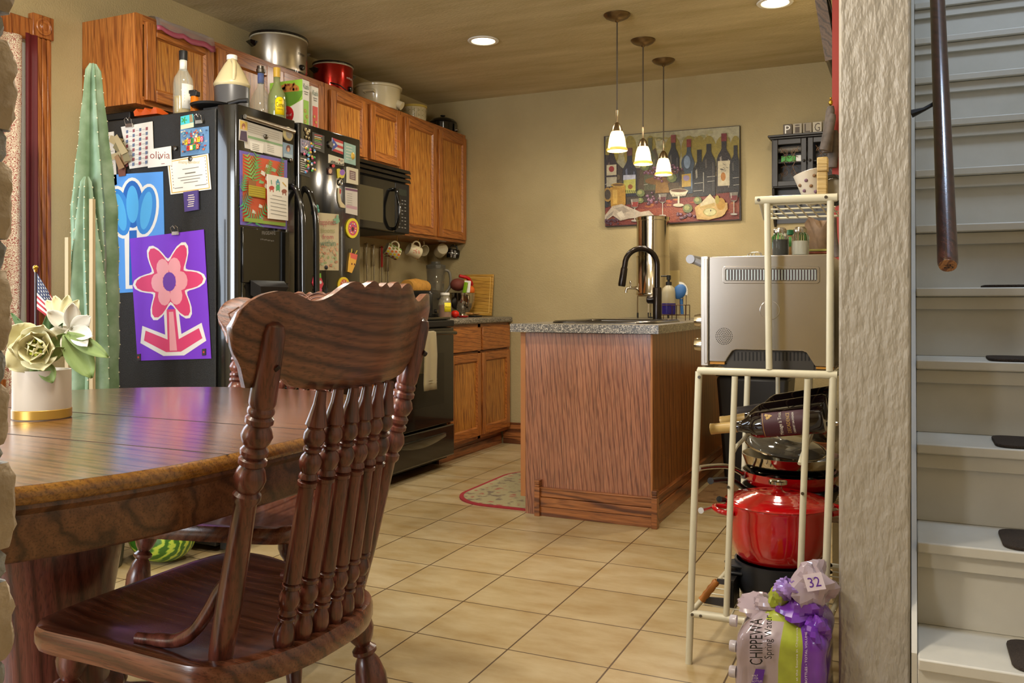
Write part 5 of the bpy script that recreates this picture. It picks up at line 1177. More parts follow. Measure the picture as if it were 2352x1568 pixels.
for (a, b, s_) in ((X0+.006, mid-.003, 1), (mid+.003, X1-.006, -1)):
    m = MB(); w_ = .032; z0_, z1_ = Z0+.006, Z1-.014
    m.box(a, YF-.003, z0_, a+w_, YF+.011, z1_).box(b-w_, YF-.003, z0_, b, YF+.011, z1_).box(a+w_, YF-.003, z0_, b-w_, YF+.011, z0_+w_).box(a+w_, YF-.003, z1_-w_, b-w_, YF+.011, z1_)
    d_ = part('door', m, SB, t, bevel=.003)
    m = MB(); cx_, cz_ = (a+b)/2, (z0_+z1_)/2
    for sx_ in (-1, 1):
        for sz_ in (-1, 1):
            for r_ in (.020, .012):
                m.tube([(cx_+sx_*(.030+r_*math.cos(q)), YF+.004, cz_+sz_*(.060+r_*1.1*math.sin(q))) for q in [2*math.pi*i/12 for i in range(10)]], .0016, 5)
        m.tube(bez([(cx_+sx_*.052, YF+.004, cz_-.095), (cx_+sx_*.02, YF+.004, cz_-.03), (cx_+sx_*.03, YF+.004, cz_), (cx_+sx_*.02, YF+.004, cz_+.03), (cx_+sx_*.052, YF+.004, cz_+.095)], 4), .0018, 5)
    for q in (-.03, 0, .03): m.tube(bez([(cx_-.05, YF+.004, cz_+q), (cx_-.02, YF+.004, cz_+q+.012), (cx_, YF+.004, cz_+q-.004), (cx_+.02, YF+.004, cz_+q+.012), (cx_+.05, YF+.004, cz_+q)], 4), .0016, 5)
    part('scroll_grille', m, mat('bronze_scroll', '#5d4630', .4, metal=.7), d_)
    kx = b-.014 if s_ > 0 else a+.014; part('knob', MB().ball((kx, YF-.012, cz_+.005), .008), SB, d_)
solo('green_box', MB().box(X0+.05, YF+.05, (Z0+Z1)/2+.0045, X0+.135, BW-.03, (Z0+Z1)/2+.045), C('bright_green', '#3f9c2c', .4), 'bright green box on the shelf inside the small black cabinet', 'box', bevel=.002)
solo('white_box', MB().box(X0+.137, YF+.05, (Z0+Z1)/2+.0045, X0+.19, BW-.03, (Z0+Z1)/2+.045), WHT, 'white box next to the green one inside the black cabinet', 'box', bevel=.002)
m = MB().turn((X0+.03, YF+.06, (Z0+Z1)/2+.085), (X0+.19, YF+.06, (Z0+Z1)/2+.085), [(0, .02), (1, .02)], 18); solo('grey_roll', m, C('grey_pattern', '#6d675e', .6, var=.5, vscale=90), 'grey patterned roll behind the scrollwork above the green box', 'roll')
m = MB()
for k in range(3):
    hx_ = X0+.07+k*.09; m.tube(bez([(hx_, BW-.012, 1.60), (hx_, BW-.04, 1.60), (hx_, BW-.05, 1.585), (hx_, BW-.04, 1.57), (hx_, BW-.03, 1.58)], 4), .003, 6)
part('hooks', m, BLACKM, t)
for k, ch_ in enumerate('PiLGE'):
    cs = ['#5c5142', '#a09682', '#8a7f6b', '#b0a68f', '#6f6554']; xa = -.708+k*.057; sz = .052 if k != 4 else .056; zt_ = Z1+.0145
    tl = thing('letter_block', 'wooden letter block reading %s, %s on top of the small black cabinet' % (ch_, ['first from the left', 'second from the left', 'third from the left', 'fourth from the left', 'fifth, nearest the pillar'][k]), 'letter block', (xa+sz/2, 5.54, zt_), 'letter blocks on the black cabinet')
    part('block', MB().box(xa, 5.515, zt_, xa+sz, 5.55, zt_+sz*1.25), C('block_%d' % k, cs[k]), tl, bevel=.002)
    def LF(u, v, off=0, xa=xa, sz=sz): return Vector((xa+sz*u, 5.515-off, zt_+sz*1.25*v))
    part('letter', MB().text(ch_, LF, .2, .88, .8, .12), WHT if cs[k] < '#8' else C('letter_brown', '#4d4032'), tl)
# ------------------------------------------------------------ papers and magnets on the fridge
class Sheet:
    """thin printed sheet lying on a surface map; the drawing is laid over it in the same map"""
    def __init__(s, fn, base=.0015): s.fn = fn; s.m = MB(); s.c = {}; s.o = base
    def ci(s, c):
        if c not in s.c: s.c[c] = len(s.c)
        return s.c[c]
    def slab(s, pts, c, th=.0012, curl=0):
        a = [s.fn(u, v, s.o-.0010) for u, v in pts]; b = [s.fn(u, v, s.o+th) for u, v in pts]
        s.m.loft([a, b], s.ci(c)); s.o += th; return s
    def p(s, pts, c): s.o += .00006; s.m.poly(s.fn, pts, s.ci(c), s.o); return s
    def d(s, u, v, ru, rv, c, n=16): s.o += .00006; s.m.disc(s.fn, u, v, ru, rv, s.ci(c), s.o, n); return s
    def line(s, u0, v0, u1, v1, w_, c):
        dx, dy = u1-u0, v1-v0; l = math.hypot(dx, dy) or 1; nx, ny = -dy/l*w_/2, dx/l*w_/2
        return s.p([(u0+nx, v0+ny), (u1+nx, v1+ny), (u1-nx, v1-ny), (u0-nx, v0-ny)], c)
    def t(s, w_, u0, v0, u1, v1, c, rot=0): s.o += .00006; s.m.text(w_, s.fn, u0, v0, u1, v1, s.ci(c), rot, s.o); return s
    def done(s, name, label, cat, group=None):
        return solo(name, s.m, [C('pt_'+c.lstrip('#'), c, .6) for c in s.c], label, cat, group=group)
def sk(fn, u0, v0, du, dv, sh=0):
    # slanted local frame: (0..1, 0..1) -> photo map, v grows downwards
    return lambda a, b: (u0+a*du[0]+b*dv[0], v0+a*du[1]+b*dv[1])
GP = 'papers on the fridge'; GM = 'magnets on the fridge'
def Q(f, pts): return [f(a, b) for a, b in pts]
SQ = [(0, 0), (1, 0), (1, 1), (0, 1)]
# blue sheet: a plain generic blue flower drawing
f = sk(PS, 233, 403, (142, -9), (6, 272)); s = Sheet(PS).slab(Q(f, SQ), '#4f8fd6')
def tulip(g):
    out = []
    for (cx_, cy_, a_, b_, ro) in ((.50, .26, .17, .20, 0), (.30, .32, .16, .21, -.35), (.72, .32, .16, .21, .35)):
        out.append([(cx_+((a_+g)*math.cos(q)*math.cos(ro)-(b_+g*.6)*math.sin(q)*math.sin(ro)), cy_+((a_+g)*math.cos(q)*math.sin(ro)*.5+(b_+g*.6)*math.sin(q)*math.cos(ro))) for q in [2*math.pi*i/24 for i in range(24)]])
    return out
for pts in tulip(.045): s.p(Q(f, pts), '#d9d6cf')
s.p(Q(f, [(.36, .45), (.64, .45), (.62, .97), (.36, .97)]), '#d9d6cf')
for pts, c_ in zip(tulip(0), ('#1a5cab', '#2f7cc4', '#2f7cc4')): s.p(Q(f, pts), c_)
for pts in tulip(-.07): s.p(Q(f, pts), '#4a9fd4')
s.p(Q(f, [(.44, .48), (.56, .48), (.56, .94), (.42, .94)]), '#1a5cab').p(Q(f, [(.56, .80), (.78, .62), (.74, .82), (.58, .92)]), '#2f7cc4')
s.done('drawing_sheet', 'bright blue drawing sheet with a large blue flower, behind the cactus', 'drawing', GP)
# purple sheet: generic pink flower with white cut-out border
f = sk(PS, 300, 548, (169, -21), (18, 281)); s = Sheet(PS, .004).slab([(300, 548), (470, 527), (487, 823), (318, 828)], '#7435c2')
f = lambda a, b: (300+170*a+17*b, 548-21*a+(279+17*a)*b)
def flower(sc, petal, extra):
    cx_, cy_ = .5, .38
    pts = []
    for k in range(60):
        a = 2*math.pi*k/60; r_ = (.30+.10*math.cos(6*a))+extra; pts.append((cx_+r_*1.15*math.cos(a), cy_+r_*.80*math.sin(a)))
    return pts
s.p(Q(f, flower(1, 0, .03)), '#ddd8d4').p(Q(f, [(.40, .60), (.60, .60), (.62, .80), (.90, .72), (.95, .86), (.64, .97), (.36, .97), (.06, .86), (.10, .72), (.40, .80)]), '#ddd8d4')
s.p(Q(f, flower(1, 0, 0)), '#cf3f6c').p(Q(f, [(.44, .60), (.56, .60), (.58, .84), (.86, .76), (.90, .84), (.60, .94), (.40, .94), (.11, .84), (.14, .76), (.43, .84)]), '#cf3f6c')
for k in range(6):
    a = 2*math.pi*k/6; s.p(Q(f, [(.5+.16*math.cos(a)+.085*math.cos(q), .38+.13*math.sin(a)+.075*math.sin(q)) for q in [2*math.pi*i/12 for i in range(12)]]), '#e29aa2')
s.d(*f(.5, .38), 15, 22, '#6a3aa0', 16); s.p(Q(f, [(.47, .62), (.53, .62), (.55, .93), (.45, .93)]), '#e29aa2')
s.done('drawing_sheet', 'purple drawing sheet with a pink flower cut-out, lowest on the fridge side', 'drawing', GP)
for (u, v, lb) in ((322, 820, 'small square magnet at bottom left of the purple sheet'), (472, 808, 'small square magnet at bottom right of the purple sheet')):
    Sheet(PS, .006).slab([(u-4, v-7), (u+4, v-8), (u+4, v+7), (u-4, v+8)], '#3a3434', .004).d(u, v, 2, 2.5, '#b8402c').done('magnet', lb, 'magnet', GM)
def clip(u, v, label):
    m = MB(); a = PS(u, v, .010); 
    m.tube([PS(u-7, v+8, .012), PS(u-8, v-6, .02), PS(u-3, v-11, .02), PS(u, v-4, .016)], .0012, 6).tube([PS(u+7, v+7, .012), PS(u+8, v-7, .02), PS(u+3, v-12, .02), PS(u, v-4, .016)], .0012, 6)
    m.box(PS(u-8, v, 0).x, FY0-.014, PS(u, v+10, 0).z, PS(u+8, v, 0).x, FY0-.0065, PS(u, v+2, 0).z)
    solo('magnetic_clip', m, STEEL, label, 'clip', group='clips on the fridge side', bevel=.001)
clip(408, 530, 'steel magnetic clip holding the purple sheet'); clip(302, 283, 'steel clip at top of the printed list'); clip(462, 275, 'black and steel clip beside the beach postcard'); 
# white papers, left to right
s = Sheet(PS).slab([(226, 308), (262, 302), (270, 424), (232, 436)], '#cfc8bb')
for k in range(9): s.line(238, 350+7*k, 262, 347+7*k, 1.2, '#8d867c')
s.d(248, 360, 7, 9, '#7a4a38', 10); s.done('paper_sheet', 'white menu paper at the far left behind the cactus and money bundle', 'paper', GP)
s = Sheet(PS, .004).slab([(280, 292), (352, 279), (356, 380), (300, 388)], '#d3cec4')
for r_ in range(8):
    for c_ in range(4): s.p([(292+15*c_, 300+11*r_-2.4*c_), (297+15*c_, 299+11*r_-2.4*c_), (297+15*c_, 306+11*r_-2.4*c_), (292+15*c_, 307+11*r_-2.4*c_)], '#8d4a52' if (c_+r_) % 2 else '#5d6a84')
    for c_ in range(3): s.line(299+15*c_, 303+11*r_-2.4*c_, 306+15*c_, 302+11*r_-2.4*c_, 1, '#a29c92')
s.done('paper_sheet', 'white printed list with rows of tiny pictures near the top of the fridge side', 'paper', GP)
s = Sheet(PS, .007).slab([(344, 344), (396, 336), (398, 380), (343, 386)], '#d8d3c8').t('olivia', 348, 348, 394, 365, '#8a4a3c').d(370, 364, 2.5, 3, '#6a645c', 10)
s.line(374, 377, 382, 376, 1.5, '#8a4a4a').done('name_card', 'small white card with childish handwriting right of the printed list', 'card', GP)
m = MB()
for k, (u, v, a_, w_, h_) in enumerate([(272, 325, 20, 20, 12), (284, 345, 35, 22, 13), (292, 362, 50, 20, 12), (276, 360, -10, 16, 9), (298, 352, 70, 24, 10), (286, 375, 60, 18, 9), (290, 336, 55, 26, 10)]):
    a_ = math.radians(a_); ring = []
    for (x_, y_) in ((-w_, -h_*.6), (w_, -h_), (w_*.8, h_), (-w_, h_*.7)):
        ring.append((u+(x_*math.cos(a_)-y_*math.sin(a_))*.75, v+x_*math.sin(a_)+y_*math.cos(a_)))
    m.loft([[PS(p_[0], p_[1], .012+.003*k) for p_ in ring], [PS(p_[0], p_[1], .0135+.003*k) for p_ in ring]], k % 3)
solo('banknote_bundle', m, [C('note_tan', '#a3926c'), C('note_olive', '#7d7250'), C('note_brown', '#8a6a48')], 'bundle of folded banknotes clipped over the white papers', 'money')
Sheet(PS, .006).slab([(274, 388), (292, 385), (291, 404), (277, 406)], '#6d4030', .003).done('magnet', 'brown square magnet at the top of the blue sheet', 'magnet', GM)
s = Sheet(PS).slab([(416, 268), (444, 262), (446, 292), (416, 298)], '#3fb3bd').p([(416, 288), (446, 281), (446, 292), (416, 298)], '#c9c2a4')
for k in range(5): a = 2*math.pi*k/5; s.line(424, 276, 424+7*math.cos(a), 276+8*math.sin(a), 2.5, '#3a8a3c')
s.p([(436, 264), (443, 263), (445, 280), (437, 282)], '#8d7a5a').done('postcard', 'small turquoise beach postcard with palm at the top of the fridge side', 'postcard', GP)
s = Sheet(PS, .003).slab([(416, 298), (481, 290), (482, 352), (417, 360)], '#5a7fa4')
for k in range(90):
    u, v = rs.uniform(418, 476), rs.uniform(300, 348); s.p([(u, v-(u-418)*.1), (u+rs.uniform(2, 7), v-.5-(u-418)*.1), (u+4, v+rs.uniform(2, 5)-(u-418)*.1), (u, v+4-(u-418)*.1)], rs.choice(['#c9c4ae', '#3a5a92', '#b8643a', '#5a94a8', '#a33a34', '#2f4a6a', '#d0b26a', '#8a8f94']))
for wd, cols, u0, v0, dv in (('PUERTO', ['#d8b81e', '#c92f2a', '#2a8f4a', '#d8581e', '#d8b81e', '#c92a5a'], 428, 332, -9), ('RICO', ['#c92f2a', '#e0c020', '#2a8f4a', '#d8581e'], 433, 346, -6)):
    for k, ch_ in enumerate(wd):
        u = u0+7.2*k; v = v0+dv*k/len(wd); s.p([(u, v-10), (u+6.8, v-11), (u+6.8, v+.5), (u, v+1.5)], cols[k]); s.t(ch_, u+1.2, v-8.6, u+5.6, v-.8, '#e8e2d0' if k % 2 else '#221a14')
s.done('postcard', 'colourful collage postcard with block lettering reading a place name', 'postcard', GP)
f = lambda a, b: (386+95*a+(10-8*a)*b+4*b, 369-17*a+(78+0*a)*b); s = Sheet(PS, .004).slab([(386, 369), (480, 353), (487, 435), (394, 447)], '#dcd8ce')
f = lambda a, b: (386+94*a+8*b-a*b, 369-16*a+78*b+4*a*b)
for (a, b, c_, d_) in ((.03, .03, .97, .055), (.03, .945, .97, .97), (.03, .03, .05, .97), (.95, .03, .97, .97)): s.p(Q(f, [(a, b), (c_, b), (c_, d_), (a, d_)]), '#c19a3a')
p0_, p1_ = f(.25, .30), f(.75, .16); s.t('Amazing Attendance!', p0_[0], p1_[1]-1, p1_[0]+3, p1_[1]+8, '#b59a4a')
for (a, b, c_) in ((.35, .75, .33), (.40, .66, .46), (.22, .82, .56), (.28, .76, .64), (.35, .70, .72), (.12, .32, .84), (.62, .90, .84)): q0, q1 = f(a, c_), f(b, c_); s.line(*q0, *q1, 1.4 if c_ != .46 else 2.6, '#6d685f')
for k in range(9): q0 = f(.10, .1+.09*k); q1 = f(.92, .1+.09*k); s.d(*q0, .9, 1.3, '#6a5a4a', 6).d(*q1, .9, 1.3, '#6a5a4a', 6)
s.done('certificate', 'white certificate with thin gold border on the fridge side', 'certificate', GP)
s = Sheet(PS, .006).slab([(426, 442), (459, 437), (460, 482), (429, 487)], '#4a3a78', .006)
for k in range(6): s.line(436+rs.uniform(-1, 2), 450+5*k, 450+rs.uniform(-2, 2), 448+5*k, 2, '#cbbfae')
s.done('magnet', 'purple square magnet with white script under the certificate', 'magnet', GM)
for (u, v, lb) in ((405, 341, 'round dark magnet left of the collage postcard'), (440, 365, 'round steel magnet at top of the certificate')):
    c_ = PS(u, v, .004); solo('magnet', MB().turn(c_, c_+Vector((0, -.007, 0)), [(0, .010), (.8, .010), (1, .008)], 16), STEELD, lb, 'magnet', group=GM)
# fridge front, left door
m = MB(); a, b = PF(557, 268, .012), PF(670, 303, .012)
m.turn((FXF+.012, a.y, a.z), (FXF+.012, b.y, b.z), [(0, .010), (1, .010)], 12, 0)
solo('paper_holder', m, STEEL, 'long silver bar magnet holding papers at the top of the left fridge door', 'magnet bar')
s = Sheet(PF).slab([(556, 276), (648, 304), (648, 362), (562, 340)], '#c3beb4')
for k in range(4): s.line(566, 286+5*k, 640, 308+5*k, 1, '#9b958a')
s.p([(566, 310), (648, 332), (648, 337), (566, 316)], '#7d9a72').p([(572, 322), (604, 330), (602, 352), (574, 345)], '#d8d4ca').p([(608, 326), (646, 338), (644, 360), (610, 351)], '#cfcac0')
for k in range(4): s.line(612, 334+4*k, 628, 338+4*k, 1, '#7a756c'); s.line(578, 330+4*k, 594, 334+4*k, 1, '#7a756c')
s.done('paper_sheet', 'layered white appointment papers under the silver bar on the fridge door', 'paper', GP)
s = Sheet(PF, .004).slab([(548, 274), (567, 279), (567, 327), (547, 322)], '#b3aa9c').p([(549, 276), (566, 281), (566, 300), (549, 296)], '#c0a24c').p([(551, 300), (564, 302), (566, 326), (548, 321)], '#4a3a4c').d(557, 290, 4.5, 7, '#8d5c44', 12).d(557, 294, 2.8, 4, '#c49a80', 10)
s.done('photo_strip', 'small portrait photo of a person in dark top, at top left of the fridge door', 'photo', GP)
c_ = PF(659, 308, .006); t = thing('round_magnet', 'large cream rimmed round magnet with grey centre on the left fridge door', 'magnet', c_, GM)
part('magnet_rim', MB().turn(c_-Vector((.004, 0, 0)), c_+Vector((.005, 0, 0)), [(0, .030), (.7, .030), (1, .026)], 28), C('cream_rim', '#b7a775', .4), t)
part('picture', MB().turn(c_+Vector((.005, 0, 0)), c_+Vector((.0058, 0, 0)), [(0, .020), (1, .020)], 24), C('grey_mottle', '#8c8880', .3, var=.5, vscale=120), t)
s = Sheet(PF).slab([(649, 326), (672, 333), (672, 366), (650, 360)], '#7d93a4').d(661, 341, 5, 8, '#6a4030').d(661, 344, 3, 5, '#c2987c').p([(652, 352), (670, 356), (670, 365), (651, 360)], '#9fb0b8').done('photo_strip', 'small child portrait photo under the round magnet', 'photo', GP)
c_ = PF(608, 314, .006); solo('magnet', MB().ball(c_, .008, .012, .010), STEELD, 'small faceted grey magnet on the appointment papers', 'magnet', group=GM)
c_ = PF(667, 368, .003); solo('magnet', MB().ball(c_, .007, .010, .010), STEELD, 'glass magnet at the right edge of the left fridge door', 'magnet', group=GM)
# the big tropical poster
f = lambda a, b: (550+108*a+b*0, 345+24*a+(171-11*a)*b); s = Sheet(PF, .003).slab([(549, 345), (658, 368), (657, 527), (551, 516)], '#6a5aa6')
s.p(Q(f, [(.05, .04), (.93, .04), (.93, .95), (.05, .95)]), '#c0502a')
for k in range(26):
    a, b = rs.uniform(.08, .88), rs.uniform(.05, .92); s.p(Q(f, [(a, b), (a+rs.uniform(.04, .1), b+.02), (a+.07, b+rs.uniform(.04, .10)), (a-.02, b+.05)]), rs.choice(['#d8d0c4', '#d8d0c4', '#7fb07a', '#b9602e']))
def frond(a, b, L_, w_, ang, c1, n=7):
    for k in range(n):
        t_ = k/(n-1); x_, y_ = a+L_*t_*math.cos(ang), b+L_*t_*math.sin(ang)
        for sg in (-1, 1):
            an = ang+sg*1.0; s.p(Q(f, [(x_, y_), (x_+w_*math.cos(an)*(1-.5*t_), y_+w_*math.sin(an)*(1-.5*t_)), (x_+.03*math.cos(ang), y_+.03*math.sin(ang))]), c1)
frond(.28, .40, .36, .22, -1.4, '#5f9a4a', 9); frond(.24, .36, .30, .20, -1.9, '#7fae5a'); frond(.82, .25, .24, .12, -1.3, '#4f7a4a'); frond(.55, .28, .2, .12, -1.2, '#6f9a4a'); frond(.05, .75, .25, .16, -.9, '#3f8f6a'); frond(.25, .95, .30, .18, -2.4, '#4fa06a'); frond(.30, .97, .32, .18, -.8, '#3f9a5a'); frond(.02, .55, .2, .12, -1.3, '#4f9a5a')
s.p(Q(f, [(.14, .45), (.50, .45), (.50, .60), (.14, .60)]), '#a8951e').p(Q(f, [(.14, .38), (.30, .38), (.30, .45), (.14, .45)]), '#8a5a2a').p(Q(f, [(.05, .90), (.93, .88), (.93, .95), (.05, .95)]), '#7f9a3a').p(Q(f, [(.45, .86), (.93, .85), (.93, .90), (.45, .91)]), '#8a5a34')
for k in range(5): s.line(*f(.15, .47+.03*k), *f(.49, .47+.03*k), .8, '#7d6c12')
s.done('tropical_poster', 'colourful orange and green tropical leaf poster with purple border on the fridge door', 'poster')
f = lambda a, b: (604+48*a+b*2, 400+10*a+(101-2*a)*b); s = Sheet(PF, .021).slab([(604, 400), (652, 410), (652, 507), (606, 502)], '#d6d0c4')
for (a, b, r1, r2, c_) in ((.2, .30, .13, .05, '#b03a2e'), (.5, .26, .10, .07, '#4a9a6a'), (.8, .32, .13, .05, '#8a4a34'), (.5, .12, .05, .05, '#4a8a9a')):
    q_ = f(a, b); s.d(q_[0], q_[1], 48*r1, 101*r2, c_, 12)
    for dx_ in (-.07, .07): s.line(*f(a+dx_, b), *f(a+dx_, b+.09), 2, c_)
s.line(*f(.18, .12), *f(.2, .22), 1.5, '#3a7a4a').line(*f(.72, .12), *f(.9, .2), 2, '#c09a3a')
for k in range(6): s.line(*f(.12+.1*(k == 0), .46+.085*k), *f(.88-.2*(k == 0), .465+.085*k), 1.2, '#77726a')
s.done('note_card', 'white note card with small dinosaurs and handwriting over the tropical poster', 'card', GP)
# fridge front, right door
s = Sheet(PF).slab([(690, 318), (714, 325), (714, 358), (690, 350)], '#8d8796')
for k in range(50): u, v = rs.uniform(692, 712), rs.uniform(324, 350); s.d(u, v, 1.2, 1.6, rs.choice(['#b3a9c4', '#6a7aa0', '#c9a4b4', '#5a5464', '#d4cfc4']), 6)
s.done('magnet', 'glittery mosaic rectangle magnet at the top left of the right door', 'magnet', GM)
c_ = PF(704, 306, .004); m = MB()
for (dy_, dz_, r_) in ((-.012, .014, .010), (.012, .012, .010), (0, .002, .012), (-.008, -.018, .007), (.01, -.02, .007)): m.ball(c_+Vector((0, dy_, dz_)), .004, r_, r_, 10, 6)
solo('magnet', m, C('champagne_metal', '#b7a98a', .2, metal=.9), 'champagne metal clip magnet above the glittery rectangle', 'magnet', group=GM)
m = MB()
for k in range(34): u = 708+9*math.sin(k*.9)+rs.uniform(-4, 4); v = 330+k*2.0; m.ball(PF(u-(v-340)*.0, v, .008), .004, .007, .006, 8, 5, k % 5)
solo('bead_strand', m, [C('bd%d' % i, c_) for i, c_ in enumerate(['#c9a23c', '#4fa04a', '#c95a7a', '#5a8fc0', '#d8d0c4'])], 'knotted strand of pastel beads hanging on the right fridge door', 'beads')
s = Sheet(PF).slab([(717, 303), (744, 312), (744, 352), (717, 342)], '#3f3b32')
for k in range(8): s.line(721, 309+4*k, 733+rs.uniform(0, 7), 313+4*k, 1.6, ['#c23c34', '#d8d0c4', '#d0bb2a', '#5fae3a', '#8a8578', '#b85a8a', '#8fae4a', '#d8d0c4'][k])
s.done('magnet', 'dark rectangular magnet with coloured writing on the right door', 'magnet', GM)
s = Sheet(PF).slab([(686, 356), (711, 364), (711, 408), (686, 400)], '#3a372e')
for k in range(7): s.line(689, 363+5*k, 701+rs.uniform(0, 7), 367+5*k, 2, '#c2bcae')
s.done('magnet', 'dark magnet with bold white writing under the glittery rectangle', 'magnet', GM)
s = Sheet(PF).slab([(762, 316), (787, 325), (787, 355), (762, 346)], '#c9c2b6')
for k in range(3): s.p([(762, 316+12*k), (787, 325+12*k), (787, 331+12*k), (762, 322+12*k)], '#b3261e')
s.p([(762, 316), (775, 335), (762, 346)], '#3b4ca0').d(766, 332, 2, 3, '#e0dcd0', 5).done('magnet', 'small flag magnet with red stripes and blue triangle', 'magnet', GM)
c_ = PF(757, 332, .004); solo('magnet', MB().turn(c_-Vector((.002, 0, 0)), c_+Vector((.006, 0, 0)), [(0, .017), (.7, .017), (1, .014)], 20), STEELD, 'round grey coin magnet beside the flag magnet', 'magnet', group=GM)
s = Sheet(PF).slab([(754, 354), (789, 365), (789, 381), (754, 374)], '#c9c0a8')
for k in range(12): h_ = rs.uniform(3, 9); u = 756+2.7*k; s.p([(u, 375+u*.0-h_+(u-754)*.2), (u+2, 375.5-h_+(u-754)*.2), (u+2, 374+(u-754)*.2), (u, 373.5+(u-754)*.2)], '#1f1c18')
s.t('NY', 781, 367, 787, 372, '#1f1c18').d(778, 367, 1.8, 2.4, '#b3261e', 10).done('magnet', 'white skyline magnet with tiny red heart', 'magnet', GM)
s = Sheet(PF).slab([(790, 326), (816, 335), (816, 380), (790, 373)], '#8fb0a4')
for k in range(5): s.line(794, 336+7*k, 808, 340+7*k, 1.2, '#dcd8cc')
s.done('card', 'pale teal appointment card at the right edge of the fridge door', 'card', GP)
c_ = PF(809, 358, .004); solo('magnet', MB().ball(c_, .007, .013, .017), GLD, 'gold and black charm magnet at the edge of the teal card', 'magnet', group=GM)
s = Sheet(PF).d(757, 392, 5, 9, '#3a1c1a', 12); s.slab([(752, 386), (762, 388), (762, 402), (753, 400)], '#4a2a24', .005).d(756, 393, 4, 6, '#c99a7a', 10).d(763, 381, 4, 4, '#c02a24', 8).done('magnet', 'small red and black figure magnet under the skyline magnet', 'magnet', GM)
s = Sheet(PF).slab([(773, 388), (777, 387), (782, 391), (788, 390), (791, 396), (788, 408), (783, 410), (779, 407), (775, 409)], '#c7b62e', .004).d(784, 396, 6, 7, '#8a5ab0', 14).done('magnet', 'yellow butterfly magnet with purple heart', 'magnet', GM)
m = MB(); c_ = PF(781, 419, .006); m.tube([c_+Vector((0, .010*math.cos(a), .012*math.sin(a))) for a in [2*math.pi*i/16 for i in range(16)]], .003, 8, closed=True); solo('magnet', m, STEEL, 'silver ring magnet above the banana shaped one', 'magnet', group=GM)
s = Sheet(PF).slab([(776, 431), (781, 434), (779, 450), (782, 463), (790, 472), (790, 478), (781, 476), (776, 462), (775, 446)], '#c4b48c', .005).p([(777, 433), (781, 436), (780, 446), (777, 444)], '#a82a20').done('magnet', 'curved banana shaped magnet with red tip', 'magnet', GM)
s = Sheet(PF).slab([(795, 383), (819, 389), (819, 425), (795, 420)], '#c4bba0', .008).p([(799, 391), (813, 395), (813, 415), (799, 411)], '#6a4a48')
for k in range(4): s.line(801, 396+4*k, 811, 398.5+4*k, 1.2, '#cfc6ba')
s.done('magnet', 'cream framed square magnet with maroon centre', 'magnet', GM)
s = Sheet(PF).slab([(792, 429), (820, 434), (820, 495), (793, 489)], '#c0b8ae').p([(792, 431), (820, 436), (820, 441), (792, 436)], '#6a3f5a').p([(794, 470), (819, 475), (819, 482), (794, 477)], '#b08a94')
for k in range(6): s.line(796, 444+5*k, 808, 446+5*k, 1.2, '#8f8a80')
s.done('card', 'long pale information card with maroon header on the right door', 'card', GP)
def round_mag(u, v, ru, rv, c1, deco, label):
    s = Sheet(PF); s.slab([(u+ru*math.cos(2*math.pi*i/20), v+rv*math.sin(2*math.pi*i/20)) for i in range(20)], c1, .004); deco(s, u, v); s.done('magnet', label, 'magnet', GM)
def do_nut(s, u, v):
    s.d(u, v, 10.5, 17, '#c23a5c'); s.d(u, v+2, 3, 5, '#3a1418')
    for k in range(12): a = 2*math.pi*k/12; s.d(u+7*math.cos(a), v+11*math.sin(a), 1.3, 1.8, ['#e6d24a', '#e2e0d8', '#5a8fc0'][k % 3], 6)
round_mag(808, 524, 14, 23, '#d8c41e', do_nut, 'yellow rimmed round magnet with a pink sprinkled ring')
def piz(s, u, v):
    s.d(u, v, 9, 14, '#c25a3a')
    for k in range(8): a = 2*math.pi*k/8; s.line(u, v, u+8*math.cos(a), v+12*math.sin(a), 1.2, '#e0d8c4')
round_mag(788, 655, 13, 19, '#d9b81e', piz, 'yellow rimmed round magnet with citrus wheel just above the chair back')
s = Sheet(PF).slab([(803, 580), (818, 586), (815, 605), (806, 627), (798, 624), (800, 600)], '#d9a53c', .004).p([(802, 580), (819, 585), (817, 597), (803, 592)], '#d0584a').line(805, 580, 806, 571, 1.6, '#d9c23c').line(814, 583, 818, 575, 1.6, '#d9c23c').d(806, 606, 1.6, 2.4, '#5a1f1a', 8).d(812, 607, 1.6, 2.4, '#5a1f1a', 8).done('magnet', 'wedge shaped pizza slice magnet on the right door', 'magnet', GM)
s = Sheet(PF).slab([(720, 633), (735, 636), (741, 652), (736, 664), (722, 663), (716, 650)], '#c93a4c', .004).slab([(719, 634), (724, 626), (728, 630), (734, 627), (735, 638), (726, 637)], '#6fae3a', .002).d(725, 648, 3, 4, '#d8e0e0', 10).d(733, 648, 3, 4, '#d8e0e0', 10).d(728, 666, 9, 5, '#c95a7a', 10).done('magnet', 'red berry magnet with green leaves left of the citrus magnet', 'magnet', GM)
s = Sheet(PF).slab([(718, 487), (777, 492), (777, 621), (720, 620)], '#b8aa88')
for k in range(90):
    u = rs.uniform(721, 774); v = rs.uniform(560, 616) if k % 3 else rs.uniform(495, 560)
    if v < 560 and 728 < u < 768: continue
    s.d(u, v, rs.uniform(2, 4), rs.uniform(2, 4), rs.choice(['#b98a64', '#c49a7c', '#8f9a68', '#a87a5c', '#9fae88', '#bfa07a']), 7)
for k in range(10): s.d(rs.uniform(766, 776), rs.uniform(494, 515), 3, 4, '#6f9a7c', 7)
s.t('happiness', 731, 503, 768, 521, '#a04a4c').t('blooms', 735, 523, 766, 535, '#8f8f5c').t('from', 738, 538, 763, 549, '#b05a5c').t('within', 733, 551, 768, 565, '#5a7a62')
s.done('floral_print', 'pale floral print with cursive script on the right fridge door', 'poster')
m = MB()
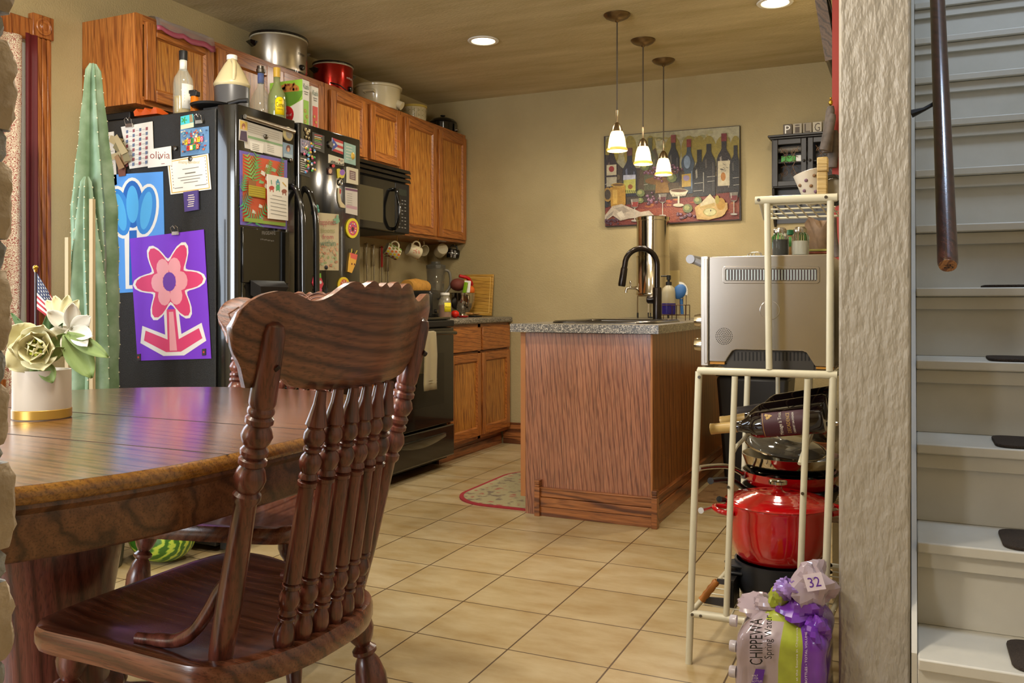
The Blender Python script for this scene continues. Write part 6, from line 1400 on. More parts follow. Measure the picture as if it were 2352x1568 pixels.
for k in range(7): m.ball(PF(723+6*math.cos(k*.9)*.8, 484+11*math.sin(k*.9), .006), .005, .010, .011, 8, 5, k % 3)
solo('magnet', m, [C('m_teal', '#4f9a8a'), C('m_pk', '#c46a8a'), C('m_gn', '#6fae6a')], 'pink and teal flower cluster magnet at the corner of the floral print', 'magnet', group=GM)
c_ = PF(747, 614, .006); solo('magnet', MB().ball(c_, .005, .011, .010), BLACKM, 'small black heart magnet at the bottom of the floral print', 'magnet', group=GM)

# ------------------------------------------------------------ cactus, flowers, flag, melon
def cactus_mat():
    m, nt, b = nodes('cactus_skin'); L = nt.links; tc = nt.nodes.new('ShaderNodeTexCoord'); n = nt.nodes.new('ShaderNodeTexNoise'); n.inputs['Scale'].default_value = 14; n.inputs['Detail'].default_value = 6
    L.new(tc.outputs['Object'], n.inputs['Vector']); r = ramp(nt, [(.25, '#4a6040'), (.5, '#657d5c'), (.75, '#82957a')]); L.new(n.outputs['Fac'], r.inputs['Fac']); L.new(r.outputs[0], b.inputs['Base Color']); b.inputs['Roughness'].default_value = .5; return m
CM = cactus_mat()
cx0, cy0 = -2.84, 2.36
t = thing('cactus_plant', 'tall ribbed green column cactus with wooden stakes between window and fridge', 'cactus', (cx0, cy0, 0))
def column(bx, by, z0, z1, r, topx, ribs=5, ph=0.3):
    m = MB(); R = []; sp = MB(); n = 60
    for k in range(n+1):
        tt = k/n; z = z0+(z1-z0)*tt; rr_ = r*(.88+.12*math.sin(tt*3.2+.4))*(1-max(0, (tt-.66)/.34)**1.15*.66)*(1+.022*math.sin(tt*60))
        if tt > .985: rr_ *= .5
        c_ = Vector((bx+topx*tt+.008*math.sin(tt*5), by, z)); ring = []
        for i in range(ribs*8):
            a = 2*math.pi*i/(ribs*8)+ph+.25*math.sin(tt*3); e = (.5+.5*math.cos(ribs*(a-ph-.25*math.sin(tt*3))))**1.5
            q = rr_*(.36+.64*e**.8); ring.append(c_+Vector((q*math.cos(a), q*math.sin(a), 0)))
            if i % 8 == 0 and k % 2 == 0 and .02 < tt < .99: sp.ball(ring[-1], .0032, None, .003, 5, 3)
        R.append(ring)
    m.loft(R); return m, sp
for (bx, by, z0, z1, r, tx, ph) in ((cx0-.015, cy0, .30, 1.912, .092, .02, .75), (cx0+.055, cy0-.06, .28, 1.47, .068, -.01, .2)):
    m, sp = column(bx, by, z0, z1, r, tx, 5, ph); q = part('stem', m, CM, t, angle=60); part('spines', sp, C('spine_cream', '#b9b493'), q)
STK = C('stake_wood', '#a08c68', .8)
for (u, v0, x_, y_) in ((156, 545, cx0-.10, cy0-.12), (212, 457, cx0+.02, cy0-.13)):
    p = onx(u, v0, x_); yy_ = y_; xx_ = atx(u, yy_); zt_ = ony(u, v0, yy_).z
    part('stake', MB().box(xx_-.009, yy_-.006, .25, xx_+.009, yy_+.006, zt_), STK, t)
part('plant_pot', MB().lathe((cx0+.03, cy0-.03, 0), [(0, .0), (.10, .0), (.105, .01), (.135, .28), (.145, .285), (.145, .31), (.13, .31), (.125, .27), (0, .27)], 32), C('grey_pot', '#5f5a52', .6), t)
# watermelon
def melon():
    m, nt, b = nodes('watermelon_rind'); L = nt.links; tc = nt.nodes.new('ShaderNodeTexCoord'); mp = nt.nodes.new('ShaderNodeMapping'); mp.inputs['Scale'].default_value = (3, 24, 24); L.new(tc.outputs['Object'], mp.inputs['Vector'])
    n = nt.nodes.new('ShaderNodeTexWave'); n.bands_direction = 'Y'; n.inputs['Scale'].default_value = .55; n.inputs['Distortion'].default_value = 5; n.inputs['Detail'].default_value = 4; n.inputs['Detail Scale'].default_value = 3
    L.new(mp.outputs[0], n.inputs['Vector']); r = ramp(nt, [(.35, '#2f5a14'), (.6, '#5d8a26'), (.85, '#a3b23c')]); L.new(n.outputs['Fac'], r.inputs['Fac']); L.new(r.outputs[0], b.inputs['Base Color']); b.inputs['Roughness'].default_value = .3; return m
x_, y_ = -2.635, 2.50
solo('watermelon', MB().ball((0, 0, .105), .145, .105, .105, 28, 16, M=None), melon(), 'striped green watermelon on the floor by the fridge under the table', 'watermelon', loc=(0, 0, 0)).location = (x_, y_, 0)
# flower pot on the table
px_, py_, tz = -1.640, 1.238, .7612
t = thing('flower_pot', 'white pot with gold base band holding artificial cream flowers on the table', 'flower pot', (px_, py_, tz))
part('pot', MB().lathe((px_, py_, tz), [(0, .0), (.054, .0), (.055, .002), (.055, .100), (.052, .100), (.050, .02), (0, .02)], 36), C('pot_white', '#c9bfae', .4), t)
part('gold_band', MB().lathe((px_, py_, tz), [(.0552, .001), (.0562, .002), (.0562, .019), (.0552, .020)], 36, 0, False), C('gold_leaf', '#b08a3c', .35, metal=.5), t)
PET = C('petal_cream', '#d9d3a8', .6); PETW = C('petal_white', '#dcd8c8', .6); LEAF = C('leaf_sage', '#74884a', .6); LEAFD = C('leaf_dark', '#49643a', .6)
def blade(m, base, d, up, L_, W_, curl, n=8, mi=0):
    d = Vector(d).normalized(); up = (Vector(up)-d*Vector(up).dot(d)).normalized(); sd = d.cross(up); R = []
    for k in range(n+1):
        tt = k/n; w_ = W_*math.sin(math.pi*min(1, tt*.92+.06))**.8; c_ = Vector(base)+d*(L_*tt)+up*(curl*tt*tt)
        R.append([c_-sd*w_+up*(W_*.25), c_-sd*w_*.5+up*(W_*.05), c_-up*(W_*.02), c_+sd*w_*.5+up*(W_*.05), c_+sd*w_+up*(W_*.25)])
    m.loft(R, mi, False, False)
pb_ = Vector((px_, py_, tz+.10)); cam_dir = Vector((-px_, -py_, 0)).normalized(); rt = Vector((CY, SY, 0))
# big rose facing the camera, low left
c_ = pb_+cam_dir*.035-rt*.012+Vector((0, 0, .048)); m = MB()
for ring, (n_, L_, W_, op) in enumerate(((5, .062, .034, .35), (5, .050, .028, .75), (4, .034, .02, 1.2))):
    for k in range(n_):
        a = 2*math.pi*k/n_+ring*.6; d = (rt*math.cos(a)+Vector((0, 0, 1))*math.sin(a))+cam_dir*op; blade(m, c_, d, cam_dir, L_, W_, .018)
part('flower_head', m, PET, t, solid=.001)
m = MB()
for k in range(18): a = rs.uniform(0, 6.3); d = rt*math.cos(a)*.5+Vector((0, 0, 1))*math.sin(a)*.5+cam_dir; m.tube([c_, c_+d.normalized()*rs.uniform(.02, .034)], .0028, 5)
part('flower_centre', m, C('yellow_green', '#a9b13c'), t)
# lily, upper right
c_ = pb_+rt*.062+Vector((0, 0, .085))+cam_dir*.02; m = MB()
for k in range(7): a = math.radians(-20+55*k); d = rt*math.cos(a)+Vector((0, 0, 1))*math.sin(a)+cam_dir*.35; blade(m, c_, d, cam_dir, .058, .016, .006)
part('flower_head', m, PETW, t, solid=.0008)
c_ = pb_+rt*.045+Vector((0, 0, .10)); m = MB()
for a in (55, 80, 110, 130): d = rt*math.cos(math.radians(a))+Vector((0, 0, 1))*math.sin(math.radians(a)); blade(m, c_, d, cam_dir, .055, .013, .004)
part('flower_head', m, PET, t, solid=.0008)
m = MB(); b_ = pb_+rt*.05+Vector((0, 0, .075))+cam_dir*.035
for (dr_, L_, W_) in (((.55, 0, -.95), .105, .026), ((.9, 0, -.5), .10, .016), ((-.35, 0, -.75), .05, .022)): blade(m, b_, rt*dr_[0]+Vector((0, 0, dr_[2])), cam_dir, L_, W_, .004)
b_ = pb_+Vector((0, 0, .02))+cam_dir*.045
for (dr_, L_, W_) in (((-.2, 0, -.9), .045, .018), ((.3, 0, -.6), .05, .016), ((-.6, 0, -.5), .04, .015), ((.5, 0, .3), .055, .014)): blade(m, b_, rt*dr_[0]+Vector((0, 0, dr_[2])), cam_dir, L_, W_, .004)
part('leaf', m, LEAF, t, solid=.0006, label='sage green leaves')
m = MB()
for k in range(10): a = rs.uniform(.3, 2.8); blade(m, pb_+Vector((0, 0, .03)), rt*math.cos(a)+Vector((0, 0, math.sin(a)))+cam_dir*rs.uniform(-.5, .5), cam_dir, rs.uniform(.06, .12), .009, .004)
for k in range(7): a = rs.uniform(.6, 2.4); m.tube([pb_-Vector((0, 0, .05)), pb_+rt*.03*math.cos(a)+Vector((0, 0, .06))], .002, 5)
part('foliage', m, LEAFD, t, solid=.0006, label='dark green foliage')
# flag
b_ = Vector((px_, py_, 0))-rt*.013+Vector((0, 0, tz+.09)); tp = b_+Vector((0, 0, .218))
t = thing('small_flag', 'small stars and stripes flag on a dark stick in the flower pot', 'flag', b_)
part('stick', MB().tube([b_-Vector((0, 0, .06)), tp], .0022, 8), C('dark_stick', '#2a1712', .4), t)
part('finial', MB().ball(tp+Vector((0, 0, .003)), .0055).turn(tp-Vector((0, 0, .006)), tp, [(0, .003), (1, .004)], 8), BRASS, t)
hk = rt; dn = Vector((0, 0, -1))
def FL(a, b, off=0):
    # drooping cloth: a along the fly, b down the hoist
    w_ = (.012*math.sin(a*7+b*2))*a; return tp+dn*(.008+.075*b+.095*a*(1-.25*b))+rt*(.0025+(.060+.035*b)*a)+cam_dir*(w_+off)
m = MB(); N = 14
for j in range(13):
    R = [[FL(i/N, j/13), FL(i/N, (j+1)/13)] for i in range(N+1)]; m.loft(R, 0 if j % 2 == 0 else 1, False, False)
R = [[FL(.42*i/8, b*.54/6, .0008) for b in range(7)] for i in range(9)]; m.loft(R, 2, False, False)
for i in range(5):
    for j in range(5):
        a, b = .05+.08*i, .06+.10*j; pts = []
        for q in range(10): r_ = .030 if q % 2 == 0 else .013; pts.append(FL(a+r_*math.sin(math.pi*q/5)*.9, b-r_*math.cos(math.pi*q/5)*1.1, .0016))
        m.add(pts, [list(range(10))], 3)
part('cloth', m, [C('flag_red', '#a31c2c'), WHT, C('flag_blue', '#1f2c50'), WHT], t)

# ------------------------------------------------------------ rugs and bin
def rugm(name, a, b, c):
    m, nt, bs = nodes(name); L = nt.links; tc = nt.nodes.new('ShaderNodeTexCoord'); n = nt.nodes.new('ShaderNodeTexNoise'); n.inputs['Scale'].default_value = 16; n.inputs['Detail'].default_value = 4
    L.new(tc.outputs['Object'], n.inputs['Vector']); r = ramp(nt, [(.36, a), (.44, b), (.58, b), (.66, c)]); L.new(n.outputs['Fac'], r.inputs['Fac']); L.new(r.outputs[0], bs.inputs['Base Color']); bs.inputs['Roughness'].default_value = .95
    return m
t = thing('kitchen_rug', 'half-oval floral rug with red border on the floor left of the peninsula', 'rug', (-1.7, 4.25, 0))
def ov(cx, cy, rx, ry, z, n=40, e=.75):
    return [(cx+rx*math.copysign(abs(math.cos(a))**e, math.cos(a)), cy+ry*math.copysign(abs(math.sin(a))**e, math.sin(a)), z) for a in [2*math.pi*i/n for i in range(n)]]
def dsh(e, z):
    x0_, x1_, y0_, y1_ = -2.135+e, -1.612, 3.825+e, 4.76-e; r_ = .24-e; out = [(x1_, y0_, z), (x1_, y1_, z)]
    for cx_, cy_, a in ((x0_+r_, y1_-r_, 90), (x0_+r_, y0_+r_, 180)):
        for q in range(13): an = math.radians(a+90*q/12); out.append((cx_+r_*math.cos(an)*(1.0), cy_+r_*math.sin(an), z))
    return out[::-1]
part('rug_border', MB().loft([dsh(0, .001), dsh(0, .008)]), C('rug_red', '#962a30', .9), t)
part('rug_field', MB().loft([dsh(.022, .0082), dsh(.022, .0095)]), rugm('floral_rug', '#7f6f5a', '#a89c74', '#a35a4c'), t)
solo('door_mat', MB().box(-1.0, 4.36, .001, -.45, 5.25, .010), rugm('brown_weave', '#6b4a28', '#80603a', '#8f6a44'), 'flat brown woven mat on the floor right of the peninsula', 'mat')
x_, y_ = -.775, 4.93
t = thing('trash_can', 'tall black lidded trash can between peninsula and pillar', 'trash can', (x_, y_, 0))
part('bin_body', MB().loft([[(x_+a*s_, y_+b*s_*.85, z_) for a, b in ((1, 1), (-1, 1), (-1, -1), (1, -1))] for s_, z_ in ((.15, .011), (.19, .60))]), mat('bin_black', '#191714', .4), t, bevel=.02)
part('bin_lid', MB().loft([[(x_+a*s_, y_+b*s_*.85, z_) for a, b in ((1, 1), (-1, 1), (-1, -1), (1, -1))] for s_, z_ in ((.197, .60), (.197, .63), (.13, .66))]), mat('bin_black', '#191714', .4), t, bevel=.012)
# ------------------------------------------------------------ baker's rack
RK = mat('cream_powder_coat', '#cdc7ae', .32, coat=.3)
t = thing('bakers_rack', 'cream tubular metal rack beside the pillar holding toaster oven, wine and pans', 'rack', (-.36, 2.7, 0))
RT = .0098
def bar(name, a, b, r=RT): part(name, MB().turn(a, b, [(0, r), (1, r)], 14), RK, t)
YF_, YR = 2.40, 3.02
def leanx(x, z, k=-.028): return x+k*(1-z/.81)
for x_, nm in ((-.532, 'leg'), (-.183, 'leg')):
    bar('leg', (leanx(x_, 0), YF_, 0), (x_, YF_, .81)); bar('leg', (leanx(x_+.03, 0), YR, 0), (x_+.03, YR, .81))
for x_ in (-.434, -.246): bar('upright', (leanx(x_, .14), YF_, .148), (x_, YF_, .80), .0085)
for x_ in (-.405, -.30): bar('upright', (x_, YR, .148), (x_, YR, .80), .007)
for z_, xa, xb in ((.812, -.534, -.173), (.140, leanx(-.532, .14), -.186)): bar('rail', (xa, YF_, z_), (xb, YF_, z_), .0105); bar('rail', (xa+.03, YR, z_), (xb, YR, z_), .0095)
for z_ in (.812, .140):
    for x_ in (-.532, -.183): bar('side_rail', (leanx(x_, z_), YF_+.008, z_), (leanx(x_+.03, z_), YR-.008, z_), .008)
m = MB()
for z_ in (.815, .143, .368):
    ya = 2.70 if z_ == .368 else YF_
    for k in range(12): y = ya+.02+(YR-ya-.04)*k/11; m.tube([(leanx(-.515, z_), y, z_), (-.19, y, z_)], .0022, 6)
    for x_ in (-.45, -.35, -.25): m.tube([(x_, ya, z_-.004), (x_, YR, z_-.004)], .003, 6)
part('shelf_wire', m, RK, t)
bar('side_rail', (-.52, 2.70, .364), (-.19, 2.70, .364), .006); bar('side_rail', (-.50, YR, .364), (-.19, YR, .364), .006)
# hutch above
bar('hutch_rail', (-.380, YF_, 1.274), (-.173, YF_, 1.272), .0105)
for x_, xt in ((-.344, -.349), (-.192, -.190)): bar('hutch_upright', (x_, YF_, .822), (xt, YF_, 1.264), .0088)
m = MB(); X0, X1 = -.345, -.19
a0, a1 = Vector((-.352, 2.41, 1.262)), Vector((-.40, 2.70, 1.252))
for f_ in (.0, .33, .66, 1.0):
    p = a0.lerp(a1, f_); m.tube([p, (-.185, p.y, p.z)], .0035 if f_ in (0, 1.0) else .0026, 6)
for k in range(7): x_ = -.36+.028*k; m.tube([(x_, 2.41, 1.262), (x_-.0, 2.70, 1.252)], .0022, 6)
m.tube([a0+Vector((-.015, -.005, .01)), a1], .006, 8)
part('hutch_shelf', m, RK, t)
m = MB()
for (x_, z_) in ((-.529, .795), (-.548, .14), (-.525, .14), (-.37, 1.274), (-.20, 1.273), (-.45, .50), (-.258, .50)): m.turn((x_, YF_-RT-.0005, z_), (x_, YF_-RT-.003, z_), [(0, .0045), (1, .0038)], 10)
part('screw', m, STEELD, t)
for x_ in (-.44, -.262): part('bottle_cradle', MB().tube(bez([(x_-.005, YF_+.004, .575), (x_, 2.45, .600), (x_, 2.58, .606), (x_, 2.72, .63), (x_, 2.84, .66)], 5), .0055, 8), RK, t)

# toaster oven, seen from its side
OY = 2.452
def PO(u, v, off=0): p = ony(u, v, OY); return Vector((p.x, OY-off, p.z))
def onp(u, v): p = ony(u, v, OY); return p.x, p.z
x0o, x1o = atx(1628, OY), atx(1916, OY); z1o = ony(1770, 586, OY).z; z0o = ony(1700, 832, OY).z
ob = mat('oven_brushed_steel', '#bfbab3', .25, metal=1, var=.05)
t = thing('toaster_oven', 'large stainless steel toaster oven on the rack seen from its vented side', 'oven', ((x0o+x1o)/2, 2.65, .822))
YB = OY+.41
m = MB(); R = []
for y_ in (OY, YB):
    r_ = .018; pr = [(x0o, z0o), (x0o, z1o-.006), (x0o+.006, z1o), (x1o-r_, z1o)]+[(x1o-r_+r_*math.sin(math.radians(q)), z1o-r_+r_*math.cos(math.radians(q))) for q in (30, 60, 90)]+[(x1o, z0o-.006)]
    # foot cut-out
    cA, cB, zc_ = atx(1665, OY), atx(1872, OY), ony(1700, 803, OY).z
    pr += [(cB, z0o-.005), (cB-.022, zc_-.004), (cB-.032, zc_), (cA+.03, zc_), (cA+.02, zc_-.004), (cA, z0o)]
    R.append([(a, y_, b) for a, b in pr])
m.loft(R); part('housing', m, ob, t, bevel=.0025, angle=30)
part('front_frame', MB().box(x0o-.022, OY-.002, z0o-.012, x0o-.001, YB+.002, z1o+.001).box(x0o-.012, OY-.006, z0o-.006, x0o-.002, OY-.002, z1o-.006), mat('frame_steel', '#c0bab2', .3, metal=.9), t, bevel=.006)
part('glass_door', MB().box(x0o-.026, OY+.03, z0o+.02, x0o-.0225, YB-.03, z1o-.05), mat('oven_glass', '#2a2620', .1), t)
hz = z1o-.006; hx = x0o-.052
part('door_handle', MB().turn((hx, OY-.002, hz), (hx, YB-.05, hz), [(0, .0125), (1, .0125)], 18).tube([(x0o-.022, OY+.012, hz-.014), (hx, OY+.010, hz)], .010, 10).tube([(x0o-.022, YB-.06, hz-.014), (hx, YB-.06, hz)], .010, 10), C('handle_grey', '#8d8d90', .35, metal=.4), t)
for v in (736, 792):
    z_ = ony(1610, v, OY).z; part('knob', MB().turn((x0o-.022, OY+.028, z_), (x0o-.045, OY+.028, z_), [(0, .019), (.6, .018), (1, .016)], 20), STEELP, t)
# vent frame with louvres
m = MB()
def rrect(u0, v0, u1, v1, r, off):
    out = []
    for cu, cv, a in ((u1-r, v0+r, -90), (u1-r, v1-r, 0), (u0+r, v1-r, 90), (u0+r, v0+r, 180)):
        for q in range(5): an = math.radians(a+90*q/4); out.append(PO(cu+r*math.cos(an), cv+r*math.sin(an), off))
    return out
m.loft([rrect(1660, 611, 1883, 651, 6, .0002), rrect(1661, 612, 1882, 650, 6, .004), rrect(1666, 617, 1877, 645, 4, .004), rrect(1667, 618, 1876, 644, 4, .0005)], 0, False)
part('vent_frame', m, ob, t)
m = MB()
for k in range(30): u = 1669+6.95*k; m.loft([[PO(u, 619, .0006), PO(u, 643, .0006)], [PO(u+1.2, 619, .0036), PO(u+1.2, 643, .0036)], [PO(u+3.2, 619, .0036), PO(u+3.2, 643, .0036)], [PO(u+4.6, 619, .0006), PO(u+4.6, 643, .0006)]], 0, False, False)
part('vent_louvre', m, mat('louvre_light', '#c2cdd0', .3, metal=.5), t)
m = MB()
for k in range(30): u = 1669+6.95*k; m.poly(PO, [(u+4.7, 619), (u+6.8, 619), (u+6.8, 643), (u+4.7, 643)], 0, .0005)
part('vent_gap', m, C('vent_dark', '#4a3536'), t)
c_ = PO(1768, 712, 0); part('round_cap', MB().turn(c_, c_-Vector((0, .003, 0)), [(0, .0265), (.6, .0265), (1, .0250)], 32), ob, t, angle=12)
m = MB()
for ring, n_ in ((0, 1), (.0045, 6), (.009, 12), (.0135, 18), (.018, 24), (.0225, 30)):
    for k in range(n_): a = 2*math.pi*k/n_; c2_ = PO(1663, 772, 0)+Vector((ring*math.cos(a), -.0004, ring*math.sin(a))); m.add([c2_+Vector((.0013*math.cos(q), 0, .0013*math.sin(q))) for q in [2*math.pi*i/8 for i in range(8)]][::-1], [list(range(8))])
part('speaker_holes', m, BLACKINK, t)
OB = mat('oven_base_grey', '#3b3835', .45)
m = MB().box(cA+.004, OY+.01, z0o-.022, cB-.004, YB-.01, zc_-.001)
for s_ in (cA-.006, cB-.03): m.loft([[(s_-.022, y_, z0o-.006), (s_+.040, y_, z0o-.006), (s_+.030, y_, .8175), (s_+.004, y_, .8175)] for y_ in (OY+.012, OY+.05)]); m.loft([[(s_-.022, y_, z0o-.006), (s_+.040, y_, z0o-.006), (s_+.030, y_, .8175), (s_+.004, y_, .8175)] for y_ in (YB-.05, YB-.012)])
part('base', m, OB, t)
m = MB()
for k in range(21): u = 1684+8.6*k; m.poly(PO, [(u, 809), (u+3.2, 809), (u+3.2, 829), (u, 829)], 0, -.0095)
part('base_vent', m, C('vent_black', '#0b0909'), t)
part('tape_strip', MB().box(x0o+.002, OY+.004, z0o-.007, cA-.002, OY+.02, z0o-.0005), C('amber_strip', '#b9822c'), t); part('tape_strip', MB().box(cB+.002, OY+.004, z0o-.012, x1o-.002, OY+.02, z0o-.0065), C('amber_strip', '#b9822c'), t)
OT = z1o+.001
# on top of the oven
def shaker(u, lbl, fill, fm):
    y = 2.52; x = atx(u, y); t = thing('shaker', lbl, 'shaker', (x, y, OT), 'shakers on the toaster oven')
    R = []
    m = MB(); pr = [(.0, .0005), (.020, .0005), (.022, .004), (.022, .052), (.017, .060), (.015, .064)]
    for r_, z_ in pr: R.append([(x+max(r_, 1e-4)*(1+(.06 if i % 3 == 0 else -.02))*math.cos(2*math.pi*i/36), y+max(r_, 1e-4)*(1+(.06 if i % 3 == 0 else -.02))*math.sin(2*math.pi*i/36), OT+z_) for i in range(36)])
    part('glass', m.loft(R, 0, False), CLEAR, t)
    part('filling', MB().lathe((x, y, OT), [(0, .003), (.0185, .003), (.0185, fill), (0, fill)], 20), fm, t)
    part('cap', MB().lathe((x, y, OT+.063), [(.017, 0), (.018, .003), (.018, .009), (.015, .013), (.012, .016), (0, .017)], 24), STEEL, t)
shaker(1792, 'glass pepper shaker with steel cap on the toaster oven', .045, C('pepper_grey', '#4c4a46', .8)); shaker(1838, 'glass salt shaker with steel cap on the toaster oven', .040, WHT)
y = 2.62; x = atx(1815, y); t = thing('spice_jar', 'spice jar with green lid and leafy label behind the two shakers', 'jar', (x, y, OT))
part('jar_body', MB().lathe((x, y, OT), [(0, 0), (.026, 0), (.027, .003), (.027, .062), (0, .064)], 24), mat('leafy_label', '#8d6a3c', .5, var=.6, vscale=60), t)
part('lid', MB().lathe((x, y, OT+.064), [(.028, 0), (.028, .012), (.026, .014), (0, .014)], 24), C('lid_green', '#1f5a34', .4), t)
lab(t, x, y, OT+.03, OT+.058, .0275, -150, -20, C('leaf_label', '#3f7a34'), 'label')
x = atx(1736, 2.6); m = MB()
for k in range(3): m.tube([(x+(.011+.004*k)*math.cos(a)-.006*k+.006, 2.6+.004*k, OT+.009+.008*math.sin(a)) for a in [2*math.pi*i/16 for i in range(16)]], .0011, 6, closed=True)
solo('wire_whisk', m, STEEL, 'small coil of steel wire on the left of the toaster oven top', 'wire')
m = MB(); y = 2.66
R = []
for i in range(7): t_ = i/6; R.append([(atx(1852+52*t_, y), y-.02, OT), (atx(1850+56*t_, y), y-.02+.01*math.sin(i), OT+.10+.02*math.sin(i*1.2)), (atx(1850+56*t_, y), y+.03, OT+.11), (atx(1852+52*t_, y), y+.03, OT)])
m.loft(R); solo('patterned_bag', m, mat('brown_leaf_print', '#8a7058', .7, var=.65, vscale=35), 'upright patterned paper bag standing beside the salt shaker', 'bag')
m = MB()
for k in range(3): m.box(atx(1858, 2.60), 2.575, OT+.0002+.007*k, atx(1905, 2.60), 2.615, OT+.006+.007*k, k)
solo('tea_packets', m, [C('tp1', '#9a7a2c'), C('tp2', '#7a3a24'), C('tp3', '#a09a4c')], 'small stack of yellow and brown packets under the patterned bag', 'packets', bevel=.001)

# things held on the hutch shelf
y = 2.56; p0_ = ony(1843, 410, y); zsf = 1.268
t = thing('patterned_mug', 'tilted white mug with floral ribbon pattern on the wire hutch shelf', 'mug', (atx(1868, y), y, zsf))
M_ = Matrix.Rotation(math.radians(-16), 3, 'Y'); c_ = Vector((atx(1866, y), y, zsf+.052))
part('cup', MB().lathe(c_, [(0, -.045), (.026, -.045), (.030, -.04), (.040, .045), (.037, .046), (.028, -.036), (0, -.036)], 24, 0, False, M=M_), mat('floral_mug', '#c9bfae', .35, var=.1, vscale=50), t)
m = MB()
for k in range(12): a = math.radians(-150+12*k); z_ = -.03+.062*((k*7) % 10)/10; r_ = .0315+.009*(z_+.045)/.09; cc = c_+M_ @ Vector((r_*math.cos(a), r_*math.sin(a), z_)); m.ball(cc, .005, .005, .005, 6, 4, k % 2)
part('print', m, [C('mauve', '#6f5064'), C('mug_brown', '#7a5a3a')], t)
x_ = atx(1888, 2.50); m = MB(); 
m.box(x_-.012, 2.485, zsf, x_+.014, 2.515, zsf+.085).box(x_-.012, 2.485, zsf+.0855, x_+.016, 2.515, zsf+.125)
solo('wooden_board', m, wood('pale_board', '#a58848', '#bfa262', '#cbb074', 'x', 3, rough=.5), 'pale wooden board standing on edge on the wire hutch shelf', 'board', bevel=.003)
y = 2.60; c_ = Vector((atx(1914, y), y, zsf+.045)); t = thing('round_timer', 'round dark framed disc with pale face right of the wooden board', 'timer', (c_.x, y, zsf))
part('disc_frame', MB().turn(c_, c_-Vector((0, .02, 0)), [(0, .045), (.8, .045), (1, .038), (1, .034), (.6, .034)], 28, 0, False), BLACKG, t); part('face', MB().turn(c_, c_-Vector((0, .008, 0)), [(0, .036), (1, .034)], 28), C('pale_face', '#a39a86', .4), t)
# on the red wall side: patterned rolls and tilted frame high up
m = MB(); RO = mat('leopard_grey_fabric', '#5a5049', .7, var=.95, vscale=38)
for k, (u0, v0, u1, v1) in enumerate(((1912, 262, 1893, 345), (1908, 244, 1900, 350), (1917, 300, 1912, 385))):
    y = 3.02+.03*k; a_ = ony(u0, v0, y); b_ = ony(u1, v1, y); m.turn(a_, b_, [(0, .010), (.1, .014), (.6, .017), (1, .015)], 14)
rl = solo('fabric_rolls', m, RO, 'bundle of grey leopard patterned fabric hanging in front of the red wall edge', 'fabric', kind=None)
a_ = ony(1908, 244, 3.05); part('finial', MB().ball(a_+Vector((0, 0, .012)), .007, None, .010).ball(a_+Vector((0, 0, .026)), .004), BRASS, rl)
m = MB()
for (u0, v0, u1, v1) in ((1912, 500, 1922, 590), (1905, 520, 1912, 590)): y = 3.0; m.tube(bez([ony(u0, v0, y), ony((u0+u1)/2-3, (v0+v1)/2, y), ony(u1, v1, y)], 6), .013, 12)
solo('fabric_tassel', m, RO, 'grey patterned fabric ends drooping behind the toaster oven beside the pillar', 'fabric')
t = thing('tilted_frame', 'dark brown slatted frame tilted out high on the wall beside the pillar', 'frame', (-.262, 3.3, 1.83))
m = MB(); M_ = Matrix.Rotation(math.radians(-9), 3, 'Y')
m.obox((-.279, 3.36, 2.03), .006, .24, .215, M_); part('backing', m, C('frame_backing', '#2a2622', .6), t)
m = MB()
for z_ in (-.19, -.06, .07, .19): m.obox(Vector((-.279, 3.36, 2.03))+M_ @ Vector((-.0, -.0, z_)), .018, .24, .012, M_)
for y_ in (-.235, .235): m.obox(Vector((-.279, 3.36+y_, 2.03)), .018, .010, .215, M_)
part('slats', m, wood('dark_slat', '#2c1f16', '#4a3626', '#5a4433', 'y', 2, rough=.5), t)

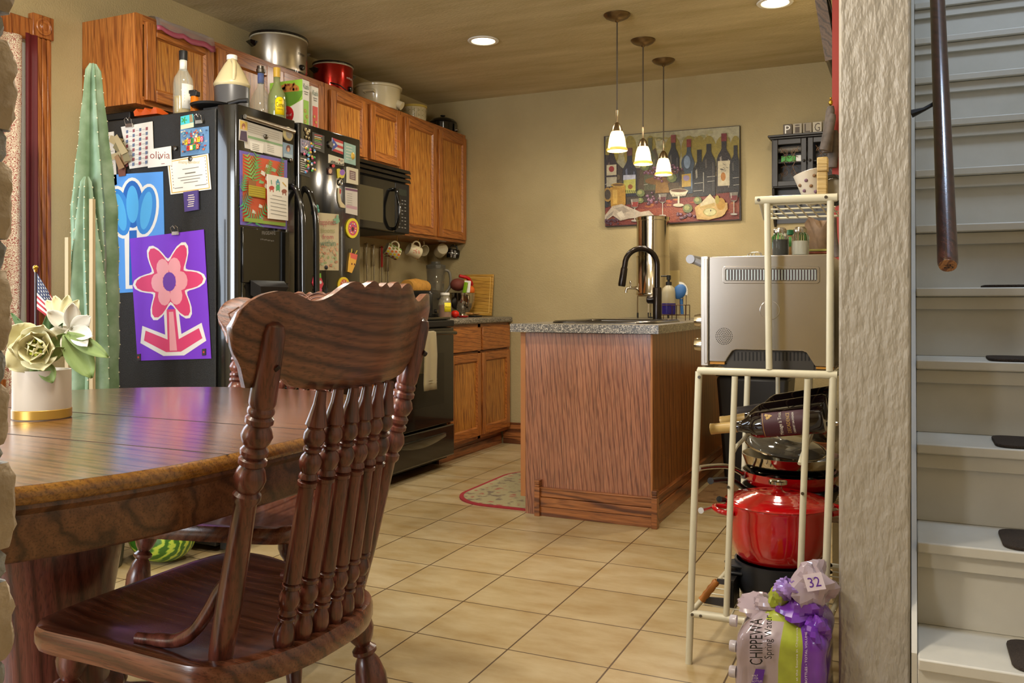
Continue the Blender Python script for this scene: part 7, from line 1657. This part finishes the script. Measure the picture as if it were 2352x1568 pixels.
# wine bottles lying on the cradle
def wine(u0, v0, u1, v1, y, label, cap, capm, lb=False):
    a_ = ony(u0, v0, y); b_ = ony(u1, v1, y); a_.y = b_.y = y
    t = thing('wine_bottle', label, 'bottle', ((a_+b_)/2)-Vector((0, 0, .038)), 'wine bottles on the rack')
    L_ = (b_-a_).length; g = [(0, .0125), (.0, .0145), (.03, .0145), (.05, .0135), (.26, .0145), (.30, .018), (.36, .030), (.42, .0365), (.97, .0375), (1, .033)]
    part('glass_body', MB().turn(a_, b_, g, 28), mat('wine_glass', '#140a0c', .06, coat=.6, spec=.7), t)
    part('capsule', MB().turn(a_, b_, [(-.004, .012), (-.002, .0155), (.03, .0155), (.035, .0147), (.24, .0156)], 24), capm, t)
    if lb:
        d = (b_-a_).normalized(); up = Vector((0, 0, 1)); up = (up-d*up.dot(d)).normalized(); R = []
        def fn(u, v, off=0):
            an = v; return a_+d*(L_*u)+(up*math.sin(an)+Vector((0, -1, 0))*math.cos(an))*(.0378+off)
        m = MB().loft([[fn(u_, -1.0+2.05*k/12, 0) for k in range(13)] for u_ in (.48, .86)], 0, False, False); q = part('label', m, C('wine_label', '#43202c', .5), t)
        m = MB().loft([[fn(u_, -.96+1.97*k/12, .0003) for k in range(13)] for u_ in (.49, .494)], 0, False, False).loft([[fn(u_, -.96+1.97*k/12, .0003) for k in range(13)] for u_ in (.85, .854)], 0, False, False)
        for (u_, v_, s_) in ((.54, .55, 1), (.56, .70, 1), (.53, .80, -1)): m.add([fn(u_+.02*math.cos(k*1.05+s_), v_+.16*math.sin(k*1.05+s_)*(1 if k % 2 else .35), .0005) for k in range(6)], [list(range(6))])
        m.text('DECADENCE', fn, .695, .85, .725, -.72, 0, 90, .0004)
        part('gold_print', m, C('label_gold', '#b3914c', .4), t)
        part('white_print', MB().text('Ménage à Trois', fn, .625, .95, .665, -.85, 0, 90, .0004).text('CABERNET SAUVIGNON', fn, .745, .85, .762, -.80, 0, 90, .0004), WHT, t)
    return t
wine(1633, 985, 1893, 962, 2.475, 'front dark wine bottle lying on the rack with maroon label and tan capsule', 0, C('tan_capsule', '#b6985c', .35), True)
wine(1656, 968, 1903, 934, 2.56, 'middle dark wine bottle lying behind the front one, with tan capsule', 0, C('tan_capsule', '#b6985c', .35), False)
wine(1694, 946, 1918, 914, 2.68, 'rear dark wine bottle on the rack with dark grey capsule', 0, C('grey_capsule', '#4a4544', .3), False)

# pots and pans
RENAM = mat('red_enamel', '#b80d12', .10, coat=1.0)
x, y = atx(1787, 2.602), 2.602; zb_ = .2615
t = thing('dutch_oven', 'glossy red enamelled dutch oven with lid and steel knob on the rack', 'pot', (x, y, zb_))
part('pot_body', MB().lathe((x, y, zb_), [(0, 0), (.098, 0), (.112, .006), (.124, .022), (.136, .060), (.143, .110), (.146, .150), (.149, .156), (.149, .162)], 48, 0, False), RENAM, t)
part('lid', MB().lathe((x, y, zb_+.162), [(.150, 0), (.152, .003), (.149, .007), (.135, .014), (.125, .015), (.119, .019), (.108, .019), (.102, .023), (.090, .0235), (.084, .027), (.072, .0275), (.066, .031), (.050, .032), (.02, .034), (.012, .038), (0, .038)], 56, 0, False), RENAM, t)
part('lid_stem', MB().lathe((x, y, zb_+.197), [(.017, 0), (.012, .005), (.012, .012), (.020, .018), (0, .018)], 20), RENAM, t)
part('lid_knob', MB().lathe((x, y, zb_+.215), [(.022, 0), (.026, .002), (.026, .010), (.022, .013), (0, .013)], 28), STEELP, t)
sr = Vector((CY, SY, 0)).normalized()
for s_ in (-1, 1):
    d = sr*s_; pn = Vector((-d.y, d.x, 0)); b_ = Vector((x, y, zb_+.140)); pts = bez([b_+d*.140+pn*.045, b_+d*.172+pn*.036+Vector((0, 0, .004)), b_+d*.182+Vector((0, 0, .005)), b_+d*.172-pn*.036+Vector((0, 0, .004)), b_+d*.140-pn*.045], 5)
    part('loop_handle', MB().tube(pts, .008, 10), RENAM, t)
IRON = mat('cast_iron', '#25262a', .45)
zb_ = .1465
t = thing('iron_pot', 'dark grey cast iron pot with side handles under the red dutch oven', 'pot', (x, y, zb_))
part('pot_body', MB().lathe((x, y, zb_), [(0, 0), (.085, 0), (.100, .008), (.112, .035), (.119, .085), (.122, .113), (.116, .114), (.113, .085), (.10, .03), (0, .012)], 44, 0, False), IRON, t)
for s_ in (-1, 1):
    d = (sr*s_).normalized(); pn = Vector((-d.y, d.x, 0))
    for dz in (.078, .098):
        b_ = Vector((x, y, zb_+dz)); m = MB().loft([[b_+d*.112+pn*.04, b_+d*.15+pn*.022, b_+d*.15-pn*.022, b_+d*.112-pn*.04], [p_+Vector((0, 0, .008)) for p_ in (b_+d*.112+pn*.04, b_+d*.15+pn*.022, b_+d*.15-pn*.022, b_+d*.112-pn*.04)]]); part('side_handle', m, IRON, t, bevel=.003)
t = thing('grill_press', 'black ribbed pan on edge with wooden grip on metal arms at the lower shelf', 'grill pan', (-.44, 2.52, .1465))
m = MB(); xg = atx(1683, 2.52)
m.box(xg-.010, 2.47, .1465, xg+.012, 2.56, .222)
for k in range(6): m.box(xg-.012+.004*k, 2.466, .15, xg-.0105+.004*k, 2.470, .219)
part('pan_plate', m, BLACKM, t)
ga, gb = ony(1647, 1335, 2.47), ony(1612, 1374, 2.47)
part('arm', MB().loft([[(xg-.01, 2.468, gb.z+.010), (gb.x+.006, 2.468, gb.z+.006), (gb.x+.006, 2.468, gb.z-.012), (xg-.01, 2.468, gb.z-.014)], [(xg-.01, 2.474, gb.z+.010), (gb.x+.006, 2.474, gb.z+.006), (gb.x+.006, 2.474, gb.z-.012), (xg-.01, 2.474, gb.z-.014)]]).box(ga.x, 2.468, ga.z-.006, xg-.01, 2.474, ga.z+.008), mat('arm_grey', '#4a4a50', .35, metal=.7), t)
part('wooden_grip', MB().turn(ga+Vector((0, 0, .002)), gb+Vector((0, 0, -.004)), [(0, .008), (.1, .011), (.25, .009), (.4, .011), (.55, .009), (.7, .011), (.85, .009), (1, .011)], 14), C('grip_wood', '#a5682a', .45), t)
# pans on the rear mid shelf
xr, yr = atx(1816, 2.907), 2.907
def pan(z, r, h, m_, inner, label, hm, hu, hv, hv2, thick=.012, grp='frying pans on the rack'):
    t = thing('frying_pan', label, 'pan', (xr, yr, z), grp)
    part('pan_body', MB().lathe((xr, yr, z), [(0, 0), (r*.82, 0), (r*.9, h*.2), (r*.98, h*.85), (r, h)], 44, 0, False), m_, t)
    part('inside', MB().lathe((xr, yr, z), [(r, h), (r-.004, h), (r*.95, h*.8), (r*.86, .004), (0, .003)], 44, 0, False), inner, t)
    if hu:
        a_ = Vector((xr, yr, z+h*.7))-sr*(r*.97); tip = ony(hu, hv2, 2.55); mid = ony((hu+1700)/2, hv, 2.6)
        pts = bez([a_, a_.lerp(tip, .35)+Vector((0, 0, .018)), a_.lerp(tip, .7)+Vector((0, 0, .012)), tip], 6)
        part('handle', MB().tube(pts, [.006]+[.008]*(len(pts)-2)+[.010], 10), hm, t)
        part('rivet_plate', MB().obox(a_+Vector((-.002, -.002, .0)), .008, .014, .010), STEEL, t, bevel=.002)
    return t
pan(.3695, .150, .045, BLACKM, BLACKM, 'black frying pan with black handle, lowest of the three pans', BLACKM, 1632, 1100, 1104)
pan(.4150, .152, .048, RENAM, BLACKG, 'red frying pan with steel handle between the black and steel pans', STEEL, 1603, 1062, 1075)
pan(.4640, .152, .052, STEELP, STEEL, 'polished steel frying pan on top of the red one', STEELP, 0, 0, 0)
M_ = Matrix.Rotation(math.radians(9), 3, 'Y') @ Matrix.Rotation(math.radians(8), 3, 'X')
t = thing('glass_lid', 'smoky glass pot lid with steel rim leaning in the top steel pan', 'lid', (xr-.02, yr-.02, .520))
part('lid_glass', MB().lathe((xr-.015, yr-.005, .540), [(.125, 0), (.11, .008), (.06, .018), (0, .022)], 40, 0, False, M=M_), mat('smoky_glass', '#6a6458', .06, trans=.5), t, solid=.002)
part('lid_rim', MB().tube([Vector((xr-.015, yr-.005, .540))+M_ @ Vector((.126*math.cos(a), .126*math.sin(a), 0)) for a in [2*math.pi*i/40 for i in range(40)]], .003, 6, closed=True), STEELP, t)
m = MB().lathe((atx(1893, 2.90), 2.90, .565), [(0, .0), (.035, .0), (.055, .02), (.062, .055), (.064, .056), (.060, .05), (.05, .018), (0, .004)], 32)
solo('steel_bowl', m, STEELP, 'small shiny steel bowl at the right end above the pans', 'bowl')
for (u0, v0, mm, lb) in ((1652, 1146, BLACKM, 'black rubber tipped utensil handle poking out left of the dutch oven'), (1610, 1172, STEEL, 'steel utensil handle poking out through the rack at left of the dutch oven')):
    y = 2.50 if mm is BLACKM else 2.46; a_ = ony(u0, v0, y); b_ = Vector((a_.x+.03, 2.735, .382)); m = MB().tube([a_, a_.lerp(b_, .3), b_], [.009, .006, .004], 8)
    solo('utensil', m, mm, lb, 'utensil')

# water bottle pack in purple plastic
FILM = mat('pinkish_film', '#c8b4bc', .16, trans=.35, alpha=.93, coat=.6); PFILM = mat('purple_film', '#6a2f9a', .18, coat=.6, var=.25, vscale=25); GFILM = mat('lime_film', '#9aa338', .2, coat=.5, var=.3, vscale=30); LFILM = mat('lilac_film', '#9a7bbd', .2, coat=.5)
x0w, x1w, y0w, y1w = -.392, -.172, 2.105, 2.375
t = thing('water_bottle_pack', 'torn purple and clear plastic pack of spring water bottles on the floor by the pillar', 'water pack', ((x0w+x1w)/2, 2.24, 0))
m = MB(); NZ, NA = 26, 72; rp = random.Random(5)
offs = [[rp.uniform(-1, 1) for _ in range(NA)] for _ in range(NZ+1)]
for k in range(NZ+1):
    tt = k/NZ; z = .265*tt; ring = []; inset = .0 if tt < .75 else .055*((tt-.75)/.25)**1.5
    for i in range(NA):
        a = 2*math.pi*i/NA; e = .30; cx_, cy_ = (x0w+x1w)/2+.03*max(0, tt-.6), (y0w+y1w)/2
        ex = math.copysign(abs(math.cos(a))**e, math.cos(a)); ey = math.copysign(abs(math.sin(a))**e, math.sin(a))
        bulge = .0030*math.cos(14*ex)+.0015*math.sin(z*70+ex*5); hx_ = (x1w-x0w)/2-.006-inset; hy_ = (y1w-y0w)/2-.006-inset
        ring.append(Vector((cx_+ex*(hx_+bulge*abs(math.cos(a))**.1), cy_+ey*(hy_+bulge)+.0012*offs[k][i], z)))
    if k: 
        b = len(m.v); m.v += [p_.copy() for p_ in ring]
        for i in range(NA):
            j = (i+1) % NA; m.f.append([b-NA+i, b-NA+j, b+j, b+i]); u_ = (ring[i].x-x0w)/(x1w-x0w)
            m.m.append(0 if u_ < .38 else (2 if u_ < .60 else 1))
    else: m.v += [p_.copy() for p_ in ring]
m.f.append(list(range(NZ*NA, NZ*NA+NA))); m.m.append(0)
part('plastic_wrap', m, [FILM, PFILM, GFILM], t, angle=80)
def crump(name, c_, s_, m_, seed, sq=(1, 1, 1), lbl=None):
    r_ = random.Random(seed); m = MB(); R = []; N, K = 22, 12
    ph = [(r_.uniform(0, 6), r_.uniform(2, 5), r_.randint(2, 5)) for _ in range(5)]
    for k in range(K+1):
        a = -math.pi/2+math.pi*k/K; ring = []
        for i in range(N):
            b = 2*math.pi*i/N; j = 1+sum(.11*math.sin(q[1]*a+q[2]*b+q[0]) for q in ph)+r_.uniform(-.06, .06)
            ring.append(Vector(c_)+Vector((s_*sq[0]*j*math.cos(a)*math.cos(b), s_*sq[1]*j*math.cos(a)*math.sin(b), s_*sq[2]*j*math.sin(a))))
        R.append(ring)
    m.loft(R, 0, False); part(name, m, m_, t, angle=25, label=lbl)
crump('crumpled_film', (-.215, 2.20, .325), .052, FILM, 1, (.9, 1, .95)); crump('crumpled_film', (-.245, 2.19, .262), .055, PFILM, 2, (1, 1, .6)); crump('crumpled_film', (-.205, 2.16, .23), .040, PFILM, 3, (.8, 1, .9))
crump('crumpled_film', (-.292, 2.19, .285), .034, GFILM, 4, (.7, 1, .9)); crump('crumpled_film', (-.27, 2.17, .315), .030, LFILM, 6, (1, .8, .7)); crump('crumpled_film', (-.33, 2.20, .255), .045, FILM, 7, (1, 1, .55))
YW = y0w-.0045
def PW(u, v, off=0): p = ony(u, v, YW); return Vector((p.x, YW-off, p.z))
part('printed_name', MB().text('CHIPPEWA', PW, 1722, 1420, 1752, 1526, 0, 90).text('Spring Water', PW, 1756, 1412, 1778, 1512, 0, 90), BLACKINK, t)
m = MB().poly(PW, [(1736, 1535), (1757, 1537), (1748, 1585), (1722, 1580)], 0, .001); part('print_patch', m, C('patch_purple', '#5a2a94', .3), t)
part('printed_words', MB().text('HALF\nLITER\nBOTTLES', PW, 1728, 1548, 1751, 1566, 0, 0, .0016).text('FL OZ) BOTTLES • TOTAL VOLUME', PW, 1849, 1450, 1856, 1600, 0, 90, .0016).text('Bottled at the Source in Chippewa', PW, 1828, 1440, 1834, 1600, 0, 90, .0016), C('print_white', '#d8c8dc'), t)
c32 = Vector((-.205, 2.143, .348)); 
def P32(u, v, off=0): return c32+Vector((.034*(u-.5)+.010*(v-.5), -off-.005*(v-.5), -.030*(v-.5)+.010*(u-.5)))
part('print_patch', MB().poly(P32, [(-.1, -.1), (1.1, -.1), (1.1, 1.1), (-.1, 1.1)], 0, .0), C('patch_white', '#d2c3cc', .3), t); part('printed_number', MB().text('32', P32, .12, .15, .88, .85, 0, 0, .001), C('patch_purple', '#5a2a94', .3), t)
for k in range(4): 
    zc2 = .05+.06*k; c_ = Vector((x0w-.001, 2.13+.004*k, zc2)); part('bottle_cap', MB().turn(c_+Vector((.01, 0, 0)), c_-Vector((.006, 0, 0)), [(0, .014), (.8, .014), (1, .012)], 18), mat('cap_clear', '#d5ccd2', .2, trans=.3), t)
